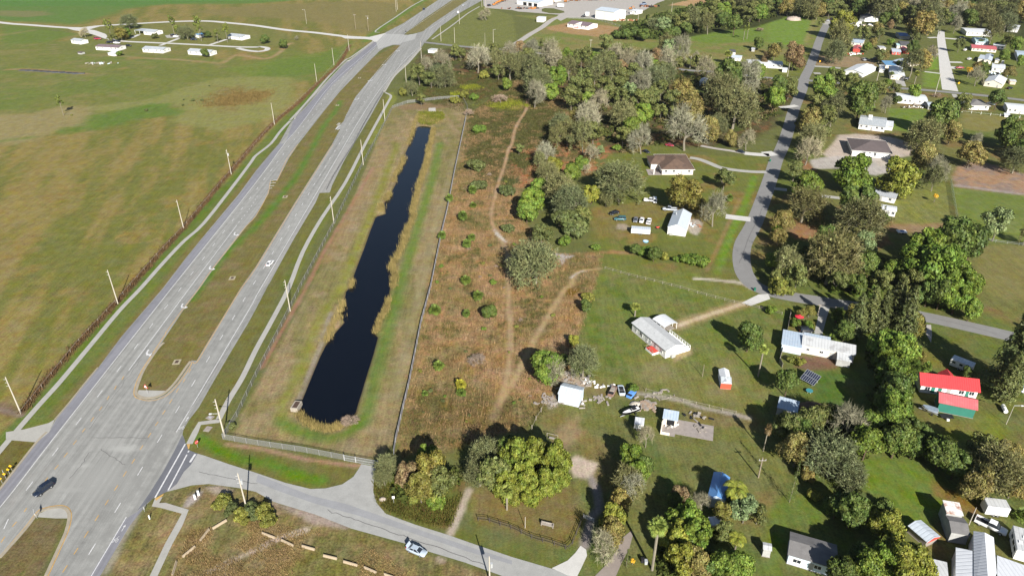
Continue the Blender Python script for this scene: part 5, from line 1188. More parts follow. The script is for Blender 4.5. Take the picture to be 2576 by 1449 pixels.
def facade(parent, L, h, specs, rot=None, y=0.0):
    """openings on the wall in the local plane y=const facing -y: (x, z, w, h, kind)"""
    for x, z, w_, hh, kind in specs:
        if kind == 'w':
            f = MB(); t = .09
            for a in ((x-w_/2-t, x-w_/2, z-t, z+hh+t), (x+w_/2, x+w_/2+t, z-t, z+hh+t), (x-w_/2, x+w_/2, z-t, z), (x-w_/2, x+w_/2, z+hh, z+hh+t), (x-.03, x+.03, z, z+hh)): f.box(a[0], a[1], -.07, .0, a[2], a[3])
            o = f.build('window', M_TRIM, parent); o.location.y = y
            MB().box(x-w_/2, x+w_/2, -.035, .0, z, z+hh).build('pane', M_GLASS, o)
        elif kind == 'd':
            o = MB().box(x-w_/2, x+w_/2, -.05, .0, z, z+hh).build('door', M_WALLG, parent); o.location.y = y
            MB().box(x+w_/2-.2, x+w_/2-.1, -.1, -.05, z+hh*.45, z+hh*.5).build('handle', M_METAL, o)
        else:
            o = MB().box(x-w_/2, x+w_/2, -.03, .0, z, z+hh).build('bay_opening', M_DOORD, parent); o.location.y = y
def side_facade(parent, L, specs, x, sgn):
    """openings on an end wall in the plane x=const: (y, z, w, h)"""
    for yy, z, w_, hh in specs:
        o = MB().box(min(x, x+.05*sgn), max(x, x+.05*sgn), yy-w_/2, yy+w_/2, z, z+hh).build('window', M_TRIM, parent)
        a = x+.05*sgn; MB().box(min(a, a+.02*sgn), max(a, a+.02*sgn), yy-w_/2+.08, yy+w_/2-.08, z+.08, z+hh-.08).build('pane', M_GLASS, o)
def house(name, label, cat, A, B, Cp, wh, rh, ridge='x', wall=M_WALLW, roof='white', wins=0, door=True, ov=.35, hip=False, end=0, depth=None, group=None, flat=False, extra=None, dz=0.0, base=True):
    a, b = G(*A), G(*B); d = b-a; L = d.length; rz = math.atan2(d.y, d.x); n = Vector((-d.y, d.x, 0)).normalized()
    if depth is None: depth = abs((G(*Cp)-a).dot(n))
    W = max(depth, 1.5)
    t = thing(name, label, cat, (a.x, a.y, 0), rz, group)
    m = MB()
    if hip or flat: m.box(0, L, 0, W, -.1, wh)
    elif ridge == 'x': m.prism([(0, -.1), (W, -.1), (W, wh), (W/2, wh+rh), (0, wh)], 0, 'x', 0, L)
    elif ridge == 'y': m.prism([(0, -.1), (L, -.1), (L, wh), (L/2, wh+rh), (0, wh)], 0, 'y', 0, W)
    elif ridge == 's': m.prism([(0, -.1), (W, -.1), (W, wh+rh), (0, wh)], 0, 'x', 0, L)      # single slope rising to the back
    elif ridge == 'sb': m.prism([(0, -.1), (W, -.1), (W, wh), (0, wh+rh)], 0, 'x', 0, L)
    m.build('wall', wall, t)
    r = MB(); th = .14; o = ov
    def slab(p0, p1, p2, p3):
        up = Vector((0, 0, th)); q = [Vector(p) for p in (p0, p1, p2, p3)]
        r.add(q+[p+up for p in q], [(3, 2, 1, 0), (4, 5, 6, 7), (0, 1, 5, 4), (1, 2, 6, 5), (2, 3, 7, 6), (3, 0, 4, 7)])
    ax = 0
    if flat: r.box(-o, L+o, -o, W+o, wh+.003, wh+.2)
    elif hip:
        k = min(L, W)/2+o; e = wh+.003; pk = wh+rh
        q = [(-o, -o, e), (L+o, -o, e), (L+o, W+o, e), (-o, W+o, e)]
        if L >= W: p = [(W/2, W/2, pk), (L-W/2, W/2, pk)]; fs = [(0, 1, 5, 4), (1, 2, 5), (2, 3, 4, 5), (3, 0, 4)]
        else: p = [(L/2, L/2, pk), (L/2, W-L/2, pk)]; fs = [(0, 1, 4), (1, 2, 5, 4), (2, 3, 5), (3, 0, 4, 5)]
        r.add(q+p, fs+[(3, 2, 1, 0)])
        fz = MB()
        for x0, x1, y0, y1 in ((-o-.05, L+o+.05, -o-.06, -o-.01), (-o-.05, L+o+.05, W+o+.01, W+o+.06), (-o-.06, -o-.01, -o-.01, W+o+.01), (L+o+.01, L+o+.06, -o-.01, W+o+.01)): fz.box(x0, x1, y0, y1, e-.16, e+.05)
        fz.build('fascia', M_TRIM, t)
    elif ridge == 'x':
        s = rh/(W/2); z0 = wh-o*s+.004
        slab((-o, -o, z0), (L+o, -o, z0), (L+o, W/2, wh+rh+.004), (-o, W/2, wh+rh+.004)); slab((-o, W/2, wh+rh+.004), (L+o, W/2, wh+rh+.004), (L+o, W+o, z0), (-o, W+o, z0))
    elif ridge == 'y':
        ax = 1; s = rh/(L/2); z0 = wh-o*s+.004
        slab((-o, -o, z0), (L/2, -o, wh+rh+.004), (L/2, W+o, wh+rh+.004), (-o, W+o, z0)); slab((L/2, -o, wh+rh+.004), (L+o, -o, z0), (L+o, W+o, z0), (L/2, W+o, wh+rh+.004))
    else:
        s = rh/W*(1 if ridge == 's' else -1); zf = (wh if ridge == 's' else wh+rh)
        slab((-o, -o, zf-o*s+.004), (L+o, -o, zf-o*s+.004), (L+o, W+o, zf+(W+o)*s+.004), (-o, W+o, zf+(W+o)*s+.004))
    r.build('roof', ROOFS[roof](ax), t)
    if base: MB().box(-.12, L+.12, -.12, W+.12, -.2, .08).build('foundation', M_SLAB, t)
    sp = []; hw = min(1.1, wh*.42)
    if wins:
        for i in range(wins):
            x = L*(i+.5)/wins
            if door and i == wins//2: sp.append((x, .1, .95, min(2.05, wh-.25), 'd'))
            else: sp.append((x, wh-hw-.45, 1.1, hw, 'w'))
        facade(t, L, wh, sp)
    if end:
        e_ = L if end > 0 else 0
        for i in range(abs(end)): side_facade(t, L, [(W*(i+.5)/abs(end), wh-hw-.45, .95, hw)], e_, 1 if end > 0 else -1)
    t['L'] = L; t['W'] = W
    return t, L, W
def P1(c, r, s): return C(c, r, s)[0]
def H(name, label, cat, sh, A, B, Cp, *a, **kw):
    return house(name, label, cat, P1(*sh, A), P1(*sh, B), P1(*sh, Cp) if Cp else None, *a, **kw)
# --- trailer homes by the shell road (north-west)
t, L, W = H('trailer_home', 'white trailer home with an open carport end and grey roof, nearest the shell road', 'house', (0, 0), '1450,352', '1560,362', '1620,340', 3.0, 1.3, 'x', M_WALLW, 'grey', 2, end=2)
a = MB(); a.box(-12, 0, .6, W+.3, 3.0, 3.16); a.build('carport_roof', ROOFS['grey'](0), t)
for x in (-11.6, -6):
    MB().box(x, x+.18, .8, .98, -.1, 3.0).build('post', M_TRIM, t)
H('trailer_home', 'white trailer home with a dull purple-brown roof', 'house', (0, 0), '968,506', '1192,518', '1243,492', 2.9, .9, 'x', M_WALLW, 'purple', 5, end=1)
H('trailer_home', 'neat white trailer home with a plain grey gable roof', 'house', (0, 0), '1440,529', '1646,541', '1700,515', 2.9, 1.2, 'x', M_WALLW, 'grey', 5, end=2)
H('trailer_home', 'white trailer home half hidden behind a round dark tree', 'house', (0, 0), '1895,551', '2120,568', '2165,545', 2.9, 1.2, 'x', M_WALLW, 'grey', 4, end=2)
H('trailer_home', 'white trailer home with a dark porch, farthest along the cul-de-sac road', 'house', (0, 0), '2295,396', '2437,411', '2487,386', 2.9, 1.2, 'x', M_WALLW, 'grey', 3, end=1)
H('trailer_home', 'small white home beside the parked dark red car', 'house', (0, 0), '722,440', '815,452', '862,432', 2.9, 1.0, 'x', M_WALLW, 'grey', 2)
H('shed', 'small white shed with a blue roof among the pines', 'shed', (0, 0), '1960,378', '2000,386', '2012,368', 2.4, .8, 'y', M_WALLW, 'blue')
H('shed', 'little brown-roofed shed standing alone by the dirt path', 'shed', (0, 0), '785,548', '820,552', '828,540', 1.4, .5, 'x', M_WALLG, 'brown2')
H('shed', 'small leaning white shed beside a round green bush', 'shed', (0, 0), '1090,560', '1150,570', '1158,548', 1.8, .9, 's', M_WALLW, 'white')
# --- the gravel yard (north)
t, L, W = H('warehouse', 'tall windowless white warehouse with a grey roof', 'warehouse', (2, 0), '836,190', '1020,217', '1086,182', 8.6, 1.6, 'x', M_WALLW, 'metal')
for x in (L*.5,): MB().box(x-.08, x+.08, -.09, 0, .1, 8.5).build('seam_trim', M_METAL, t)
t, L, W = H('garage', 'long white garage with three open dark bays', 'garage', (2, 0), '48,47', '265,76', '372,42', 4.6, 1.8, 'x', M_WALLW, 'metal')
facade(t, L, 4.6, [(L*f, .1, L*.16, 3.4, 'o') for f in (.38, .62, .87)])
t, L, W = H('farmhouse', 'white house with a small front dormer and red porch steps', 'house', (2, 0), '556,276', '762,306', '826,276', 3.6, 1.6, 'x', M_WALLW, 'purple', 5, end=1)
d = MB(); d.prism([(L*.36, 3.6), (L*.66, 3.6), (L*.51, 5.2)], 0, 'y', -.4, W*.45); d.build('dormer', M_WALLW, t)
MB().box(L*.36, L*.62, -2.4, -.14, -.1, .8).build('porch', M_WALLW, t); MB().box(L*.37, L*.6, -2.3, -.2, .803, .9).build('porch_floor', M_RED, t)
H('shed', 'plain white box shed on the grass beside the gravel driveway', 'shed', (2, 0), '248,225', '318,229', '324,212', 4.0, .3, 'x', M_WALLW, 'white')
H('office_trailer', 'long low white trailer at the edge of the gravel yard', 'trailer', (2, 0), '1186,145', '1250,153', '1300,136', 3.6, .4, 'x', M_WALLW, 'white', 3)
H('shed', 'small white box behind the tall warehouse, standing alone', 'shed', (2, 0), '738,160', '768,162', '770,155', 3.2, .2, 'x', M_WALLW, 'white')
H('garage', 'white garage block cut by the top edge of the picture', 'garage', (2, 0), '376,14', '430,22', '468,8', 4.2, .8, 'x', M_WALLW, 'metal')
H('pump_house', 'small white pump house beside the highway crossing', 'shed', (1, 0), '1732,535', '1790,540', '1800,520', 2.3, .2, 'x', M_WALLW, 'old')
# --- by the street, north part
H('trailer_home', 'long white trailer home beside the rusty orange tree', 'house', (2, 0), '2365,677', '2718,696', '2722,660', 3.0, .6, 'x', M_WALLW, 'white', 6)
H('shed', 'small white shed by the pole at the street corner', 'shed', (3, 0), '142,730', '188,733', '190,715', 2.2, .3, 'x', M_WALLW, 'white')
H('cottage', 'small white cottage beside the grey-headed palm', 'house', (2, 0), '2205,612', '2295,620', '2300,595', 2.6, .8, 'x', M_WALLW, 'metal', 2)
H('shed', 'white shed with a dark roof behind the small cottage', 'shed', (2, 0), '2195,560', '2245,562', '2250,535', 2.6, .5, 'x', M_WALLW, 'dark')
H('cottage', 'pale teal cottage with a cluttered roof under the trees', 'house', (2, 0), '1885,868', '1945,873', '1968,840', 3.0, .8, 'y', M_WALLB, 'white', 2)
H('shed', 'tiny grey shed under the round tree on the far lawn', 'shed', (2, 0), '2408,522', '2438,524', '2440,508', 2, .3, 'x', M_WALLG, 'old')
H('bungalow', 'white gabled bungalow with a charcoal roof near the top of the street', 'house', (3, 0), '968,222', '1106,226', '1112,196', 3.2, 2.2, 'y', M_WALLW, 'dark', 3)
H('lean_to', 'dark lean-to beside the white gabled bungalow', 'shed', (3, 0), '918,215', '966,221', '968,190', 2.8, .6, 's', M_WALLG, 'dark')
H('shed', 'white shed behind the white gabled bungalow', 'shed', (3, 0), '1058,180', '1140,184', '1142,165', 3.2, .4, 'x', M_WALLW, 'white')
H('shed', 'white metal shed left of the clutter pile', 'shed', (3, 0), '828,255', '880,262', '884,238', 2.4, .5, 'x', M_WALLW, 'white')
H('cottage', 'cream cottage with a pale grey roof behind the red awning', 'house', (3, 0), '835,462', '945,472', '950,430', 2.8, .8, 'x', M_WALLC, 'bluegrey', 3)
H('carport', 'red canvas carport in the cluttered yard', 'carport', (3, 0), '852,524', '922,530', '930,492', 2.2, .8, 'y', M_RED, 'pink')
H('cottage', 'cream cottage with a dark charcoal roof and a red tent beside it', 'house', (3, 0), '1332,492', '1432,498', '1436,455', 2.7, 1.0, 'x', M_WALLC, 'dark', 3)
H('shed', 'narrow green-roofed shed against the charcoal-roofed cottage', 'shed', (3, 0), '1292,490', '1322,492', '1324,470', 2.4, .3, 'x', M_WALLC, 'teal')
H('garden_tent', 'red garden tent beside the charcoal-roofed cottage', 'tent', (3, 0), '1362,545', '1415,548', '1420,510', 2.2, .9, 'y', M_RED, 'pink')
H('trailer_home', 'low white trailer with a pale roof and dark red door', 'house', (3, 0), '1245,552', '1330,558', '1335,525', 2.4, .5, 'x', M_RED, 'metal', 3)
H('shed', 'shed with an orange roof at the end of the low trailer', 'shed', (3, 0), '1122,512', '1180,514', '1182,492', 2.0, .3, 'x', M_WALLC, 'old')
H('carport', 'carport covered by a bright blue tarpaulin', 'carport', (3, 0), '1322,398', '1420,402', '1424,368', 2.8, .8, 'x', M_WALLG, 'bluet')
H('bungalow', 'white bungalow with an open carport beside the street corner', 'house', (3, 0), '758,752', '952,783', '968,700', 2.9, 1.6, 'y', M_WALLW, 'white', 0)
H('shed', 'small white shed right of the open-carport bungalow', 'shed', (3, 0), '992,722', '1045,727', '1050,690', 2.4, .5, 'y', M_WALLW, 'white')
H('bungalow', 'pale bungalow with a white carport front on the cross road', 'house', (3, 0), '1225,800', '1366,812', '1370,720', 2.9, .9, 'y', M_WALLC, 'white', 3)
H('shed', 'shed with a bright blue metal roof behind the pale bungalow', 'shed', (3, 0), '1178,690', '1282,694', '1285,660', 2.6, .5, 's', M_WALLC, 'blue')
H('cottage', 'grey-roofed cottage behind the blue-roofed shed', 'house', (3, 0), '1250,650', '1370,680', '1385,620', 2.8, .9, 'x', M_WALLC, 'bluegrey', 2)
H('shed', 'pale garden shed beside the pole on the cross road', 'shed', (3, 0), '1118,732', '1165,736', '1168,690', 2.3, .4, 'x', M_WALLW, 'white')
# --- east of the shell street
H('trailer_home', 'large white trailer home at the head of the shell street', 'house', (3, 0), '1990,362', '2245,374', '2250,335', 3.4, .7, 'x', M_WALLW, 'white', 6)
H('cottage', 'cottage with a pale teal roof behind a palm', 'house', (3, 0), '2085,452', '2212,460', '2222,420', 2.8, .9, 'x', M_WALLB, 'teal', 3)
H('trailer_home', 'cream trailer home with a long red roof', 'house', (3, 0), '2045,516', '2290,535', '2296,500', 2.6, .9, 'x', M_WALLC, 'pink', 6)
H('caravan', 'white caravan parked behind the red-roofed trailer home', 'caravan', (3, 0), '2262,492', '2370,502', '2372,480', 2.6, .3, 'x', M_WALLW, 'white', 3)
H('trailer_home', 'yellow-fronted trailer home with a red window and grey roof', 'house', (3, 0), '2163,642', '2236,650', '2240,590', 2.8, .7, 'y', M_WALLC, 'metal', 1, door=False)
H('porch_room', 'cream side room joined to the yellow-fronted trailer home', 'shed', (3, 0), '2106,628', '2158,634', '2162,590', 2.5, .4, 'sb', M_WALLC, 'metal')
H('bungalow', 'pale bungalow with a clipped white gable at the cross road', 'house', (3, 0), '2166,868', '2346,893', '2356,830', 2.9, 2.0, 'y', M_WALLC, 'white', 2)
H('cottage', 'white roof deep among the trees behind the clipped gable', 'house', (3, 0), '2245,722', '2370,735', '2380,690', 2.8, .7, 'x', M_WALLW, 'white', 2)
H('shed', 'small tan shed beside a black car at the cross road', 'shed', (3, 0), '2432,852', '2486,856', '2488,835', 2.2, .5, 'x', M_WALLT, 'old')
H('cottage', 'white cottage at the far corner under bare trees', 'house', (3, 0), '2400,322', '2505,332', '2512,290', 3.0, .8, 'x', M_WALLW, 'white', 2)
H('cottage', 'blue-grey cottage cut by the edge of the picture', 'house', (3, 0), '2505,618', '2640,630', '2650,560', 2.8, 1.0, 'x', M_WALLW, 'bluegrey', 2)
H('shed', 'small cream shed beside a parked white car', 'shed', (3, 0), '2278,638', '2315,642', '2318,618', 2.2, .4, 'y', M_WALLC, 'old')
# --- south of the cross road
t, L, W = H('trailer_home', 'long white trailer home with a small wooden deck, below the cross road', 'house', (3, 0), '1300,1040', '1592,1064', '1600,1008', 3.0, .6, 'x', M_WALLW, 'white', 6)
MB().box(L*.55, L*.78, -2.2, -.14, -.1, .7).build('deck', M_WOODG, t)
H('shed', 'square grey-walled shed beside the long white trailer home', 'shed', (3, 0), '1606,1105', '1698,1112', '1702,1075', 2.5, .5, 'x', M_WALLG, 'metal')
H('bungalow', 'white bungalow with a dark hip roof facing a row of fence posts', 'house', (3, 0), '2020,1106', '2214,1113', '2224,1055', 2.9, 1.9, 'x', M_WALLW, 'dgrey', 3, hip=True, ov=.6)
H('trailer_home', 'white trailer home at the picture edge below the cross road', 'house', (3, 0), '2400,1138', '2660,1162', '2660,1110', 3.0, .6, 'x', M_WALLW, 'white', 5)
H('shed', 'low white step box below the white trailer home at the edge', 'shed', (3, 0), '2376,1180', '2426,1186', '2428,1165', 1.2, .2, 'x', M_WALLW, 'white')
t, L, W = H('bungalow', 'wide white house with a patched grey roof and side annex', 'house', (3, 0), '906,1300', '1166,1332', '1172,1240', 3.0, 1.5, 'x', M_WALLW, 'grey', 5)
MB().box(L, L+4.2, W*.25, W*.8, -.1, 2.5).build('annex', M_WALLW, t); MB().box(L+.1, L+4.4, W*.22, W*.83, 2.503, 2.65).build('annex_roof', ROOFS['white'](0), t)
MB().box(L*.3, L*.46, W*.4, W*.9, 3.6, 4.5).build('roof_patch', M_TRIM, t)
t, L, W = H('hip_roof_house', 'new white house with a brown hip roof on a bare gravel lot', 'house', (3, 1), '840,120', '1222,152', '1240,35', 3.2, 2.7, 'x', M_WALLW, 'brown2', 0, hip=True, ov=.7)
facade(t, L, 3.2, [(L*.32, .9, 1.1, 1.9, 'w'), (L*.6, .9, 1.1, 1.9, 'w'), (L*.46, 2.2, .8, .5, 'w')])
H('trailer_home', 'grey metal-roofed trailer home under two big green trees', 'house', (3, 1), '905,530', '1266,602', '1285,540', 2.6, .7, 'x', M_WALLW, 'greyrib', 4)
t, L, W = H('caravan', 'white travel caravan beside the metal-roofed trailer home', 'caravan', (3, 1), '1130,712', '1272,735', '1290,690', 2.6, .35, 'x', M_WALLW, 'white', 3)
# --- the brown-roofed house by the street
t, L, W = H('hip_roof_house', 'pale stucco house with a stained brown hip roof', 'house', (2, 1), '1508,312', '1818,312', '1800,165', 3.0, 3.0, 'x', M_WALLP, 'brown', 4, hip=True, ov=.7)
w2 = MB(); w2.box(-4.3, -.01, W*.38, W*.9, -.1, 3.0); w2.build('side_wing', M_WALLP, t)
r2 = MB(); e = 3.01; r2.add([(-5, W*.38-.7, e), (2.5, W*.38-.7, e), (2.5, W*.9+.7, e), (-5, W*.9+.7, e), (-1.6, W*.64, 5.1), (3.5, W*.64, 5.1)], [(0, 1, 5, 4), (1, 2, 5), (2, 3, 4, 5), (3, 0, 4), (3, 2, 1, 0)]); r2.build('wing_roof', ROOFS['brown'](0), t)
MB().box(-6.8, -.2, -.3, W*.36, -.05, .1).build('patio', M_SLAB, t)
MB().box(-4.2, -3.9, .2, .5, .1, 3.0).build('post', M_TRIM, t)
# --- the white barn by the street
t, L, W = H('metal_barn', 'white metal barn with a pale blue-grey gable roof', 'barn', (2, 1), '1562,908', '1742,934', '1795,775', 3.4, 1.7, 'y', M_WALLW, 'metal', 0, ov=.25)
MB().tube((L*.2, W*.72, 4.2), (L*.2, W*.72, 5.3), .22, .22, 10).build('roof_vent', M_METAL, t)
MB().box(L*.12, L*.3, -.6, -.14, .0, .9).build('air_unit', M_WALLG, t)
# --- the white house on the mown lawn
t, L, W = H('ranch_house', 'white ranch house with a pale grey roof on the mown lawn', 'house', (2, 2), '1205,428', '1540,708', '1728,665', 3.0, 1.1, 'x', M_WALLW, 'shgrey', 0, ov=.3)
facade(t, L, 3, [(L*.12, .9, .9, 1.3, 'w'), (L*.28, .9, 1.5, 1.4, 'w'), (L*.46, .6, .8, 1.6, 'w'), (L*.56, 1.2, .7, .8, 'w'), (L*.70, .5, .95, 2.1, 'd'), (L*.88, 1.0, 1.2, 1.2, 'w')])
for x in (.25, .52, .78): MB().tube((L*x, W*.3, 3.3), (L*x, W*.3, 3.95), .1, .12, 8).build('vent_pipe', M_METAL, t)
dk = MB(); dk.box(L*.62, L*.83, -2.6, -.14, -.1, .75); dk.build('porch', M_TRIM, t); MB().box(L*.625, L*.825, -2.55, -.16, .753, .82).build('porch_floor', M_RED, t)
rl = MB()
for x in (L*.63, L*.73, L*.82): rl.box(x-.05, x+.05, -2.55, -2.45, .82, 1.7)
rl.box(L*.63, L*.82, -2.54, -2.46, 1.7, 1.78); rl.box(L*.63-.04, L*.63+.04, -2.45, -.4, 1.7, 1.78); rl.build('railing', M_WOODG, t)
bd = MB(); bd.box(L*.42, L+.0, W+.14, W+3.2, -.1, .8); bd.build('back_deck', M_TRIM, t)
rl = MB()
for k in range(9):
    x = L*.42+L*.58*k/8; rl.box(x-.06, x+.06, W+3.05, W+3.17, .8, 1.8)
rl.box(L*.42, L, W+3.06, W+3.16, 1.8, 1.88); rl.box(L*.42, L, W+3.08, W+3.14, 1.25, 1.31)
rl.box(L-.1, L, W+.2, W+3.05, 1.8, 1.88); rl.build('deck_railing', M_TRIM, t)
MB().box(L-.02, L+.9, W*.28, W*.5, .0, .9).build('air_unit', M_WALLG, t)
# carport behind it: an arched white roof on posts
def at3(c, r, s, z):
    p = C(c, r, s)[0]; return G(p[0], p[1], z)
a, b_ = at3(2, 2, '1530,392', 2.5), at3(2, 2, '1662,345', 2.5)
d = b_-a; L = d.length; rz = math.atan2(d.y, d.x); W = 5.6
t = thing('carport', 'open carport with an arched white metal roof behind the ranch house', 'carport', (a.x, a.y, 0), rz)
m = MB(); N = 8
pr = [(L*i/N, 2.45+.6*math.sin(math.pi*i/N)**.7) for i in range(N+1)]
m.prism(pr+[(x, z-.1) for x, z in pr[::-1]], 0, 'y', -.3, W+.3); m.build('roof', ROOFS['white'](1), t)
for x in (.1, L-.1):
    for y in (0, W*.33, W*.66, W): MB().box(x-.06, x+.06, y-.06, y+.06, -.1, 2.46).build('post', M_TRIM, t)
MB().box(.4, L-.4, .3, W, .0, .12).build('floor_slab', M_WOODG, t)
MB().box(.15, .25, .3, W, .0, 1.5).build('side_panel', M_WALLG, t)
# --- sheds and wrecks of the scrap yard
H('shed', 'pale blue-grey metal shed beside the scrap heap', 'shed', (2, 2), '465,1152', '668,1200', '720,1095', 3.3, .9, 'x', M_WALLB, 'metal', ov=.2)
t, L, W = H('shed', 'white shed with a bright red front on the mown lawn', 'shed', (2, 2), '2098,1010', '2196,1018', '2200,885', 2.0, .7, 'y', M_WALLW, 'white', ov=.15)
MB().box(-.1, L+.1, -.1, -.02, .05, 1.9).build('front_panel', mat('bright red panel', (.62, .09, .05), .6, .08, 1), t)
aw = MB(); aw.add([(-.15, -.12, 1.98), (L+.15, -.12, 1.98), (L+.15, W*.3, 2.92), (-.15, W*.3, 2.92), (-.15, -.12, 2.04), (L+.15, -.12, 2.04), (L+.15, W*.3, 2.98), (-.15, W*.3, 2.98)], [(3, 2, 1, 0), (4, 5, 6, 7), (0, 1, 5, 4), (1, 2, 6, 5), (2, 3, 7, 6), (3, 0, 4, 7)]); aw.build('front_awning', ROOFS['grey'](0), t)
a, b_, c_ = G(*P1(2, 2, '1520,1385')), G(*P1(2, 2, '1660,1420')), G(*P1(2, 2, '1665,1300'))
t, L, W = H('ruined_shed', 'half-open ruined shed with a pale blue roof on a concrete slab', 'shed', (2, 2), '1518,1372', '1650,1396', '1660,1330', 2.3, .5, 's', M_WALLC, 'bluegrey', ov=.3, base=False)
facade(t, L, 2.3, [(L*.55, .1, L*.6, 2.0, 'o')])
MB().box(L, L+10, -3, 3.2, -.05, .06).build('floor_slab', M_SLAB, t); MB().box(-.4, L-.0, -4.2, -.1, -.05, .06).build('front_slab', M_SLAB, t)
for x0, x1, y0, y1, h in ((-.3, .0, -4, -.1, 1.6), (-.3, L*.6, -4.2, -4.0, .9)): MB().box(x0, x1, y0, y1, .06, h).build('broken_wall', M_WALLC, t)
# --- long white house with the solar panel
t, L, W = H('long_house', 'long white flat-roofed house with a blue-grey side wing', 'house', (3, 2), '330,650', '850,755', '905,690', 3.1, .6, 's', M_WALLC, 'old', 0, ov=.3)
facade(t, L, 3, [(L*.12, 1.3, .9, .8, 'w'), (L*.38, 1.3, 1.0, .8, 'w'), (L*.58, .2, 1.0, 2, 'd')])
MB().box(-6, -.02, -1.5, W+2.5, -.1, 2.8).build('side_wing', M_WALLB, t); r_ = MB(); r_.box(-6.3, -.05, -1.8, W+2.8, 2.803, 2.98); r_.build('wing_roof', ROOFS['bluegrey'](0), t)
MB().box(.2, 8, W+.35, W+3.6, -.1, 2.7).build('back_room', M_WALLB, t); MB().box(0, 8.2, W+.32, W+3.8, 2.703, 2.86).build('back_roof', ROOFS['bluegrey'](0), t)
MB().box(L*.68, L*.93, -3.2, -.14, -.1, 2.4).build('front_room', M_WALLG, t); r_ = MB(); r_.prism([(-3.5, 2.41), (.0, 3.0), (.0, 3.12), (-3.5, 2.55)], 0, 'x', L*.67, L*.95); r_.build('front_roof', ROOFS['old'](0), t)
a, b_ = G(*P1(3, 2, '318,925')), G(*P1(3, 2, '455,1000')); d = b_-a; L = d.length
t = thing('solar_array', 'tilted dark blue solar array on the lawn', 'solar panel', (a.x, a.y, 0), math.atan2(d.y, d.x))
m = MB(); m.prism([(0, .6), (3.2, 2.5), (3.15, 2.58), (-.05, .68)], 0, 'x', 0, L); m.build('panel', mat('solar cells', (.018, .024, .05), .15, .1, 2, spec=.6), t)
f = MB()
for k in range(8):
    x = L*k/7; f.beam((x, -.03, .68), (x, 3.17, 2.6), .07, .05)
for y, z in ((0, .7), (1.6, 1.65), (3.17, 2.6)): f.beam((0, y, z), (L, y, z), .07, .06)
f.build('frame', M_METAL, t)
for x in (.6, L-.6):
    for y, z in ((.3, .75), (2.9, 2.35)): MB().tube((x, y, -.1), (x, y, z), .06, .06, 6).build('leg', M_METAL, t)
H('shed', 'grey flat-topped shed below the solar array', 'shed', (3, 2), '82,1268', '272,1320', '290,1220', 2.4, .3, 's', M_WALLG, 'bluegrey', ov=.2)
# gateway over the drive
a, b_ = G(*P1(3, 2, '500,275')), G(*P1(3, 2, '660,300')); d = b_-a
t = thing('gateway', 'timber gateway beam spanning the concrete drive', 'gate', (a.x, a.y, 0), math.atan2(d.y, d.x))
for x in (0, d.length): MB().box(x-.14, x+.14, -.14, .14, -.1, 4.0).build('post', M_WOODG, t)
MB().box(-.6, d.length+.6, -.16, .16, 4.003, 4.3).build('beam', M_WOODG, t)
# --- red-roofed house and green barn
t, L, W = H('red_roof_house', 'white house with a bright red metal roof and green shutters', 'house', (3, 2), '1522,1045', '2088,1112', '2096,1000', 2.9, 2.0, 'x', M_WALLW, 'red', 0, ov=.5)
facade(t, L, 2.9, [(L*.5, .3, 1.1, 2.1, 'd')]+[(L*f, 1.0, 1.3, 1.2, 'w') for f in (.12, .72, .9)])
for f in (.22, .34, .83): MB().box(L*f-.5, L*f+.5, -.06, 0, .3, 2.5).build('shutter', M_GREENW, t)
g = MB(); g.prism([(L*.40, 2.9), (L*.68, 2.9), (L*.54, 4.7)], 0, 'y', W*.62, W+1.2); g.build('back_gable', ROOFS['red'](1), t)
t, L, W = H('green_barn', 'dark green barn with a faded red roof below the red-roofed house', 'barn', (3, 2), '1697,1238', '2058,1312', '2075,1215', 3.4, 1.3, 'x', M_GREENW, 'pink', 0, ov=.4)
# --- lower right corner
t, L, W = H('trailer_home', 'pale blue-white trailer home with a faded charcoal roof', 'house', (3, 3), '187,1318', '640,1455', '300,1130', 3.0, .9, 'x', M_WALLB, 'dgrey', 0, ov=.3)
facade(t, L, 3, [(L*.2, 1.1, 1.6, 1.0, 'w'), (L*.52, .2, 1.0, 2.1, 'd'), (L*.66, 1.1, 1.4, 1.0, 'w')])
t, L, W = H('animal_shed', 'little shed with a pale blue roof and red gable trim', 'shed', (3, 3), '1575,1152', '1690,1100', '1500,1060', 1.9, .6, 'y', M_WOODG, 'metal', ov=.3, depth=4.6)
MB().prism([(-.3, 1.75), (L+.3, 1.75), (L/2, 2.55)], 0, 'y', -.42, -.36).build('gable_trim', M_RED, t)
t, L, W = H('tall_shed', 'tall grey shed with a rust-patched white roof', 'shed', (3, 3), '1808,1098', '1985,1128', '1800,950', 3.0, .8, 'x', M_WALLG, 'dgrey', ov=.12, depth=5.2)
MB().prism([(5.0, 3.25), (5.0, 3.9), (8.4, 4.2), (8.4, -.1), (5.21, -.1)], 0, 'x', .05, L-.3).build('back_room', M_WALLG, t)
r_ = MB(); r_.prism([(4.8, 3.92), (8.6, 4.25), (8.6, 4.37), (4.8, 4.04)], 0, 'x', -.1, L-.15); r_.build('back_roof', ROOFS['rusty'](0), t)
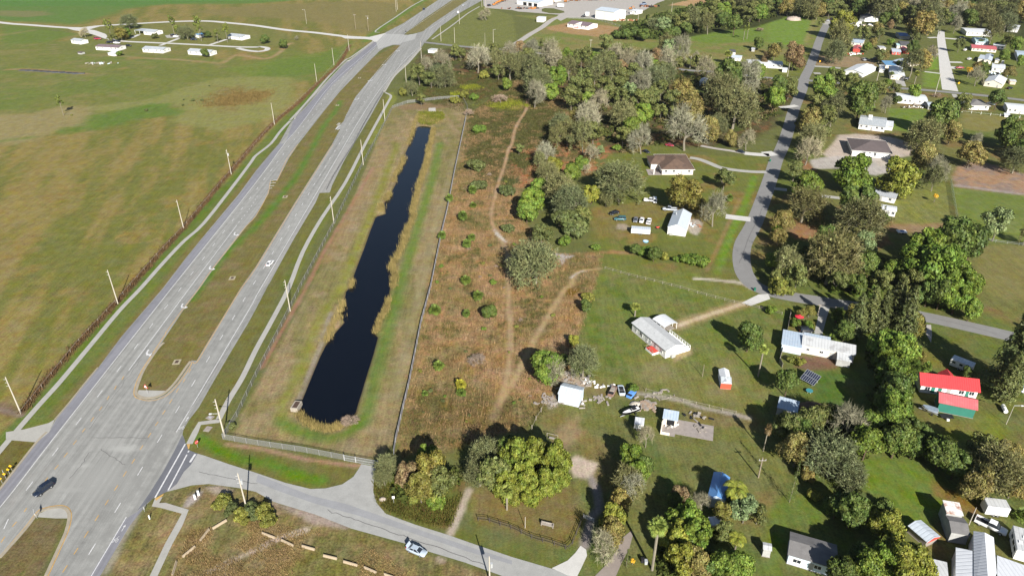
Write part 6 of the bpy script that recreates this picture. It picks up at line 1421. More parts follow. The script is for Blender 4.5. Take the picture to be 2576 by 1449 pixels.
# L-shaped ribbed roof house: a wing towards the camera and a long back wing
a = G(*P1(3, 3, '1905,1420'), 0)
def slabroof(parent, nm, corners, z, m_, th=.12):
    r = MB(); r.add([(x, y, zz) for x, y, zz in corners]+[(x, y, zz+th) for x, y, zz in corners], [(3, 2, 1, 0), (4, 5, 6, 7), (0, 1, 5, 4), (1, 2, 6, 5), (2, 3, 7, 6), (3, 0, 4, 7)]); return r.build(nm, m_, parent)
def at3(c, r, s, z): 
    p = C(c, r, s)[0]; return G(p[0], p[1], z)
o_ = at3(3, 3, '2058,1195', 0)
t = thing('ribbed_roof_house', 'white house with a large ribbed metal roof at the lower corner', 'house', (o_.x, o_.y, 0), 0)
def loc(v): return (v.x-o_.x, v.y-o_.y, v.z)
q = [loc(at3(3, 3, s_, z)) for s_, z in (('1885,1590', 3.2), ('2075,1640', 3.6), ('2058,1195', 3.6), ('1888,1160', 3.2))]
slabroof(t, 'west_roof', q, 0, ROOFS['whiterib'](1))
q2 = [loc(at3(3, 3, s_, z)) for s_, z in (('2070,1640', 3.75), ('2225,1660', 4.4), ('2175,1010', 4.4), ('2066,995', 3.75))]
slabroof(t, 'ridge_roof', q2, 0, ROOFS['greyrib'](1))
q3 = [loc(at3(3, 3, s_, z)) for s_, z in (('2228,1660', 4.35), ('2700,1720', 3.2), ('2700,1395', 3.2), ('2305,1245', 3.4))]
q4 = [loc(at3(3, 3, s_, z)) for s_, z in (('2222,1600', 4.36), ('2300,1420', 3.6), ('2270,1060', 3.4), ('2178,1010', 4.36))]
slabroof(t, 'east_roof', q4, 0, mat('smooth white roof', (.56, .58, .62), .5, .1, .5))
slabroof(t, 'back_roof', [loc(at3(3, 3, s_, z)) for s_, z in (('2310,1700', 3.55), ('2720,1760', 3.0), ('2720,1390', 3.0), ('2302,1240', 3.35))], 0, ROOFS['whiterib'](0))
def wallbox(parent, nm, pts, h, m_):
    mb = MB(); n = len(pts); mb.add([(x, y, -.1) for x, y, z in pts]+[(x, y, h) for x, y, z in pts], [tuple(range(n))[::-1], tuple(range(n, 2*n))]+[(i, (i+1) % n, n+(i+1) % n, n+i) for i in range(n)]); return mb.build(nm, m_, parent)
def shrink(q, k):
    cx = sum(p[0] for p in q)/len(q); cy = sum(p[1] for p in q)/len(q); return [(cx+(x-cx)*k, cy+(y-cy)*k, z) for x, y, z in q]
wallbox(t, 'wall', shrink(q, .94), 3.1, M_WALLW); wallbox(t, 'wall', shrink(q2, .93), 3.6, M_WALLW); wallbox(t, 'wall', shrink(q4, .93), 3.2, M_WALLW)
# white roof partly behind the big tree
q = [at3(3, 3, s_, 3.2) for s_, z in (('1560,1560', 0), ('1830,1600', 0), ('1800,1310', 0), ('1600,1262', 0))]
t = thing('trailer_home', 'white-roofed trailer home behind the big yellow-green tree', 'house', (q[0].x, q[0].y, 0), 0)
ql = [(p.x-q[0].x, p.y-q[0].y, 3.2) for p in q]; slabroof(t, 'roof', ql, 0, ROOFS['old'](0)); wallbox(t, 'wall', shrink(ql, .95), 3.19, M_WALLW)
# blue-roofed house
q = [at3(2, 3, s_, z) for s_, z in (('1962,672', 2.8), ('2058,640', 3.7), ('2110,402', 3.7), ('2030,400', 2.8))]
t = thing('blue_roof_house', 'narrow house with a glossy blue roof under the feather palm', 'house', (q[0].x, q[0].y, 0), 0)
ql = [(p.x-q[0].x, p.y-q[0].y, p.z) for p in q]; slabroof(t, 'roof', ql, 0, R_('glossy blue roof', (.10, .24, .50), 1, period=.6, rough=.3))
q = [at3(2, 3, s_, z) for s_, z in (('2060,640', 3.68), ('2150,690', 2.8), ('2195,455', 2.8), ('2112,402', 3.68))]
qr = [(p.x-ql[0][0]-at3(2, 3, '1962,672', 2.8).x+ql[0][0], p.y-at3(2, 3, '1962,672', 2.8).y, p.z) for p in q]; slabroof(t, 'roof', qr, 0, R_('glossy blue roof', (.10, .24, .50), 1))
wallbox(t, 'wall', shrink([ql[0], qr[1], qr[2], ql[3]], .93), 2.75, M_WALLB)
# small white roof beside the pink bare tree, kiosk, shed at the edge
H('shed', 'slanting white shed roof between the big trees and the blue house', 'shed', (2, 3), '2000,995', '2085,985', '2070,925', 2.0, .4, 's', M_WALLC, 'white', ov=.2)
H('kiosk', 'small grey kiosk with a flat top on the lawn', 'kiosk', (2, 3), '2515,1245', '2590,1260', '2600,1200', 2.3, .2, 'x', M_WALLG, 'old', ov=.15)
H('shed', 'pale shed roof under the mossy trees at the picture edge', 'shed', (3, 3), '2360,600', '2505,620', '2500,540', 2.3, .4, 's', M_WALLC, 'old', ov=.2)
H('shed', 'dark blue sheet roof at the picture edge by the tall conifers', 'shed', (3, 2), '2500,1045', '2640,1060', '2640,960', 2.4, .4, 's', M_WALLB, 'blue', ov=.2)
H('shed', 'small cream sheet roof beside the street palms', 'shed', (3, 0), '790,920', '880,935', '885,880', 2.4, .5, 's', M_WALLC, 'white', ov=.2)
# ================================================================== vehicles
PAINT = mat_objcol('car paint', .28, .03, .5, .5)
M_TYREB = mat('tyre rubber', (.016, .016, .017), .8, .1, 2)
M_RIM = mat('wheel rim', (.42, .43, .45), .35, .05, 2, metal=.5)
M_HEAD = mat('headlamp lens', (.75, .77, .8), .15, .03, 2)
M_TAIL = mat('tail lamp lens', (.4, .02, .02), .2, .03, 2)
M_UNDER = mat('dark trim', (.02, .02, .022), .6, .1, 2)
def loft(secs):
    """secs: (x, [(y, z)...]) rings of equal size"""
    mb = MB(); n = len(secs[0][1]); vs = [(x, y, z) for x, ring in secs for y, z in ring]; fs = []
    for i in range(len(secs)-1):
        for j in range(n): fs.append((i*n+j, i*n+(j+1) % n, (i+1)*n+(j+1) % n, (i+1)*n+j))
    fs += [tuple(range(n))[::-1], tuple((len(secs)-1)*n+j for j in range(n))]
    return mb.add(vs, fs)
def ring(w, z0, z1, tw=.88): return [(-w*.92, z0), (w*.92, z0), (w, z0+(z1-z0)*.35), (w*.985, z0+(z1-z0)*.75), (w*tw, z1), (-w*tw, z1), (-w*.985, z0+(z1-z0)*.75), (-w, z0+(z1-z0)*.35)]
def gring(wb, wt, z0, z1): return [(-wb, z0), (wb, z0), (wt, z1), (-wt, z1)]
def set_paint(o, col): o['paint'] = 1; o.color = (*col, 1); return o
def car(kind, label, cat='car', group=None, col=(.6, .6, .6), full=True):
    t = thing({'sedan': 'parked_car', 'suv': 'suv', 'pickup': 'pickup_truck', 'van': 'van'}[kind], label, cat, group=group)
    if kind == 'sedan':
        secs = [(-2.35, .70, .46, .80), (-2.2, .84, .3, .93), (-1.3, .9, .24, .97), (0, .91, .22, .96), (1.0, .9, .24, .93), (1.9, .87, .28, .82), (2.25, .78, .34, .7), (2.38, .6, .42, .6)]
        gl = [(-1.8, .74, .70, .93, .95), (-1.05, .76, .60, .93, 1.37), (.0, .77, .61, .93, 1.43), (.35, .77, .60, .93, 1.4), (1.2, .74, .70, .92, .94)]; rf = (-1.1, .42, 1.405, .60)
    elif kind == 'suv':
        secs = [(-2.4, .76, .5, 1.0), (-2.3, .9, .36, 1.08), (-1.2, .95, .3, 1.1), (0, .96, .28, 1.1), (1.0, .95, .3, 1.08), (2.0, .92, .34, .98), (2.3, .84, .4, .85), (2.42, .66, .48, .72)]
        gl = [(-2.32, .82, .72, 1.05, 1.15), (-2.0, .84, .68, 1.06, 1.72), (-.6, .85, .7, 1.06, 1.79), (.3, .85, .68, 1.06, 1.75), (1.2, .82, .76, 1.04, 1.08)]; rf = (-2.08, .4, 1.765, .69)
    elif kind == 'pickup':
        secs = [(.0-.55, .97, .42, 1.15), (.9, .98, .4, 1.14), (1.6, .96, .42, 1.12), (2.5, .94, .44, 1.06), (2.8, .88, .48, .95), (2.9, .74, .52, .86)]
        gl = [(-.5, .86, .74, 1.1, 1.86), (.3, .87, .76, 1.1, 1.92), (.75, .87, .74, 1.1, 1.88), (1.55, .84, .78, 1.1, 1.13)]; rf = (-.56, .82, 1.89, .75)
    else:
        secs = [(-2.7, .92, .45, 1.2), (-2.6, .99, .35, 1.25), (0, 1.0, .33, 1.25), (1.6, .98, .35, 1.2), (2.5, .92, .4, 1.05), (2.7, .75, .5, .9)]
        gl = [(-2.65, .92, .84, 1.2, 1.9), (-2.4, .93, .84, 1.2, 2.15), (1.0, .93, .84, 1.2, 2.15), (1.4, .92, .8, 1.2, 2.05), (2.1, .88, .8, 1.15, 1.18)]; rf = (-2.6, 1.3, 2.13, .86)
    body = set_paint(loft([(x, ring(w_, z0, z1)) for x, w_, z0, z1 in secs]).build('body', PAINT, t, True), col)
    if kind == 'pickup':
        bm_ = MB(); bm_.box(-2.85, -.56, -.98, -.86, .5, 1.15); bm_.box(-2.85, -.56, .86, .98, .5, 1.15); bm_.box(-2.95, -2.85, -.98, .98, .5, 1.13); set_paint(bm_.build('bed', PAINT, t), col)
        MB().box(-2.85, -.56, -.86, .86, .5, .72).build('bed_floor', M_UNDER, t)
    loft([(x, gring(wb, wt, z0, z1)) for x, wb, wt, z0, z1 in gl]).build('windows', M_GLASS if kind != 'van' else M_GLASS, t)
    x0, x1, z, w_ = rf
    r = MB(); r.box(x0, x1, -w_, w_, z-.02, z+.05, .06, .07); set_paint(r.build('roof', PAINT, t), col)
    if kind in ('sedan', 'suv', 'van'):
        pl = MB()
        for s_ in (-1, 1):
            for xa, xb, ya, za, yb, zb in ((gl[-1][0]-.02, rf[1], gl[-1][1], gl[-1][3], rf[3], rf[2]), (gl[0][0]+.02, rf[0], gl[0][1], gl[0][3], rf[3], rf[2]), ((rf[0]+rf[1])/2, (rf[0]+rf[1])/2, .86*gl[2][1]/.77 if kind == 'sedan' else gl[2][1], gl[2][3], rf[3]+.01, rf[2])):
                pl.beam((xa, s_*ya, za), (xb, s_*yb, zb), .09, .09)
        set_paint(pl.build('pillars', PAINT, t), col)
    wb = {'sedan': 1.4, 'suv': 1.42, 'pickup': 1.9, 'van': 1.7}[kind]; wr = {'sedan': .33, 'suv': .38, 'pickup': .4, 'van': .36}[kind]; hw = secs[len(secs)//2][1]
    for x in (-wb, wb):
        for s_ in (-1, 1):
            o = MB().tube((x, s_*(hw-.2), wr), (x, s_*(hw+.02), wr), wr, wr, 12).build('wheel', M_TYREB, t)
            MB().tube((x, s_*(hw+.0), wr), (x, s_*(hw+.035), wr), wr*.6, wr*.55, 10).build('rim', M_RIM, o)
    fx = secs[-2][0]; fz = secs[-2][2]*.35+secs[-2][3]*.65
    for s_ in (-1, 1):
        MB().box(fx-.12, fx+.1, s_*secs[-2][1]*.72-.17, s_*secs[-2][1]*.72+.17, fz-.07, fz+.08).build('headlight', M_HEAD, t)
        bx = secs[0][0] if kind != 'pickup' else -2.93
        MB().box(bx-.05, bx+.1, s_*secs[0][1]*.8-.14, s_*secs[0][1]*.8+.14, .72, .92).build('taillight', M_TAIL, t)
    return t
PROTO_CAR = {}
def park(kind, rear, front, label, col, cat='car', group=None, sheet_=None, s=1.0):
    a, b = (G(*P1(*sheet_, q)) for q in (rear, front)); d = b-a; rz = math.atan2(d.y, d.x); c = (a+b)/2
    z = .06
    if kind not in PROTO_CAR:
        t = car(kind, label, cat, group, col); PROTO_CAR[kind] = t; t.location = (c.x, c.y, z); t.rotation_euler = (0, 0, rz)
    else:
        t = dup(PROTO_CAR[kind], (c.x, c.y, z), rz, label, (*col, 1)); t['category'] = cat
        if group: t['group'] = group
        elif 'group' in t: del t['group']
    t.scale = (s, s, s); return t
WHT, SIL, BLK, DKB, GRY, REDC, TEAL = (.75, .75, .76), (.42, .45, .49), (.010, .011, .014), (.012, .018, .035), (.14, .15, .17), (.33, .03, .05), (.04, .13, .15)
park('suv', '520,536', '362,652', 'black suv crossing the wide junction', DKB, 'suv', sheet_=(0, 3), s=1.0)
park('sedan', '118,1238', '168,1188', 'white car driving away on the far carriageway past the turn lane', WHT, sheet_=(1, 1), s=.98)
sil = park('sedan', '1535,1172', '1700,1242', 'silver car parked on the verge with its boot lid open', (.36, .42, .5), sheet_=(1, 3), s=1.04)
tl = MB(); tl.box(-.06, .06, -.68, .68, 0, .85); o = tl.build('boot_lid', PAINT, sil); set_paint(o, (.36, .42, .5)); o.location = (-1.85, 0, .95); o.rotation_euler = (0, -.45, 0)
park('suv', '1705,95', '1672,116', 'dark car coming down the highway beyond the crossing', DKB, sheet_=(1, 0), s=1.15)
park('sedan', '2072,70', '2100,52', 'pale car driving away at the top of the highway', (.5, .55, .6), sheet_=(1, 0), s=1.1)
Y = (2, 1)
park('pickup', '1370,580', '1412,584', 'white flatbed truck parked beside the golden tree', WHT, 'truck', sheet_=Y)
park('van', '1434,560', '1438,612', 'white van standing next to the flatbed truck', WHT, 'van', sheet_=Y, s=.85)
park('pickup', '1645,675', '1525,668', 'silver pickup parked behind the white barn', SIL, 'pickup', sheet_=Y, s=1.1)
park('sedan', '1085,690', '968,722', 'black open car beside the mossy oak', BLK, sheet_=Y, s=1.1)
park('suv', '1140,768', '1032,768', 'teal suv on the bare ground of the barn yard', TEAL, 'suv', sheet_=Y, s=1.1)
park('sedan', '1248,752', '1236,800', 'dark stripped car first in the row of three', GRY, sheet_=Y, s=1.05)
park('sedan', '1312,755', '1296,808', 'white coupe in the middle of the row of three', WHT, sheet_=Y, s=1.05)
park('pickup', '1365,835', '1388,755', 'white pickup loaded with timber, last in the row of three', WHT, 'pickup', sheet_=Y, s=1.0)
park('sedan', '1550,18', '1620,28', 'dark red car under the bare trees by the brown-roofed house', REDC, sheet_=Y)
park('sedan', '1320,78', '1378,98', 'black car beside the boat trailer near the brown-roofed house', BLK, sheet_=Y)
park('sedan', '2270,80', '2330,96', 'dark car on the white drive by the street', DKB, sheet_=Y)
U = (3, 0)
park('suv', '940,618', '1022,612', 'silver suv on the bare yard behind the open-carport bungalow', (.3, .31, .33), 'suv', sheet_=U, s=1.2)
park('suv', '1105,605', '1040,605', 'black suv beside the silver one on the bare yard', BLK, 'suv', sheet_=U, s=1.15)
park('sedan', '890,772', '935,778', 'grey car under the open carport', GRY, sheet_=U, s=1.1)
park('sedan', '1335,802', '1305,800', 'dark car at the front of the pale bungalow', BLK, sheet_=U, s=1.1)
park('suv', '1392,806', '1362,805', 'black suv right of the pale bungalow front', BLK, 'suv', sheet_=U, s=1.05)
park('sedan', '590,222', '612,212', 'grey car on the concrete at the end of the street', SIL, sheet_=U, s=1.2)
park('sedan', '620,206', '650,196', 'black car at the very end of the street', BLK, sheet_=U, s=1.2)
park('suv', '1915,390', '1990,392', 'grey suv on the white drive at the head of the shell street', GRY, 'suv', sheet_=U, s=1.15)
park('sedan', '1972,518', '1990,508', 'white car beside the red-roofed trailer home', WHT, sheet_=U, s=1.2)
park('sedan', '2012,608', '2034,600', 'white car beside the yellow-fronted trailer home', WHT, sheet_=U, s=1.2)
park('sedan', '1960,694', '1890,692', 'red car next to the yellow palm', REDC, sheet_=U, s=1.25)
park('van', '2355,655', '2358,630', 'white van on the grass east of the shell street', WHT, 'van', sheet_=U, s=.95)
park('sedan', '2405,902', '2455,894', 'black car beside the small tan shed', BLK, sheet_=U, s=1.1)
park('sedan', '2222,1052', '2256,1060', 'grey car beside the dark hip-roofed bungalow', GRY, sheet_=U, s=1.1)
park('sedan', '1652,490', '1658,462', 'dark car on the verge of the shell street', BLK, sheet_=U, s=1.1)
N_ = (0, 0)
park('suv', '950,402', '1020,402', 'dark red suv by the small white home', REDC, 'suv', sheet_=N_, s=1.3)
park('sedan', '1075,438', '1130,438', 'black car behind the purple-roofed trailer home', BLK, sheet_=N_, s=1.3)
park('sedan', '1150,442', '1205,444', 'white car behind the purple-roofed trailer home', WHT, sheet_=N_, s=1.3)
park('sedan', '1265,470', '1320,472', 'black car on the grass east of the purple roof', BLK, sheet_=N_, s=1.2)
park('suv', '1730,372', '1770,366', 'black suv on the concrete pad by the pines', BLK, 'suv', sheet_=N_, s=1.2)
park('pickup', '1750,380', '1810,374', 'white pickup on the concrete pad by the pines', WHT, 'pickup', sheet_=N_, s=1.1)
park('sedan', '1925,408', '1975,408', 'dark blue car under the pines', DKB, sheet_=N_, s=1.3)
park('pickup', '2110,905', '2360,1025', 'white pickup with a junk-filled bed by the ribbed roof', WHT, 'pickup', sheet_=(3, 3), s=1.12)
park('suv', '315,440', '450,440', 'black car behind the long white house', BLK, sheet_=(3, 2))
# box trucks, trailers, caravans
def boxtrailer(label, A, B, Cp, sheet_, h=2.6, floor=.55, name='enclosed_trailer', cat='trailer', col=M_WALLW, roof='white', wins=0, group=None, axles=2, nose=0.0):
    a, b, c = (G(*P1(*sheet_, q)) for q in (A, B, Cp)); d = b-a; L = d.length; rz = math.atan2(d.y, d.x); W = abs((c-a).dot(Vector((-d.y, d.x, 0)).normalized())); W = min(max(W, 2.0), 3.0)
    t = thing(name, label, cat, (a.x, a.y, 0), rz, group)
    if nose:
        mb = MB(); mb.prism([(0, floor), (L, floor), (L+nose*.2, floor+h*.4), (L-nose, floor+h), (0, floor+h)], 0, 'y', 0, W); mb.build('body', col, t)
    else: MB().box(0, L, 0, W, floor, floor+h).build('body', col, t)
    MB().box(-.05, L-nose+.05, -.05, W+.05, floor+h+.003, floor+h+.09, .08, .08).build('roof', ROOFS[roof](0), t)
    for i in range(axles):
        for y in (-.04, W-.2):
            x = L*.5+(i-(axles-1)/2)*.85
            o = MB().tube((x, y, .36), (x, y+.24, .36), .36, .36, 12).build('wheel', M_TYREB, t); MB().tube((x, y-.015, .36), (x, y+.255, .36), .2, .2, 10).build('rim', M_RIM, o)
    MB().beam((L, W/2, floor+.02), (L+1.2, W/2, floor-.05), .12, .12).build('hitch', M_UNDER, t)
    for i in range(wins):
        x = L*(i+.5)/wins; MB().box(x-.45, x+.45, -.03, 0, floor+h*.5, floor+h*.8).build('window', M_GLASS, t)
    MB().box(L*.3, L*.3+.7, -.025, 0, floor+.1, floor+h*.85).build('door', M_TRIM, t)
    return t
boxtrailer('white enclosed trailer with twin axles in front of three parked cars', '1196,908', '1388,922', '1395,870', (2, 1), h=1.9, roof='metal')
boxtrailer('white travel trailer behind the red-roofed house', '1815,785', '2030,870', '2058,800', (3, 2), h=2.2, name='caravan', cat='caravan', wins=3)
boxtrailer('long white enclosed trailer by the lower pickup', '2172,838', '2400,868', '2480,790', (3, 3), h=2.5, roof='old')
boxtrailer('white box truck cap on a flatbed among the boats', '1225,1428', '1318,1442', '1330,1340', (2, 2), h=1.5, floor=.7, roof='white', name='utility_truck', cat='truck')
boxtrailer('small white box truck on the gravel yard', '455,80', '515,84', '518,70', (2, 0), h=3.2, floor=.9, name='box_truck', cat='truck')
t = boxtrailer('white motorhome standing beside the ribbed roof', '2475,1290', '2640,1345', '2420,960', (3, 3), h=3.0, floor=.5, name='motorhome', cat='motorhome', roof='old')
# the motorhome stands along the picture's depth: give it its true length
a, b, c = at3(3, 3, '2455,1285', 0), at3(3, 3, '2650,1345', 0), at3(3, 3, '2415,1040', 0)
for ch in list(t.children):
    for g in list(ch.children): bpy.data.objects.remove(g)
    bpy.data.objects.remove(ch)
d = c-a; L = d.length; t.location = (a.x, a.y, 0); t.rotation_euler = (0, 0, math.atan2(d.y, d.x)-math.pi/2)
MB().box(0, 2.9, 0, L, .5, 3.3).build('body', M_WALLW, t); MB().box(-.06, 2.96, -.06, L+.06, 3.303, 3.42, .06, .06).build('roof', ROOFS['old'](0), t)
for y in (L*.2, L*.45, L*.72): MB().box(-.03, 0, y-.7, y+.7, 1.7, 2.6).build('window', M_GLASS, t)
for x, y in ((.9, L*.35), (1.9, L*.6)): MB().box(x-.35, x+.35, y-.35, y+.35, 3.423, 3.6).build('roof_vent', M_TRIM, t)
for y in (L*.2, L*.8):
    for x in (-.02, 2.7): MB().tube((x, y, .4), (x+.22, y, .4), .4, .4, 12).build('wheel', M_TYREB, t)
# boats
def boat(label, A, B, sheet_, hull, deck, w_=2.2, cover=False, name='boat'):
    a, b = G(*P1(*sheet_, A)), G(*P1(*sheet_, B)); d = b-a; L = d.length; t = thing(name, label, 'boat', (a.x, a.y, 0), math.atan2(d.y, d.x))
    dw = .9 if cover else .58; st = [(0, .85, .55, 1.35), (.25, 1, .5, 1.38), (.6, .95, .5, 1.45), (.85, .6, .6, 1.55), (1.0, .06, .9, 1.65)]
    loft([(L*x, [(-w_/2*k*.45, z0), (w_/2*k*.45, z0), (w_/2*k, z1), (-w_/2*k, z1)]) for x, k, z0, z1 in st]).build('hull', hull, t)
    loft([(L*(x*.94+.03), [(-w_/2*k*dw, z1+.003), (w_/2*k*dw, z1+.003), (w_/2*k*dw*.88, z1+(.5 if cover else .06)*(1-.4*x)), (-w_/2*k*dw*.88, z1+(.5 if cover else .06)*(1-.4*x))]) for x, k, z0, z1 in st]).build('cover' if cover else 'deck', deck, t)
    if not cover:
        MB().box(L*.2, L*.4, -.5, .5, 1.46, 1.75).build('seat', M_UNDER, t); MB().box(L*.48, L*.52, -.6, .6, 1.5, 1.95).build('windscreen', M_GLASS, t)
        MB().box(-.45, -.02, -.2, .2, .6, 1.7).build('outboard_motor', M_BLACK, t)
    f = MB(); f.beam((-.2, -.5, .5), (L+.6, 0, .5), .1, .1); f.beam((-.2, .5, .5), (L+.6, 0, .48), .1, .1); f.build('trailer_frame', M_METAL, t)
    for y in (-1.1, .9): MB().tube((L*.3, y, .3), (L*.3, y+.2, .3), .3, .3, 10).build('wheel', M_TYREB, t)
    return t
boat('black-hulled boat with a white deck on a trailer', '1275,1235', '1105,1300', (2, 2), M_BLACK, M_TRIM)
boat('boat under a grey-blue tarpaulin beside the green barn', '1700,1280', '1535,1225', (3, 2), M_WALLG, mat('grey tarpaulin', (.2, .25, .31), .6, .25, 1.5, bump=.4), 2.4, True)
# wrecks in the scrap heap: open-topped hulks
def wreck(label, A, B, sheet_, m1, m2, w_=1.9, h=1.1):
    a, b = G(*P1(*sheet_, A)), G(*P1(*sheet_, B)); d = b-a; L = d.length; t = thing('scrap_vehicle', label, 'wreck', (a.x, a.y, 0), math.atan2(d.y, d.x))
    loft([(L*x, ring(w_/2*k, .3, h*z)) for x, k, z in ((0, .8, .8), (.1, 1, .95), (.5, 1, 1), (.85, .97, .85), (1, .75, .6))]).build('body', m1, t)
    MB().box(L*.3, L*.65, -w_*.36, w_*.36, h*.95, h*1.25, .12, .1).build('cab', m2, t)
    MB().box(L*.05, L*.28, -w_*.4, w_*.4, h*.96, h*1.02).build('engine_bay', M_UNDER, t)
    for x in (.2, .8):
        for y in (-w_/2-.02, w_/2-.2): MB().tube((L*x, y, .32), (L*x, y+.22, .32), .32, .32, 10).build('wheel', M_TYREB, t)
    return t
wreck('light blue stripped car in the scrap row', '1110,1090', '1085,990', (2, 2), M_WALLB, M_UNDER)
wreck('bright blue wreck with a tyre on its roof', '1170,1115', '1230,1045', (2, 2), mat('bright blue paint', (.10, .25, .60), .4, .12, 1.2), mat('bright blue paint', (.1, .25, .6)))
wreck('rusty brown hulk beside the light blue car', '985,1100', '1035,1000', (2, 2), mat('rusty body', (.20, .12, .09), .85, .3, 1.2, stain=((.4, .38, .36), .8, .6)), M_WOODG)
# construction machines
def machine(label, group):
    t = thing('excavator', label, 'digger', group=group); mo = mat('machine orange', (.50, .19, .035), .5, .2, .8, stain=((.15, .07, .04), .6, .6))
    for y in (-1.1, .7): MB().box(-1.8, 1.8, y, y+.45, 0, .8, .3, 0).build('track', M_UNDER, t)
    MB().box(-1.9, 1.3, -1.1, 1.1, .83, 1.9, .15, .1).build('body', mo, t); MB().box(.1, 1.2, -.1, 1.0, 1.9, 2.9, .12, .1).build('cab', M_GLASS, t)
    b_ = MB(); b_.beam((1.0, -.5, 1.6), (3.0, -.5, 3.9), .35, .4); b_.beam((3.0, -.5, 3.9), (4.4, -.5, 1.6), .3, .32); b_.build('boom', mo, t); MB().box(4.0, 4.8, -1, 0, .9, 1.7, .1, .1).build('bucket', M_UNDER, t)
    return t
mlab = 'orange construction machine in the line at the corner of the gravel yard'
m0 = machine(mlab, 'orange machines in the corner line'); first = True
for x, y in ((2395, 58), (2412, 46), (2432, 34), (2450, 26), (2478, 20), (2500, 10), (2524, 4), (2545, -8)):
    p = G(*P1(1, 0, f'{x},{y}'))
    if first: m0.location = p; m0.rotation_euler = (0, 0, .4); first = False
    else: dup(m0, p, random.uniform(-.6, 1.0))
for x, y, l in ((395, 45, 'orange machine against the end of the white garage'), (540, 26, 'orange machine standing alone in the middle of the gravel yard'), (600, 12, 'orange machine in a pair at the top of the gravel yard, nearer one'), (650, 14, 'orange machine at the right of the pair on the gravel yard'), (1195, 98, 'brown-orange machine behind the long low white trailer')):
    m = dup(m0, G(*P1(2, 0, f'{x},{y}')), random.uniform(-.6, 2), l); del m['group']
M_RUSTY = mat('rusty iron', (.26, .11, .055), .85, .35, .8, stain=((.10, .05, .035), .6, .7))
def heap(name, label, cat, p, n, spr, size, mats, group=None, seed=1, flat=.6):
    t = thing(name, label, cat, p, 0, group); rr = random.Random(seed); bs = [MB() for _ in mats]
    for k in range(n):
        b_ = bs[rr.randrange(len(mats))]; x, y = rr.gauss(0, spr[0]), rr.gauss(0, spr[1]); a = rr.uniform(0, 3.14); l, w_, h = rr.uniform(.5, 1.6)*size, rr.uniform(.15, .6)*size, rr.uniform(.1, flat)*size
        c_, s_ = math.cos(a), math.sin(a); z0 = rr.uniform(0, .1)
        b_.add([(x+u*l*c_-v*w_*s_, y+u*l*s_+v*w_*c_, z0+w*h) for w in (0, 1) for u, v in ((-.5, -.5), (.5, -.5), (.5, .5), (-.5, .5))], [(3, 2, 1, 0), (4, 5, 6, 7), (0, 1, 5, 4), (1, 2, 6, 5), (2, 3, 7, 6), (3, 0, 4, 7)])
    for b_, m, nm in zip(bs, mats, ('boards', 'sheets', 'scraps', 'oddments')):
        if b_.v: b_.build(nm, m, t)
    return t
heap('scrap_heap', 'line of rusty iron attachments in front of the white garage', 'scrap', G(*P1(2, 0, '130,90')), 40, (11, 2), 2.4, [M_RUSTY, M_UNDER, mat('machine orange', (.5, .19, .035))], seed=2)
heap('scrap_heap', 'pile of rusty iron at the corner of the tall warehouse', 'scrap', G(*P1(2, 0, '1125,212')), 26, (5, 1.8), 2.6, [M_RUSTY, M_WALLT], seed=3)
heap('scrap_heap', 'rusty iron strip beyond the long low trailer', 'scrap', G(*P1(2, 0, '1365,72')), 30, (6, 3), 2.6, [M_RUSTY, M_UNDER], seed=4)
heap('scrap_heap', 'rusty scrap line at the top edge of the gravel yard', 'scrap', G(*P1(2, 0, '800,6')), 30, (11, 1.5), 2.2, [M_RUSTY, M_UNDER], seed=5)
park('pickup', '1290,62', '1355,48', 'dark and white lorry beside the rusty iron strip', (.2, .25, .35), 'lorry', sheet_=(2, 0), s=1.7)
park('sedan', '700,178', '740,174', 'dark car beside the white box behind the warehouse', BLK, sheet_=(2, 0), s=1.2)
park('suv', '2330,70', '2365,62', 'dark car parked at the corner of the gravel yard fence', BLK, 'suv', sheet_=(1, 0), s=1.2)
park('sedan', '1115,130', '1145,128', 'dark car between the warehouse and the low trailer', BLK, sheet_=(2, 0), s=1.3)
M_PLANK = mat('bleached planks', (.30, .27, .24), .9, .3, 1.2)
for i, (x, y, l, n, sp, ms) in enumerate(((560, 880, 'stack of bleached pallets beside the bare tree', 26, (1.6, 1.4), [M_PLANK, M_WOODG]), (640, 950, 'spread of grey planks behind the blue-grey shed', 46, (3.6, 1.8), [M_PLANK, M_SLAB, M_WOODG]), (770, 950, 'leaning boards at the fence beside the planks', 22, (1.2, 1.2), [M_PLANK, M_TRIM]),
        (900, 1110, 'pale rubble scattered before the rusty hulk', 26, (2, 1.2), [M_SLAB, M_PLANK]), (380, 1150, 'grey rubble beside the blue-grey shed', 40, (1.8, 2.2), [M_SLAB, M_PLANK]), (690, 1150, 'white oddments at the side of the blue-grey shed', 16, (.9, 1.6), [M_TRIM, M_PLANK]),
        (965, 985, 'white pipes and boards leaning on the scrap fence', 16, (2.4, .5), [M_TRIM, M_PLANK]), (1430, 1080, 'scrap timber along the broken fence', 24, (3.2, 1.2), [M_PLANK, M_WOODG]), (1600, 1375, 'broken boards in front of the ruined shed', 14, (1.6, .8), [M_TRIM, M_PLANK]),
        (1870, 1290, 'boards and bars on the far side of the slab', 16, (1.8, 1), [M_PLANK, M_UNDER]), (1900, 1400, 'bits of furniture at the end of the slab', 14, (1.3, 1.2), [M_PLANK, M_UNDER, M_WOODG]))):
    heap('scrap_heap', l, 'scrap', G(*P1(2, 2, f'{x},{y}')), int(n*.75), (sp[0]*.9, sp[1]*.9), 1.15, ms, seed=20+i, flat=.35)
heap('brush_pile', 'pile of grey branches beside the black boat', 'brush pile', G(*P1(2, 2, '1345,1190')), 60, (1.4, 1), 1.6, [M_WOODG, mat('dry branches', (.3, .22, .16), .9)], seed=40, flat=.25)
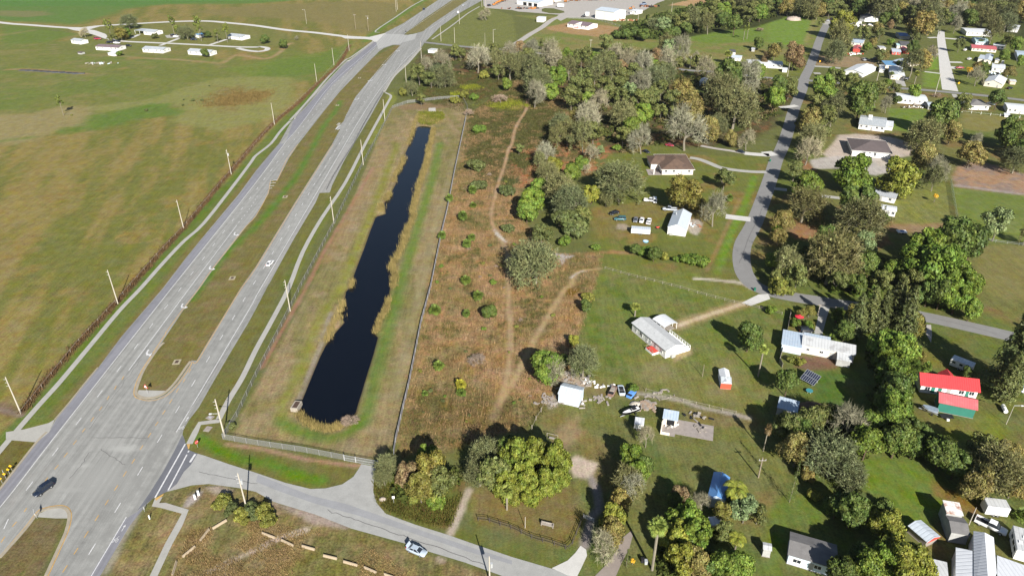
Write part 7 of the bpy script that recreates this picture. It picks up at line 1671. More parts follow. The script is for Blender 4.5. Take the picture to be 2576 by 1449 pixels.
heap('scrap_heap', 'heap of boards and bins behind the cream cottage', 'scrap', G(*P1(3, 0, '980,262')), 60, (10, 3), 2.0, [M_TRIM, M_WALLT, M_UNDER], seed=41)
heap('scrap_heap', 'white and pink clutter below the red carport', 'scrap', G(*P1(3, 0, '870,548')), 24, (4, 2), 1.6, [M_TRIM, M_RED], seed=42)
heap('scrap_heap', 'clutter along the back of the long white trailer home', 'scrap', G(*P1(3, 0, '1480,1085')), 30, (5, 1), 1.2, [M_TRIM, M_WOODG, M_UNDER], seed=43)
heap('scrap_heap', 'blue and white clutter among the caravans of the shell street', 'scrap', G(*P1(3, 0, '2300,755')), 34, (4, 4), 1.7, [M_TRIM, M_WALLB, M_UNDER], seed=44)
heap('scrap_heap', 'pale junk heap alone in the pasture below the trailer homes', 'scrap', G(*P1(0, 0, '990,642')), 26, (5, 1.6), 1.8, [M_PLANK, M_WALLB, M_WOODG], seed=45)
heap('scrap_heap', 'clutter behind the white barn on the sandy patch', 'scrap', G(*P1(2, 1, '1805,810')), 26, (1.2, 1.8), 1.2, [M_WOODG, M_RUSTY, M_WALLB], seed=46)
for i in range(9):
    p = G(*P1(0, 0, f'{250+i*68},{712+i*4.2}')); t = thing('stacked_sheets', 'dark flat stack lying in the tan strip across the pasture', 'stack', p, random.uniform(-.2, .2), 'dark stacks in the tan strip')
    MB().box(-4.2, 4.2, -1.4, 1.4, 0, .5, .2, .2).build('sheet_stack', mat('dark grey sheets', (.055, .056, .06), .6, .3, .6), t)
# mounds
def mound(label, p, rx, ry, h, m, name='dirt_mound', cat='mound'):
    mb = MB(); mb.ball((0, 0, -.05), rx, ry, h, 14, 6, .14, True); o = mb.build(name, m, None, True); o.location = p; return tag(o, label, cat)
mound('pale heap of sand at the edge of the far lawn', G(*P1(3, 0, '252,205')), 8, 6, 3.6, mat('pale sand', P(196, 180, 168), .95, .2, .6))
mound('brown earth mound on the lawn below the solar array', G(*P1(3, 2, '465,1215')), 5.2, 2.6, 1.6, mat('brown earth', P(132, 108, 90), .95, .25, .6))
mound('white sand heap beside the brush pile and the boat', G(*P1(2, 2, '1240,1170')), 1.7, 1.2, .7, mat('white sand', P(226, 216, 200), .95, .1, .8))
mound('pale limestone block on the verge by the pond gate drive', G(*P1(1, 3, '1275,678')), 1.0, .7, .7, mat('pale stone', P(200, 186, 172), .95, .2, .8), 'boulder', 'boulder')
mound('dark tank-like mound under the long conifer shadow', G(*P1(3, 2, '385,440')), 2.4, 1.3, 1.0, M_BLACK, 'covered_pile', 'pile')
# ================================================================== poles
M_POLE = mat('spun concrete pole', P(206, 198, 184, .7), .85, .08, .8)
M_WPOLE = mat('grey timber pole', P(160, 146, 128, .7), .9, .15, .8)
M_LAMP = mat('lamp head', (.6, .6, .62), .4, .05, 1)
def sight_h(p, y):
    v = y-724.5; return CAM_H-p.y*(FOC*SP+v*CP)/(FOC*CP-v*SP)
def pole(label, base, top, r=.2, wood=False, arm=0, lamp=0, pins=0, box_=False, group=None, name='utility_pole'):
    p = G(*base); h = max(2.0, sight_h(p, top[1])); t = thing(name, label, 'pole', (p.x, p.y, 0), 0, group)
    MB().tube((0, 0, -.2), (0, 0, h), r, r*.62, 8).build('pole', M_WPOLE if wood else M_POLE, t)
    if arm: MB().box(-arm, arm, -.24, -.1, h-.9, h-.7).build('crossarm', M_WOODG if wood else M_POLE, t)
    for k in range(pins):
        o = MB().tube((-.15, -.05, h-.8-k*1.1), (-.6, -.2, h-.68-k*1.1), .035, .03, 6).build('insulator', M_LAMP, t)
    if arm:
        for x in (-arm*.9, 0, arm*.9): MB().tube((x, -.17, h-.7), (x, -.17, h-.35), .07, .05, 6).build('insulator', M_LAMP, t)
    if box_: MB().tube((.45, -.1, h-3.2), (.45, -.1, h-2.0), .3, .3, 10).build('transformer', M_METAL, t)
    if lamp:
        a = MB(); a.tube((0, 0, h*abs(lamp)), (-1.9*(1 if lamp > 0 else -1), -.4, h*abs(lamp)+.3), .05, .04, 6); o = a.build('lamp_arm', M_METAL, t)
        s_ = -1 if lamp > 0 else 1
        MB().box(s_*1.9-.45, s_*1.9+.25, -.6, -.25, h*abs(lamp)+.22, h*abs(lamp)+.38).build('lamp_head', M_LAMP, o)
    return t
WG = 'concrete poles on the field side of the highway'; EG = 'concrete poles on the pond side of the highway'
def PL(c, r, s): return P1(c, r, s)
for lab, b_, t_, kw in (
    ('pale concrete pole nearest the camera on the field side of the highway', PL(0, 2, '210,1257'), PL(0, 2, '60,895'), dict(pins=3)),
    ('pale concrete pole second nearest on the field side of the highway', PL(0, 2, '1187,157'), PL(0, 1, '1078,1268'), dict(pins=2)),
    ('pale concrete pole on the field side, level with the first turn arrow', PL(0, 1, '1848,850'), PL(0, 1, '1780,565'), dict(pins=1)),
    ('pale concrete pole with a transformer on the field side of the highway', PL(0, 1, '2328,305'), PL(0, 1, '2280,57'), dict(pins=2, box_=True)),
    ('pale concrete pole on the field side where the pavement meets the bridge rail', PL(1, 0, '187,1256'), PL(1, 0, '153,1038'), {}),
    ('pale concrete pole on the field side halfway along the bridge rail', PL(1, 0, '612,825'), PL(1, 0, '590,645'), {}),
    ('pale concrete pole on the field side two poles before the white road', PL(1, 0, '785,660'), PL(1, 0, '763,485'), {}),
    ('pale concrete pole on the field side next to the white road', PL(1, 0, '938,515'), PL(1, 0, '920,350'), {})):
    pole(lab, b_, t_, group=WG, **kw)
for lab, b_, t_, kw in (
    ('concrete street-lamp pole at the corner of the pond fence and pavement', PL(0, 3, '2260,42'), PL(0, 2, '2165,1118'), dict(lamp=.62, pins=3, r=.24)),
    ('pale concrete pole on the pond side with pins near its foot of the fence', PL(1, 2, '345,232'), PL(1, 1, '288,1370'), dict(pins=3)),
    ('pale concrete pole on the pond side beside the paved lay-by end', PL(1, 1, '785,802'), PL(1, 1, '750,530'), dict(pins=2)),
    ('pale concrete pole on the pond side level with the top of the water', PL(1, 1, '1080,212'), PL(1, 0, '1050,1410'), {}),
    ('pale concrete pole on the pond side at the upper fence corner', PL(1, 0, '1298,1222'), PL(1, 0, '1275,1003'), {}),
    ('pale concrete pole at the edge of the wood where the railing ends', PL(1, 0, '1512,832'), PL(1, 0, '1500,658'), {}),
    ('pale concrete pole just before the white pump house', PL(1, 0, '1665,592'), PL(1, 0, '1657,420'), {}),
    ('pale concrete pole on the far corner of the side road crossing', PL(1, 0, '1862,420'), PL(1, 0, '1855,262'), {}),
    ('pale concrete pole with a white sign beyond the crossing', PL(1, 0, '2047,246'), PL(1, 0, '2045,108'), {})):
    pole(lab, b_, t_, group=EG, **kw)
for lab, b_, t_, kw in (
    ('pole on the open grass right of the highway crossing', PL(1, 0, '2000,436'), PL(1, 0, '1998,278'), {}),
    ('tall pole on the open grass farther from the highway', PL(1, 0, '2388,437'), PL(1, 0, '2388,298'), dict(lamp=-.97)),
    ('thin lamp pole beside the tall pole on the open grass', PL(1, 0, '2305,465'), PL(1, 0, '2310,335'), dict(r=.12)),
    ('pole before the gravel yard, left one of the pair', PL(1, 0, '2273,76'), PL(1, 0, '2270,-40'), {}),
    ('pole before the gravel yard, right one of the pair behind the bare tree', PL(1, 0, '2312,112'), PL(1, 0, '2310,-20'), {}),
    ('twin pole beside the far pavement, left one', PL(1, 0, '1411,122'), PL(1, 0, '1402,-30'), {}),
    ('twin pole beside the far pavement, right one', PL(1, 0, '1424,102'), PL(1, 0, '1415,-40'), {}),
    ('timber pole with a crossarm north of the white road, plain one', PL(1, 0, '1004,300'), PL(1, 0, '990,145'), dict(wood=True, arm=1.2)),
    ('timber pole with a crossarm nearest the highway north of the white road', PL(1, 0, '1132,316'), PL(1, 0, '1120,158'), dict(wood=True, arm=1.6, box_=True)),
    ('thin lamp pole standing alone in the brown pasture', PL(1, 0, '510,246'), PL(1, 0, '495,100'), dict(r=.14, lamp=.98)),
    ('timber pole beside the side road leaning over the bushes', PL(0, 3, '2482,768'), PL(0, 3, '2405,412'), dict(wood=False, pins=3, r=.2, box_=True)),
    ('pale pole at the bottom edge of the side road', PL(1, 3, '2352,1500'), PL(1, 3, '2345,1248'), dict(r=.19, box_=True)),
    ('pole with a crossarm at the back of the wood', PL(2, 0, '788,536'), PL(2, 0, '788,398'), dict(arm=1.2)),
    ('pale pole at the right end of the wood', PL(2, 0, '1790,692'), PL(2, 0, '1793,562'), {}),
    ('short pole with a white box inside the wood', PL(2, 0, '1515,1100'), PL(2, 0, '1518,1000'), dict(box_=True, r=.15)),
    ('pole on the slope beyond the gravel yard', PL(2, 0, '1605,125'), PL(2, 0, '1608,28'), {}),
    ('pole standing between the warehouse and the tree belt', PL(2, 0, '1268,216'), PL(2, 0, '1270,118'), {}),
    ('pole at the street corner beside the white shed', PL(3, 0, '195,772'), PL(3, 0, '212,640'), {}),
    ('leaning pole between the two bungalows of the cross road', PL(3, 0, '1088,842'), PL(3, 0, '1120,680'), {}),
    ('leaning pole at the foot of the shell street', PL(3, 0, '1672,978'), PL(3, 0, '1725,742'), dict(r=.24)),
    ('short timber post on the mown lawn', PL(2, 2, '1915,890'), PL(2, 2, '1950,770'), dict(wood=True, r=.1)),
    ('slanting light pole beside the red-roofed house', PL(3, 2, '2395,1370'), PL(3, 2, '2510,1180'), dict(r=.09, lamp=-.99)),
    ('slanting bare pole behind the tall shed', PL(3, 3, '2020,930'), PL(3, 3, '2105,758'), dict(r=.12)),
    ('brown timber pole with a crossarm by the bottom lawns', PL(2, 3, '2478,455'), PL(2, 3, '2510,255'), dict(wood=True, r=.2, arm=.9)),
    ('thin steel pole in the brown paddock by the side road', PL(2, 3, '132,962'), PL(2, 3, '130,850'), dict(r=.09)),
    ('thin white pole in the row by the wood edge', PL(1, 0, '1608,948'), PL(1, 0, '1606,890'), dict(r=.1))):
    pole(lab, b_, t_, **kw)
# ================================================================== fences
def chain_material():
    q = NT('chain link'); tr = q.n('ShaderNodeBsdfTransparent'); mx = q.n('ShaderNodeMixShader'); mx.inputs[0].default_value = .3
    q.b.inputs['Base Color'].default_value = (.36, .36, .38, 1); q.b.inputs['Metallic'].default_value = .2; q.b.inputs['Roughness'].default_value = .5
    q.l(tr.outputs[0], mx.inputs[1]); q.l(q.b.outputs[0], mx.inputs[2]); q.l(mx.outputs[0], q.t.nodes['Material Output'].inputs['Surface']); return q.m
M_CHAIN = chain_material()
M_FPOST = mat('dull fence steel', (.26, .26, .26), .6, .15, 1)
def fence(label, pts, h=1.8, gap=4.0, m_post=M_FPOST, m_panel=M_CHAIN, r=.05, rails=(1,), panel=True, name='chain_link_fence', wood=False):
    pth = GP(pts); acc = along(pth); p0 = pth[0]; t = thing(name, label, 'fence', (p0.x, p0.y, 0))
    n = max(2, int(acc[-1]/gap)+1); pm = None
    for k in range(min(n, 99)):
        p, d = at_len(pth, acc, acc[-1]*k/(n-1))
        if pm is None: pm = (MB().tube((0, 0, -.1), (0, 0, h+.06), r, r, 6)).mesh('post', m_post)
        o = link(bpy.data.objects.new('post', pm), t); o.location = (p.x-p0.x, p.y-p0.y, 0); o.rotation_euler = (random.gauss(0, .03) if wood else 0, random.gauss(0, .03) if wood else 0, 0)
    rel = [p-p0 for p in pth]
    if panel:
        b_ = MB(); m = len(rel); b_.add([(p.x, p.y, .03) for p in rel]+[(p.x, p.y, h) for p in rel], [(i, i+1, m+i+1, m+i) for i in range(m-1)]); b_.build('mesh_panel', m_panel, t)
    if rails:
        b_ = MB()
        for f in rails:
            for a, c in zip(rel, rel[1:]): b_.beam((a.x, a.y, h*f), (c.x, c.y, h*f), .05 if not wood else .04, .05 if not wood else .08)
        b_.build('rail', m_post, t)
    return t
fence('chain-link fence along the pond on the scrub side', C(1, 0, '2112,1200 2060,1449')+C(1, 1, '2000,280 1960,490 1920,700 1880,860 1850,1000 1760,1449')+C(1, 2, '1660,370 1590,730 1540,980 1470,1270')+C(1, 3, '1430,0 1410,80 1388,225'), 1.9, 4.6, M_METAL, mat('pale slatted mesh', P(178, 172, 178), .8, .2, .5), r=.07)
fence('chain-link fence along the pond on the highway side', C(1, 0, '1375,1095 1190,1449')+C(1, 1, '1080,200 800,790 450,1449')+C(1, 2, '280,350 0,900')+C(0, 2, '2390,1290 2300,1440')+C(0, 3, '2245,70'), 1.9, 4.6)
fence('chain-link fence along the near end of the pond', C(0, 3, '2245,72 2576,130')+C(1, 3, '470,200 885,280'), 1.9, 3.3)
fence('chain-link fence closing the far end of the pond', C(1, 0, '1378,1092 1520,1042 1850,1002 2080,990 2130,1090 2112,1195'), 1.9, 4.6)
a, b_ = G(*P1(1, 3, '890,285')), G(*P1(1, 3, '1232,345')); d = b_-a; L = d.length
t = thing('double_gate', 'long white-framed mesh gate at the top of the flared drive', 'gate', (a.x, a.y, 0), math.atan2(d.y, d.x))
for x in (0, L*.34, L): MB().tube((x, 0, -.1), (x, 0, 2.1), .07, .07, 8).build('post', M_METAL, t)
for x0, x1 in ((.1, L*.33), (L*.35, L-.1)):
    f = MB()
    for z in (.15, 1.0, 1.9): f.tube((x0, 0, z), (x1, 0, z), .035, .035, 6)
    for x in (x0, x1): f.tube((x, 0, .15), (x, 0, 1.9), .035, .035, 6)
    o = f.build('gate_leaf', M_METAL, t); MB().add([(x0, .01, .15), (x1, .01, .15), (x1, .01, 1.9), (x0, .01, 1.9)], [(0, 1, 2, 3)]).build('mesh_panel', M_CHAIN, o)
M_WIREP = mat('bleached fence post', P(190, 180, 166), .9, .2, 1)
fence('pale wire fence across the mown lawn to the white drive', C(2, 1, '935,1258 1200,1332 1640,1440')+C(2, 2, '2000,92 2270,160 2330,172'), 1.1, 3.2, M_WIREP, r=.07, rails=(.4, .95), panel=False, name='wire_fence')
fence('pale wire fence from the white drive towards the timber fence', C(2, 2, '2370,180 2576,232')+C(3, 2, '140,268'), 1.1, 3.2, M_WIREP, r=.07, rails=(.4, .95), panel=False, name='wire_fence')
fence('dark post and wire fence round the brown paddock by the side road', C(1, 3, '2235,890 2330,900 2420,930 2555,970')+C(2, 3, '60,1005 165,1060 260,1095 340,1112 440,1142 560,1185 600,1150 640,1050 690,930 715,860'), 1.4, 2.6, mat('dark fence post', (.07, .06, .055), .9), r=.09, rails=(.35, .7, .95), panel=False, name='post_fence', wood=True)
fence('pale green mesh fence beside the bright paddock', C(3, 1, '1835,395 1870,590 1902,790'), 2.0, 3.2, mat('pale green post', P(160, 180, 160), .7), rails=(1,))
fence('thin wire fence at the bottom of the bright paddock', C(3, 1, '2170,972 2340,1000 2640,1035'), 1.2, 4, M_METAL, rails=(.5, 1), panel=False, name='wire_fence')
fence('row of white fence posts beside the hip-roofed bungalow', C(3, 0, '1950,1132 2200,1160 2530,1192'), 1.5, 4.6, M_TRIM, r=.13, rails=(.6,), panel=False, name='post_fence')
fence('dark timber fence beside the long white house', C(3, 2, '225,252 175,540 112,745 140,800'), 1.7, 2.6, M_WOODG, mat('grey fence boards', (.2, .18, .16), .9, .25, 2), r=.08, name='board_fence', wood=True)
fence('broken wire fence behind the scrap yard', C(2, 2, '1345,1040 1480,1080 1700,1140 1950,1200 2250,1270'), 1.2, 3.6, M_WIREP, r=.07, rails=(.9,), panel=False, name='wire_fence')
fence('low fence of pale stakes at the lower left of the scrap yard', C(2, 2, '330,1160 290,1250 250,1310 200,1420'), 1.5, 3.2, M_WIREP, r=.1, rails=(.5,), panel=False, name='stake_fence')
fence('wire fence at the foot of the lower wood', C(3, 3, '1390,205 1550,240 1700,260 1830,290'), 1.2, 3, M_WIREP, r=.08, rails=(.5, .95), panel=False, name='wire_fence')
fence('black handrail along the pond-side pavement of the highway', C(1, 1, '712,470 775,340 880,170 990,0')+C(1, 0, '1080,1270 1200,1060 1290,915'), 1.1, 3.0, M_UNDER, r=.05, rails=(.5, 1), panel=False, name='handrail')
fence('field boundary wire fence along the weedy ditch', D('52,1042 200,860 297,757 400,640 470,565 583,430 690,310 800,210 880,118'), 1.2, 6, M_WIREP, r=.06, rails=(.95,), panel=False, name='wire_fence')
fence('low mesh fence at the edge of the gravel yard', C(2, 0, '560,190 830,200 1150,290'), 1.6, 6, M_METAL, rails=(1,))
fence('gate of steel bars across the grey drive', C(2, 3, '718,862 822,905'), 1.3, 5, M_METAL, rails=(.2, .45, .7, .95), panel=False, name='bar_gate')
def barrier_wall(label, pts, h=.85, w_=.4, name='barrier_wall'):
    pth = spline(GP(pts), 4); p0 = pth[0]; L_, R_2 = ribbon_pts(pth, w_); mb = MB(); n = len(L_)
    mb.add([(p.x-p0.x, p.y-p0.y, 0) for p in L_]+[(p.x-p0.x, p.y-p0.y, h) for p in L_]+[(p.x-p0.x, p.y-p0.y, h) for p in R_2]+[(p.x-p0.x, p.y-p0.y, 0) for p in R_2],
           [(k*n+i, k*n+i+1, (k+1)*n+i+1, (k+1)*n+i) for k in range(3) for i in range(n-1)]+[(0, n, 2*n, 3*n), (n-1, 4*n-1, 3*n-1, 2*n-1)])
    o = mb.build(name, mat('barrier concrete', P(196, 194, 190), .9, .12, .6)); o.location = (p0.x, p0.y, 0); return tag(o, label, 'barrier')
barrier_wall('concrete barrier wall on the field side of the highway', C(1, 0, '392,1200 500,1062 750,800 905,635 965,600 1180,432'))
barrier_wall('concrete barrier wall on the wood side of the highway', C(1, 0, '1285,925 1385,762 1525,632 1650,490'))
# ================================================================== concrete blocks, signs, boxes
M_BLOCK = mat('tan concrete', P(196, 178, 152), .9, .15, 1.2)
blk = None
for x0, y0, x1, y1, c_, l in ((2285, 888, 2135, 978, 0, 'tan concrete barrier block nearest the bushes by the pole'), (2108, 978, 2015, 1098, 0, 'tan concrete barrier block meeting the one by the bushes'), (1968, 1152, 1835, 1262, 0, 'tan concrete barrier block lying alone by the pavement'), (1778, 1302, 1735, 1445, 0, 'tan concrete barrier block at the bottom edge by the pavement'),
        (60, 1018, 195, 1068, 1, 'tan concrete barrier block left of the footpath gap'), (255, 1088, 382, 1148, 1, 'tan concrete barrier block right of the footpath gap'), (460, 1148, 596, 1186, 1, 'tan concrete barrier block second right of the footpath gap'), (676, 1244, 820, 1278, 1, 'tan concrete barrier block in the middle of the long row'), (878, 1304, 1026, 1346, 1, 'tan concrete barrier block third from the end of the long row'), (1086, 1362, 1216, 1418, 1, 'tan concrete barrier block next to last in the long row'), (1288, 1432, 1400, 1470, 1, 'tan concrete barrier block cut by the bottom edge')):
    a, b_ = G(*P1(c_, 3, f'{x0},{y0}')), G(*P1(c_, 3, f'{x1},{y1}')); d = b_-a
    if blk is None: blk = MB().prism([(-.3, 0), (.3, 0), (.28, .2), (.12, .42), (.1, .75), (-.1, .75), (-.12, .42), (-.28, .2)], 0, 'x', -.5, .5).mesh('concrete_barrier', M_BLOCK)
    o = link(bpy.data.objects.new('concrete_barrier', blk)); o.location = (a+b_)/2; o.rotation_euler = (0, 0, math.atan2(d.y, d.x)); o.scale = (d.length*.95, .8, .8); tag(o, l, 'barrier', 'tan concrete barrier blocks south of the side road')
M_SIGNW = mat('white sign face', (.8, .8, .8), .4, .03, 1); M_SIGNR = mat('red sign face', (.55, .03, .035), .4, .03, 1); M_SIGNY = mat('yellow sign face', (.72, .38, .02), .4, .05, 1); M_SIGNK = mat('black sign face', (.015, .015, .016), .4, .03, 1)
def sign(label, base, head_y, poly, m_face, h_plate=None, rz=0.0, inner=None, m_in=None, name='road_sign', cat='sign', text=None, thick=.04, group=None):
    """flat plate on a post; poly in (u, v) about the plate centre, facing -Y before turning"""
    p = G(*base); h = max(1.0, sight_h(p, head_y)); t = thing(name, label, cat, (p.x, p.y, 0), rz, group)
    MB().tube((0, .06, -.1), (0, .06, h+max(v for u, v in poly)*.8), .035, .035, 6).build('post', M_METAL, t)
    o = MB().prism([(u, h+v) for u, v in poly], 0, 'y', -.02, .02).build('sign_face', m_face, t)
    if inner: MB().prism([(u, h+v) for u, v in inner], 0, 'y', -.026, -.0205).build('symbol', m_in, o)
    if text:
        cu = bpy.data.curves.new('lettering', 'FONT'); cu.body = text[0]; cu.size = text[1]; cu.align_x = 'CENTER'; cu.align_y = 'CENTER'; cu.extrude = .003
        to = bpy.data.objects.new('lettering', cu); COL.objects.link(to); bpy.context.view_layer.update()
        me = bpy.data.meshes.new_from_object(to.evaluated_get(bpy.context.evaluated_depsgraph_get())); bpy.data.objects.remove(to)
        me.materials.clear(); me.materials.append(M_SIGNW)
        lo = link(bpy.data.objects.new('lettering', me), o); lo.location = (0, -.03, h); lo.rotation_euler = (math.pi/2, 0, 0)
    return t
tri = lambda s: [(-s, s*.58), (0, -s*1.15), (s, s*.58)]
ngon = lambda n, r, a0=0: [(r*math.cos(2*math.pi*k/n+a0), r*math.sin(2*math.pi*k/n+a0)) for k in range(n)]
sign('red and white triangular give-way sign on the nose of the median', P1(0, 2, '1487,1066'), P1(0, 2, '1465,992')[1], [(u*1.05, -v*1.0) for u, v in tri(.75)][::-1], M_SIGNR, rz=-.3, inner=[(u*.66, -v*.66) for u, v in tri(.75)][::-1], m_in=M_SIGNW)
sign('red stop sign at the mouth of the side road', P1(0, 3, '1992,152'), P1(0, 3, '1990,100')[1], ngon(8, .55, math.pi/8), M_SIGNR, rz=1.05, text=('STOP', .4))
sign('one-way arrow sign on the nose of the lower median', P1(0, 3, '372,868'), P1(0, 3, '337,805')[1], [(-.95, -.34), (.95, -.34), (.95, .34), (-.95, .34)], M_SIGNW, rz=-.9, inner=[(-.85, -.24), (.85, -.24), (.85, .24), (-.85, .24)], m_in=M_SIGNK)
sn = bpy.context.scene.objects[-1]
YG = 'yellow diamond markers by the kerb of the field drive'
for i, (x, y) in enumerate(((112, 340), (88, 375), (50, 420), (12, 466))):
    sign(('yellow diamond marker farthest from the camera by the kerb', 'yellow diamond marker second farthest by the kerb', 'yellow diamond marker beside the white sign back', 'yellow diamond marker nearest the picture edge')[i], P1(0, 3, f'{x+12},{y+50}'), P1(0, 3, f'{x},{y}')[1], [(0, -.4), (.4, 0), (0, .4), (-.4, 0)], M_SIGNY, rz=.2, name='marker_sign', group=YG)
sign('white plate sign among the yellow diamond markers', P1(0, 3, '52,445'), P1(0, 3, '38,398')[1], [(-.35, -.5), (.35, -.5), (.35, .5), (-.35, .5)], M_SIGNW, rz=-.9)
sign('yellow diamond sign beside the street near the crossroads', P1(3, 0, '520,640'), P1(3, 0, '518,620')[1], [(0, -.85), (.85, 0), (0, .85), (-.85, 0)], M_SIGNY)
sign('yellow diamond sign on the grass by the foot of the shell street', P1(3, 0, '1916,858'), P1(3, 0, '1915,838')[1], [(0, -.85), (.85, 0), (0, .85), (-.85, 0)], M_SIGNY)
sign('small white sign on the verge by the clump at the pond gate', P1(1, 3, '1388,715'), P1(1, 3, '1385,655')[1], [(-.3, -.4), (.3, -.4), (.3, .4), (-.3, .4)], M_SIGNW, rz=.2)
sign('white sign plate beside the far carriageway', P1(1, 0, '2032,150'), P1(1, 0, '2030,125')[1], [(-.7, -.9), (.7, -.9), (.7, .9), (-.7, .9)], M_SIGNW)
sign('thin roadside sign at the corner of the dark junction mouth', P1(0, 3, '1458,798'), P1(0, 3, '1452,765')[1], [(-.1, -.4), (.1, -.4), (.1, .4), (-.1, .4)], M_METAL, rz=.9)
sign('dark sign on the tip of the upper median', P1(1, 0, '1510,352'), P1(1, 0, '1512,320')[1], [(-.5, -.5), (.5, -.5), (.5, .5), (-.5, .5)], M_SIGNK)
def box_thing(name, label, cat, p, dims, rz=0.0, m=M_SLAB, top=None, top_name='lid', m_top=None, group=None, inset=.15, z0=-.1):
    t = thing(name, label, cat, (p.x, p.y, 0), rz, group); x, y, z = dims
    MB().box(-x/2, x/2, -y/2, y/2, z0, z).build('casing', m, t)
    MB().box(-x/2+inset, x/2-inset, -y/2+inset, y/2-inset, z+.002, z+.03).build(top_name, m_top or M_UNDER, t); return t
M_GRATE = mat('rusty grate', (.07, .045, .035), .8, .3, 3)
box_thing('outlet_structure', 'concrete outlet box with a dark grate at the pond corner', 'drain box', G(*P1(1, 2, '410,1205')), (2.1, 3.4, 1.2), -.15, M_CONC if False else mat('weathered concrete', P(190, 180, 166), .9, .2, 1), top_name='grate', m_top=M_GRATE, inset=.35)
M_DRAIN = mat('drain concrete', P(186, 176, 150), .9, .2, 1)
for i, (c_, r_, q, l) in enumerate(((0, 2, '1780,744', 'square drain near the rounded end of the median'), (0, 1, '2338,1350', 'square drain in the median level with the first turn arrow'), (1, 1, '294,532', 'square drain in the median above the grassy hollow'), (1, 0, '820,1062', 'square drain in the upper median'), (1, 0, '1042,787', 'pale drain slab farthest up the median'))):
    box_thing('median_drain', l, 'drain', G(*P1(c_, r_, q)), (2.2, 2.6, .1), .1, M_DRAIN, top_name='grate', m_top=M_GRATE, inset=.6, group='square drains in the median')
box_thing('headwall_slab', 'pale concrete slab at the far end of the pond', 'slab', G(*P1(1, 0, '1772,1110')), (4.6, 8, .3), .1, M_CONC if False else mat('weathered concrete', P(206, 200, 190)), m_top=mat('pale slab top', P(210, 206, 200), .9, .15, .8))
box_thing('utility_cover', 'concrete utility cover beside the pavement bend', 'cover', G(*P1(0, 2, '2115,1302')), (1.9, 1.6, .12), -.4, M_SLAB, m_top=M_METAL, inset=.5)
box_thing('utility_cover', 'pale rubble-edged cover below the pavement bend', 'cover', G(*P1(0, 2, '2092,1418')), (1.7, 2.0, .12), -.2, M_SLAB, m_top=M_WOODG, inset=.6)
for q, l in (('1965,672', 'white utility pedestal on the gravel pad, nearer the pavement'), ('2000,632', 'white utility pedestal on the gravel pad, farther one')):
    box_thing('utility_pedestal', l, 'cabinet', G(*P1(0, 3, q)), (.45, .4, 1.5), .5, M_TRIM, m_top=M_METAL, inset=.05)
box_thing('marker_post', 'short white marker post on the gravelly verge', 'post', G(*P1(0, 3, '1508,872')), (.22, .22, 1.2), 0, M_TRIM, m_top=M_TRIM, inset=.03)
M_BIN = mat('green bin plastic', (.015, .13, .08), .5, .1, 1)
def bin_(label, p, m=M_BIN, rz=0):
    t = thing('wheelie_bin', label, 'bin', (p.x, p.y, 0), rz); MB().box(-.3, .3, -.35, .35, .08, 1.05, -.04, -.04).build('bin', m, t); MB().box(-.36, .36, -.42, .4, 1.052, 1.13).build('lid', m, t)
    MB().tube((-.3, .36, .1), (.3, .36, .1), .1, .1, 8).build('wheel', M_TYREB, t)
bin_('green bin at the end of the sandy house drive', G(*P1(2, 2, '2440,26'))); bin_('green bin on the verge by the white street drive', G(*P1(3, 1, '20,178'))); bin_('grey bin beside the tallest palm', G(*P1(2, 3, '1345,1322')), M_METAL); bin_('dark bin behind the tallest palm', G(*P1(2, 3, '1312,1305')), M_UNDER)
t = thing('paddling_pool', 'round blue paddling pool on the barn lawn', 'pool', G(*P1(2, 1, '1345,982'))); MB().tube((0, 0, 0), (0, 0, .3), 1.1, 1.15, 20).build('pool_wall', mat('blue plastic', (.12, .45, .75), .3, .05, 1), t); MB().tube((0, 0, .301), (0, 0, .305), 1.0, 1.0, 20).build('water', M_WALLB, t)
t = thing('sunshade', 'red sunshade among the shrubs by the timber fence', 'umbrella', G(*P1(3, 2, '305,335'))); MB().tube((0, 0, 0), (0, 0, 2.3), .04, .04, 6).build('pole', M_METAL, t)
mb = MB(); mb.tube((0, 0, 2.0), (0, 0, 2.6), 1.5, .05, 10); mb.build('canopy', mat('bright red cloth', (.6, .03, .05), .7), t)
t = thing('garden_table', 'round teal-topped table on the lawn by the solar array', 'table', G(*P1(3, 2, '412,1050'))); MB().tube((0, 0, .7), (0, 0, .78), 1.0, 1.0, 16).build('tabletop', mat('teal glass', (.05, .22, .25), .3), t)
for k in range(4): a_ = k*1.57+.4; MB().tube((.6*math.cos(a_), .6*math.sin(a_), 0), (.6*math.cos(a_), .6*math.sin(a_), .7), .04, .04, 6).build('leg', M_TRIM, t)
t = thing('gas_tank', 'white cylindrical gas tank on the grass track', 'tank', G(*P1(3, 2, '2370,1235')), 1.3); MB().tube((-1.4, 0, .8), (1.4, 0, .8), .55, .55, 14).build('tank', M_TRIM, t)
for x in (-.8, .8): MB().box(x-.1, x+.1, -.4, .4, 0, .4).build('leg', M_SLAB, t)
t = thing('utility_trailer', 'black flat trailer at the front of the green barn', 'trailer', G(*P1(3, 2, '1790,1305')), -.1); MB().box(-1.7, 1.7, -.8, .8, .5, .75).build('bed', M_UNDER, t)
for x in (-.4, .4):
    for y in (-.95, .8): MB().tube((x, y, .3), (x, y+.16, .3), .3, .3, 10).build('wheel', M_TYREB, t)
MB().box(-.35, .35, -1.4, -.9, 0, .5).build('white_tub', M_TRIM, t)
t = thing('swing_frame', 'open metal frame with a grey seat below the scrap yard', 'swing', G(*P1(2, 3, '405,75')), -.35)
f = MB()
for x in (-1.5, 1.5):
    for y in (-.7, .7): f.tube((x, y, 0), (x, 0, 1.9), .05, .05, 6)
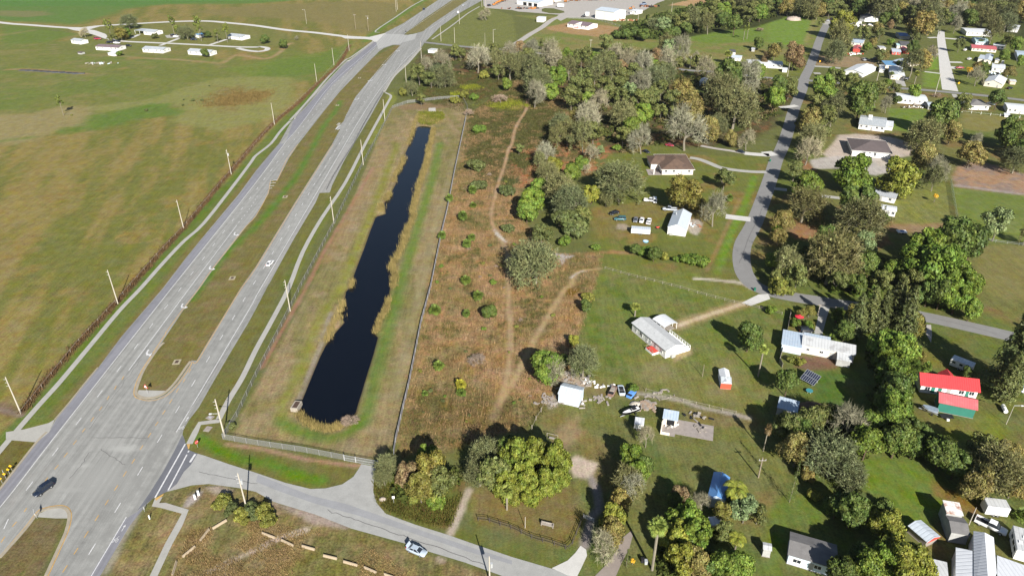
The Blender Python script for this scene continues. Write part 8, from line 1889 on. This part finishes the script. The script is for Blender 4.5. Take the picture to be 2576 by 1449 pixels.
f.tube((-1.5, 0, 1.9), (1.5, 0, 1.9), .06, .06, 6); f.build('frame', M_WOODG, t); MB().box(-.9, .9, -.35, .35, .5, .6).build('seat', M_PLANK, t)
t = thing('timber_bench', 'grey timber bench in the brown paddock', 'bench', G(*P1(2, 3, '355,945')), -.3); MB().box(-1.5, 1.5, -.3, .3, .45, .55).build('seat', M_PLANK, t); MB().box(-1.5, 1.5, .28, .36, .6, 1.0).build('backrest', M_PLANK, t)
for x in (-1.4, 1.4): MB().box(x-.08, x+.08, -.3, .36, 0, 1.1).build('leg', M_WOODG, t)
t = thing('quad_bike', 'dark red quad bike beside the white barn', 'quad bike', G(*P1(2, 1, '1465,850')), .3); MB().box(-.8, .8, -.35, .35, .4, .9, .2, .1).build('body', M_RED, t); MB().box(-.3, .3, -.2, .2, .9, 1.05).build('seat', M_UNDER, t)
for x in (-.65, .65):
    for y in (-.55, .33): MB().tube((x, y, .3), (x, y+.22, .3), .3, .3, 10).build('wheel', M_TYREB, t)
t = thing('flat_trailer', 'white flat trailer with a blue cover at the wood edge', 'trailer', G(*P1(3, 1, '1342,895')), -.1); MB().box(-1.9, 1.9, -1.3, 1.3, .5, .8).build('bed', M_TRIM, t); MB().box(-.6, .9, -.7, .6, .802, 1.1, .2, .2).build('cover', mat('blue tarpaulin', (.06, .16, .42)), t)
for y in (-1.45, 1.25): MB().tube((0, y, .32), (0, y+.2, .32), .32, .32, 10).build('wheel', M_TYREB, t)
# one-way arrow
for o in list(COL.objects):
    if o.name.startswith('symbol') and o.parent and o.parent.parent and 'one-way' in str(o.parent.parent.get('label', '')):
        z = sum(v.co.z for v in o.data.vertices)/len(o.data.vertices)
        MB().prism([(-.65, z-.07), (.25, z-.07), (.25, z-.18), (.7, z), (.25, z+.18), (.25, z+.07), (-.65, z+.07)], 0, 'y', -.034, -.0262).build('arrow', M_SIGNW, o.parent)
# ================================================================== tall grass, reeds and weeds: uncountable, one object each
def blades_material(name, col, col2):
    q = NT(name); ge = q.n('ShaderNodeNewGeometry'); c = q.mix(ge.outputs['Random Per Island'], col, col2)
    c = q.scale(c, q.rng(q.noise(q.pos(), .35, 3), .7, 1.25, .3, .7))
    q.l(c, q.b.inputs['Base Color']); q.b.inputs['Roughness'].default_value = .8; q.b.inputs['Specular IOR Level'].default_value = .1
    tr = q.n('ShaderNodeBsdfTranslucent'); q.l(c, tr.inputs['Color']); mx = q.n('ShaderNodeMixShader'); mx.inputs[0].default_value = .2
    q.l(q.b.outputs[0], mx.inputs[1]); q.l(tr.outputs[0], mx.inputs[2]); q.l(mx.outputs[0], q.t.nodes['Material Output'].inputs['Surface']); return q.m
grg = np.random.default_rng(77)
def blades(name, pts, h, w_, per, m, lean=.35, spread=.25):
    """tufts of tapering blades at pts (n,2 or 3)"""
    n = len(pts); pts = np.repeat(np.asarray(pts), per, 0); k = len(pts)
    a = grg.uniform(0, 2*math.pi, k); H = h*grg.uniform(.5, 1.15, k); L = lean*grg.uniform(.2, 1.2, k)*H
    base = np.zeros((k, 3)); base[:, :2] = pts[:, :2]+grg.normal(size=(k, 2))*spread
    if pts.shape[1] > 2: base[:, 2] = pts[:, 2]
    sd = np.stack([-np.sin(a), np.cos(a), np.zeros(k)], 1)*(w_*grg.uniform(.6, 1.3, k))[:, None]
    ln = np.stack([np.cos(a)*L, np.sin(a)*L, H], 1)
    V = np.stack([base-sd, base+sd, base+ln*.6+sd*.7, base+ln+sd*.15, base+ln*.62-sd*.7], 1).reshape(-1, 3)
    F = np.arange(5*k).reshape(k, 5)
    return struct(link(bpy.data.objects.new(name, np_mesh(name, V, F, m))), 'stuff')
def scatter(poly, n):
    g = GP(poly); x0 = min(p.x for p in g); x1 = max(p.x for p in g); y0 = min(p.y for p in g); y1 = max(p.y for p in g)
    X = grg.uniform(x0, x1, n*3); Y = grg.uniform(y0, y1, n*3); k = inside(X, Y, g); return np.stack([X[k], Y[k]], 1)[:n]
def along_pts(poly, n, width, off=0.0):
    pth = spline(GP(poly), 4); acc = along(pth); out = []
    for s in grg.uniform(0, acc[-1], n):
        p, d = at_len(pth, acc, s); q = p+Vector((-d.y, d.x, 0))*(off+grg.normal()*width); out.append((q.x, q.y))
    return np.array(out)
sc = scatter(SCRUB, 26000)
nz = vnoise(sc[:, 0], sc[:, 1], 7, 4, 5, .7)
thr = np.where((sc[:, 1] > G(1288, 430).y) | (sc[:, 1] < G(1288, 1010).y), .55, .42); red = sc[nz > thr]; dk = sc[nz < thr-.05]
# keep the wheel tracks clear
trk = [GP(q) for q in (C(2, 0, '160,1000 140,1110 60,1240 20,1340 0,1449')+C(1, 1, '2540,60 2500,220 2440,390 2410,520 2380,640 2370,760 2400,860 2460,960 2530,1100')+C(1, 2, '2540,60 2560,400 2540,800 2470,1080 2380,1320'), C(2, 1, '930,1250 720,1275 640,1310 580,1449')+C(2, 2, '540,0 380,260 260,460 160,640 60,860 0,960')+C(1, 2, '2520,1040 2440,1200 2390,1330'))]
def clear(P_, d_): 
    for g in trk: P_ = P_[seg_dist(P_[:, 0], P_[:, 1], g, False) > d_]
    return P_
blades('broomsedge', clear(red, 1.8), .85, .05, 4, blades_material('dry red grass', P(206, 171, 128), P(166, 140, 96)), spread=.35)
blades('dark_weeds', clear(dk, 1.8), .7, .07, 4, blades_material('dark weeds', P(136, 126, 80), P(104, 112, 58)), spread=.35, lean=.6)
up = scatter(D('1010,225 1060,170 1300,200 1420,280 1460,340 1400,420 1250,460 1175,400 1185,290 1090,262'), 9000)
blades('undergrowth', clear(up, 1.6), .9, .09, 4, blades_material('undergrowth', P(112, 108, 58), P(86, 84, 50)), spread=.5, lean=.6)
blades('green_undergrowth', np.concatenate([along_pts(C(1, 0, '2400,1090 2500,1040 2600,1060 2680,1040'), 900, 5), along_pts(C(1, 0, '2070,890 2150,880 2240,865'), 300, 3), along_pts(C(1, 0, '1960,960 2080,950'), 160, 3)]), .8, .12, 5, blades_material('bright undergrowth', P(170, 172, 56), P(138, 150, 50)), spread=.6, lean=.7)
# cattails on the pond margin
RE = C(1, 0, '1775,1290 1760,1370 1745,1449')+C(1, 1, '1730,30 1700,200 1630,390 1590,560 1560,660 1570,720 1500,870 1465,1000 1400,1130 1350,1220 1380,1300 1360,1440')
ct = np.concatenate([along_pts(RE, 4200, .75, off=.8), along_pts(C(1, 0, '1650,1170 1710,1225 1780,1240 1860,1210'), 700, 2.6), along_pts(C(1, 0, '1640,1150 1590,1270 1560,1380 1530,1449'), 400, .7),
    along_pts(C(1, 1, '1490,120 1450,240 1400,300 1380,380'), 260, .7), along_pts(C(1, 1, '1350,490 1300,560'), 180, .7), along_pts(C(1, 1, '1260,600 1250,680'), 150, .8), along_pts(C(1, 1, '980,1360 950,1440'), 90, .4),
    along_pts(C(1, 2, '880,130 840,230'), 120, .5), along_pts(C(1, 2, '850,260 780,340 740,440 700,530'), 280, .7), along_pts(C(1, 2, '1340,100 1300,220 1240,330 1200,440'), 520, .45), along_pts(C(1, 2, '430,1260 470,1310 560,1370 640,1400 720,1420 800,1410 850,1360'), 650, .6)])
z = np.full((len(ct), 1), -.75)
sdp = seg_dist(ct[:, 0], ct[:, 1], POND, True)
blades('cattails', np.concatenate([ct, z], 1), 2.0, .055, 4, blades_material('cattail leaves', P(206, 180, 122), P(156, 148, 86)), lean=.3, spread=.3)
blades('pond_weed', np.concatenate([scatter(C(1, 0, '1640,1130 1880,1130 1900,1190 1770,1265 1660,1250 1625,1200'), 900), np.zeros((1, 2))][:1]), 1.0, .12, 5, blades_material('green rushes', P(118, 140, 52), P(150, 140, 56)), spread=.5)
# weedy ditch and rough corners
dt = along_pts(D('52,1042 110,965 200,860 297,757 400,640 470,565 560,455 583,430 650,350 700,300 750,260 800,210 850,165 880,115'), 5200, .75)
blades('ditch_weeds', dt, .9, .06, 4, blades_material('dry ditch weeds', P(160, 124, 90), P(104, 84, 58)), spread=.3, lean=.6)
blades('marsh_reeds', along_pts(C(0, 0, '2240,1070 2330,980 2450,950 2560,970 2690,980'), 1900, 8), 1.2, .12, 3, blades_material('brown marsh reeds', P(160, 134, 84), P(128, 112, 66)), spread=.8)
cor = scatter(C(0, 3, '2000,800 2576,900')+C(1, 3, '700,1000 1300,1250 1700,1449 900,1500')+C(0, 3, '1700,1500'), 7000)
n2 = vnoise(cor[:, 0], cor[:, 1], 7, 4, 5, .7)
blades('rough_grass', cor[n2 > .52], .45, .05, 4, blades_material('rough dry grass', P(196, 164, 118), P(150, 134, 84)), spread=.35)
blades('verge_weeds', scatter(C(1, 3, '1190,480 1400,560 1900,720 2060,640 1960,960 1700,920 1340,820 1220,700'), 1800), .7, .07, 4, blades_material('verge weeds', P(126, 112, 60), P(100, 112, 48)), spread=.4, lean=.6)

# woodland understorey and the far wood's lower growth: one mass each
def clumps(name, pts, rad, hgt, m, per=46, size=.42):
    n = len(pts); R = grg.uniform(rad[0], rad[1], n); Hh = grg.uniform(hgt[0], hgt[1], n)
    d = grg.normal(size=(n, per, 3)); d /= np.linalg.norm(d, axis=2)[:, :, None]; d[:, :, 2] = np.abs(d[:, :, 2])
    r = grg.uniform(.55, 1.05, (n, per, 1))**.5
    c = d*r*np.stack([R, R, Hh], 1)[:, None, :]; c[:, :, 0] += pts[:, None, 0]; c[:, :, 1] += pts[:, None, 1]
    V, F = quads(c.reshape(-1, 3), np.full(n*per, size), d.reshape(-1, 3), grg)
    return struct(link(bpy.data.objects.new(name, np_mesh(name, V, F, m))), 'stuff')
wp = clear(scatter(D('1070,200 1150,140 1290,128 1500,142 1700,125 1740,170 1800,195 1960,205 1990,250 1940,300 1800,330 1690,360 1560,385 1480,325 1420,262 1310,200 1180,185'), 900), 3)
clumps('wood_understorey', wp[:600], (1.2, 3.2), (1.0, 3.6), blades_material('understorey leaves', P(112, 112, 62), P(76, 88, 42)))
clumps('dry_understorey', wp[600:], (1.2, 3.0), (1.0, 3.0), blades_material('dry understorey leaves', P(150, 132, 96), P(112, 104, 66)))
fp = scatter(D('1600,92 1680,62 1800,50 1900,30 2000,-10 2100,-60 2640,-60 2640,50 2480,52 2360,58 2190,34 2060,34 1990,34 1900,62 1800,76 1680,94'), 1100)
clumps('far_wood_growth', fp, (2.5, 5.5), (2.0, 7.0), blades_material('far wood leaves', P(104, 110, 58), P(78, 88, 46)), 40, .8)
bp = scatter(C(2, 0, '1020,370 1040,335 1200,290 1400,210 1600,150 1850,90 2100,10 2576,-10 2576,190 2250,215 2000,300 1700,355 1480,400 1150,395'), 520)
clumps('tree_belt_growth', bp, (2.5, 5.0), (3.0, 8.5), blades_material('tree belt leaves', P(100, 112, 54), P(68, 84, 40)), 60, .8)
ep = np.concatenate([scatter(C(3, 1, '30,1000 300,1080 700,1000 1200,1150 1300,1400 2000,1440 1900,1480 400,1480 40,1300'), 130), scatter(C(3, 3, '150,-80 1100,-60 1700,120 1900,300 1500,200 1000,260 850,520 300,420'), 150), scatter(C(3, 2, '860,180 1450,120 1480,420 1420,700 1440,1300 1100,1350 1000,1100 1080,900 950,500'), 120), scatter(C(2, 3, '1480,850 2050,900 2100,1449 1500,1480'), 60), scatter(C(1, 3, '1250,330 2080,420 1900,700 1400,700'), 40)])
clumps('yard_understorey', ep, (.8, 2.0), (.7, 2.4), blades_material('yard understorey leaves', P(104, 114, 52), P(78, 90, 42)), 46, .3)

# thin bright air: far things pale slightly
hz = MB(); hz.box(-5900, 5900, -350, 7900, -3.2, CAM_H+4)
hm = bpy.data.materials.new('haze'); hm.use_nodes = True; hn = hm.node_tree
hn.nodes.remove(hn.nodes['Principled BSDF']); pv = hn.nodes.new('ShaderNodeVolumePrincipled')
pv.inputs['Color'].default_value = (.86, .91, 1, 1); pv.inputs['Density'].default_value = .00003; pv.inputs['Anisotropy'].default_value = .2
hn.links.new(pv.outputs[0], hn.nodes['Material Output'].inputs['Volume'])
struct(hz.build('haze', hm), 'stuff')
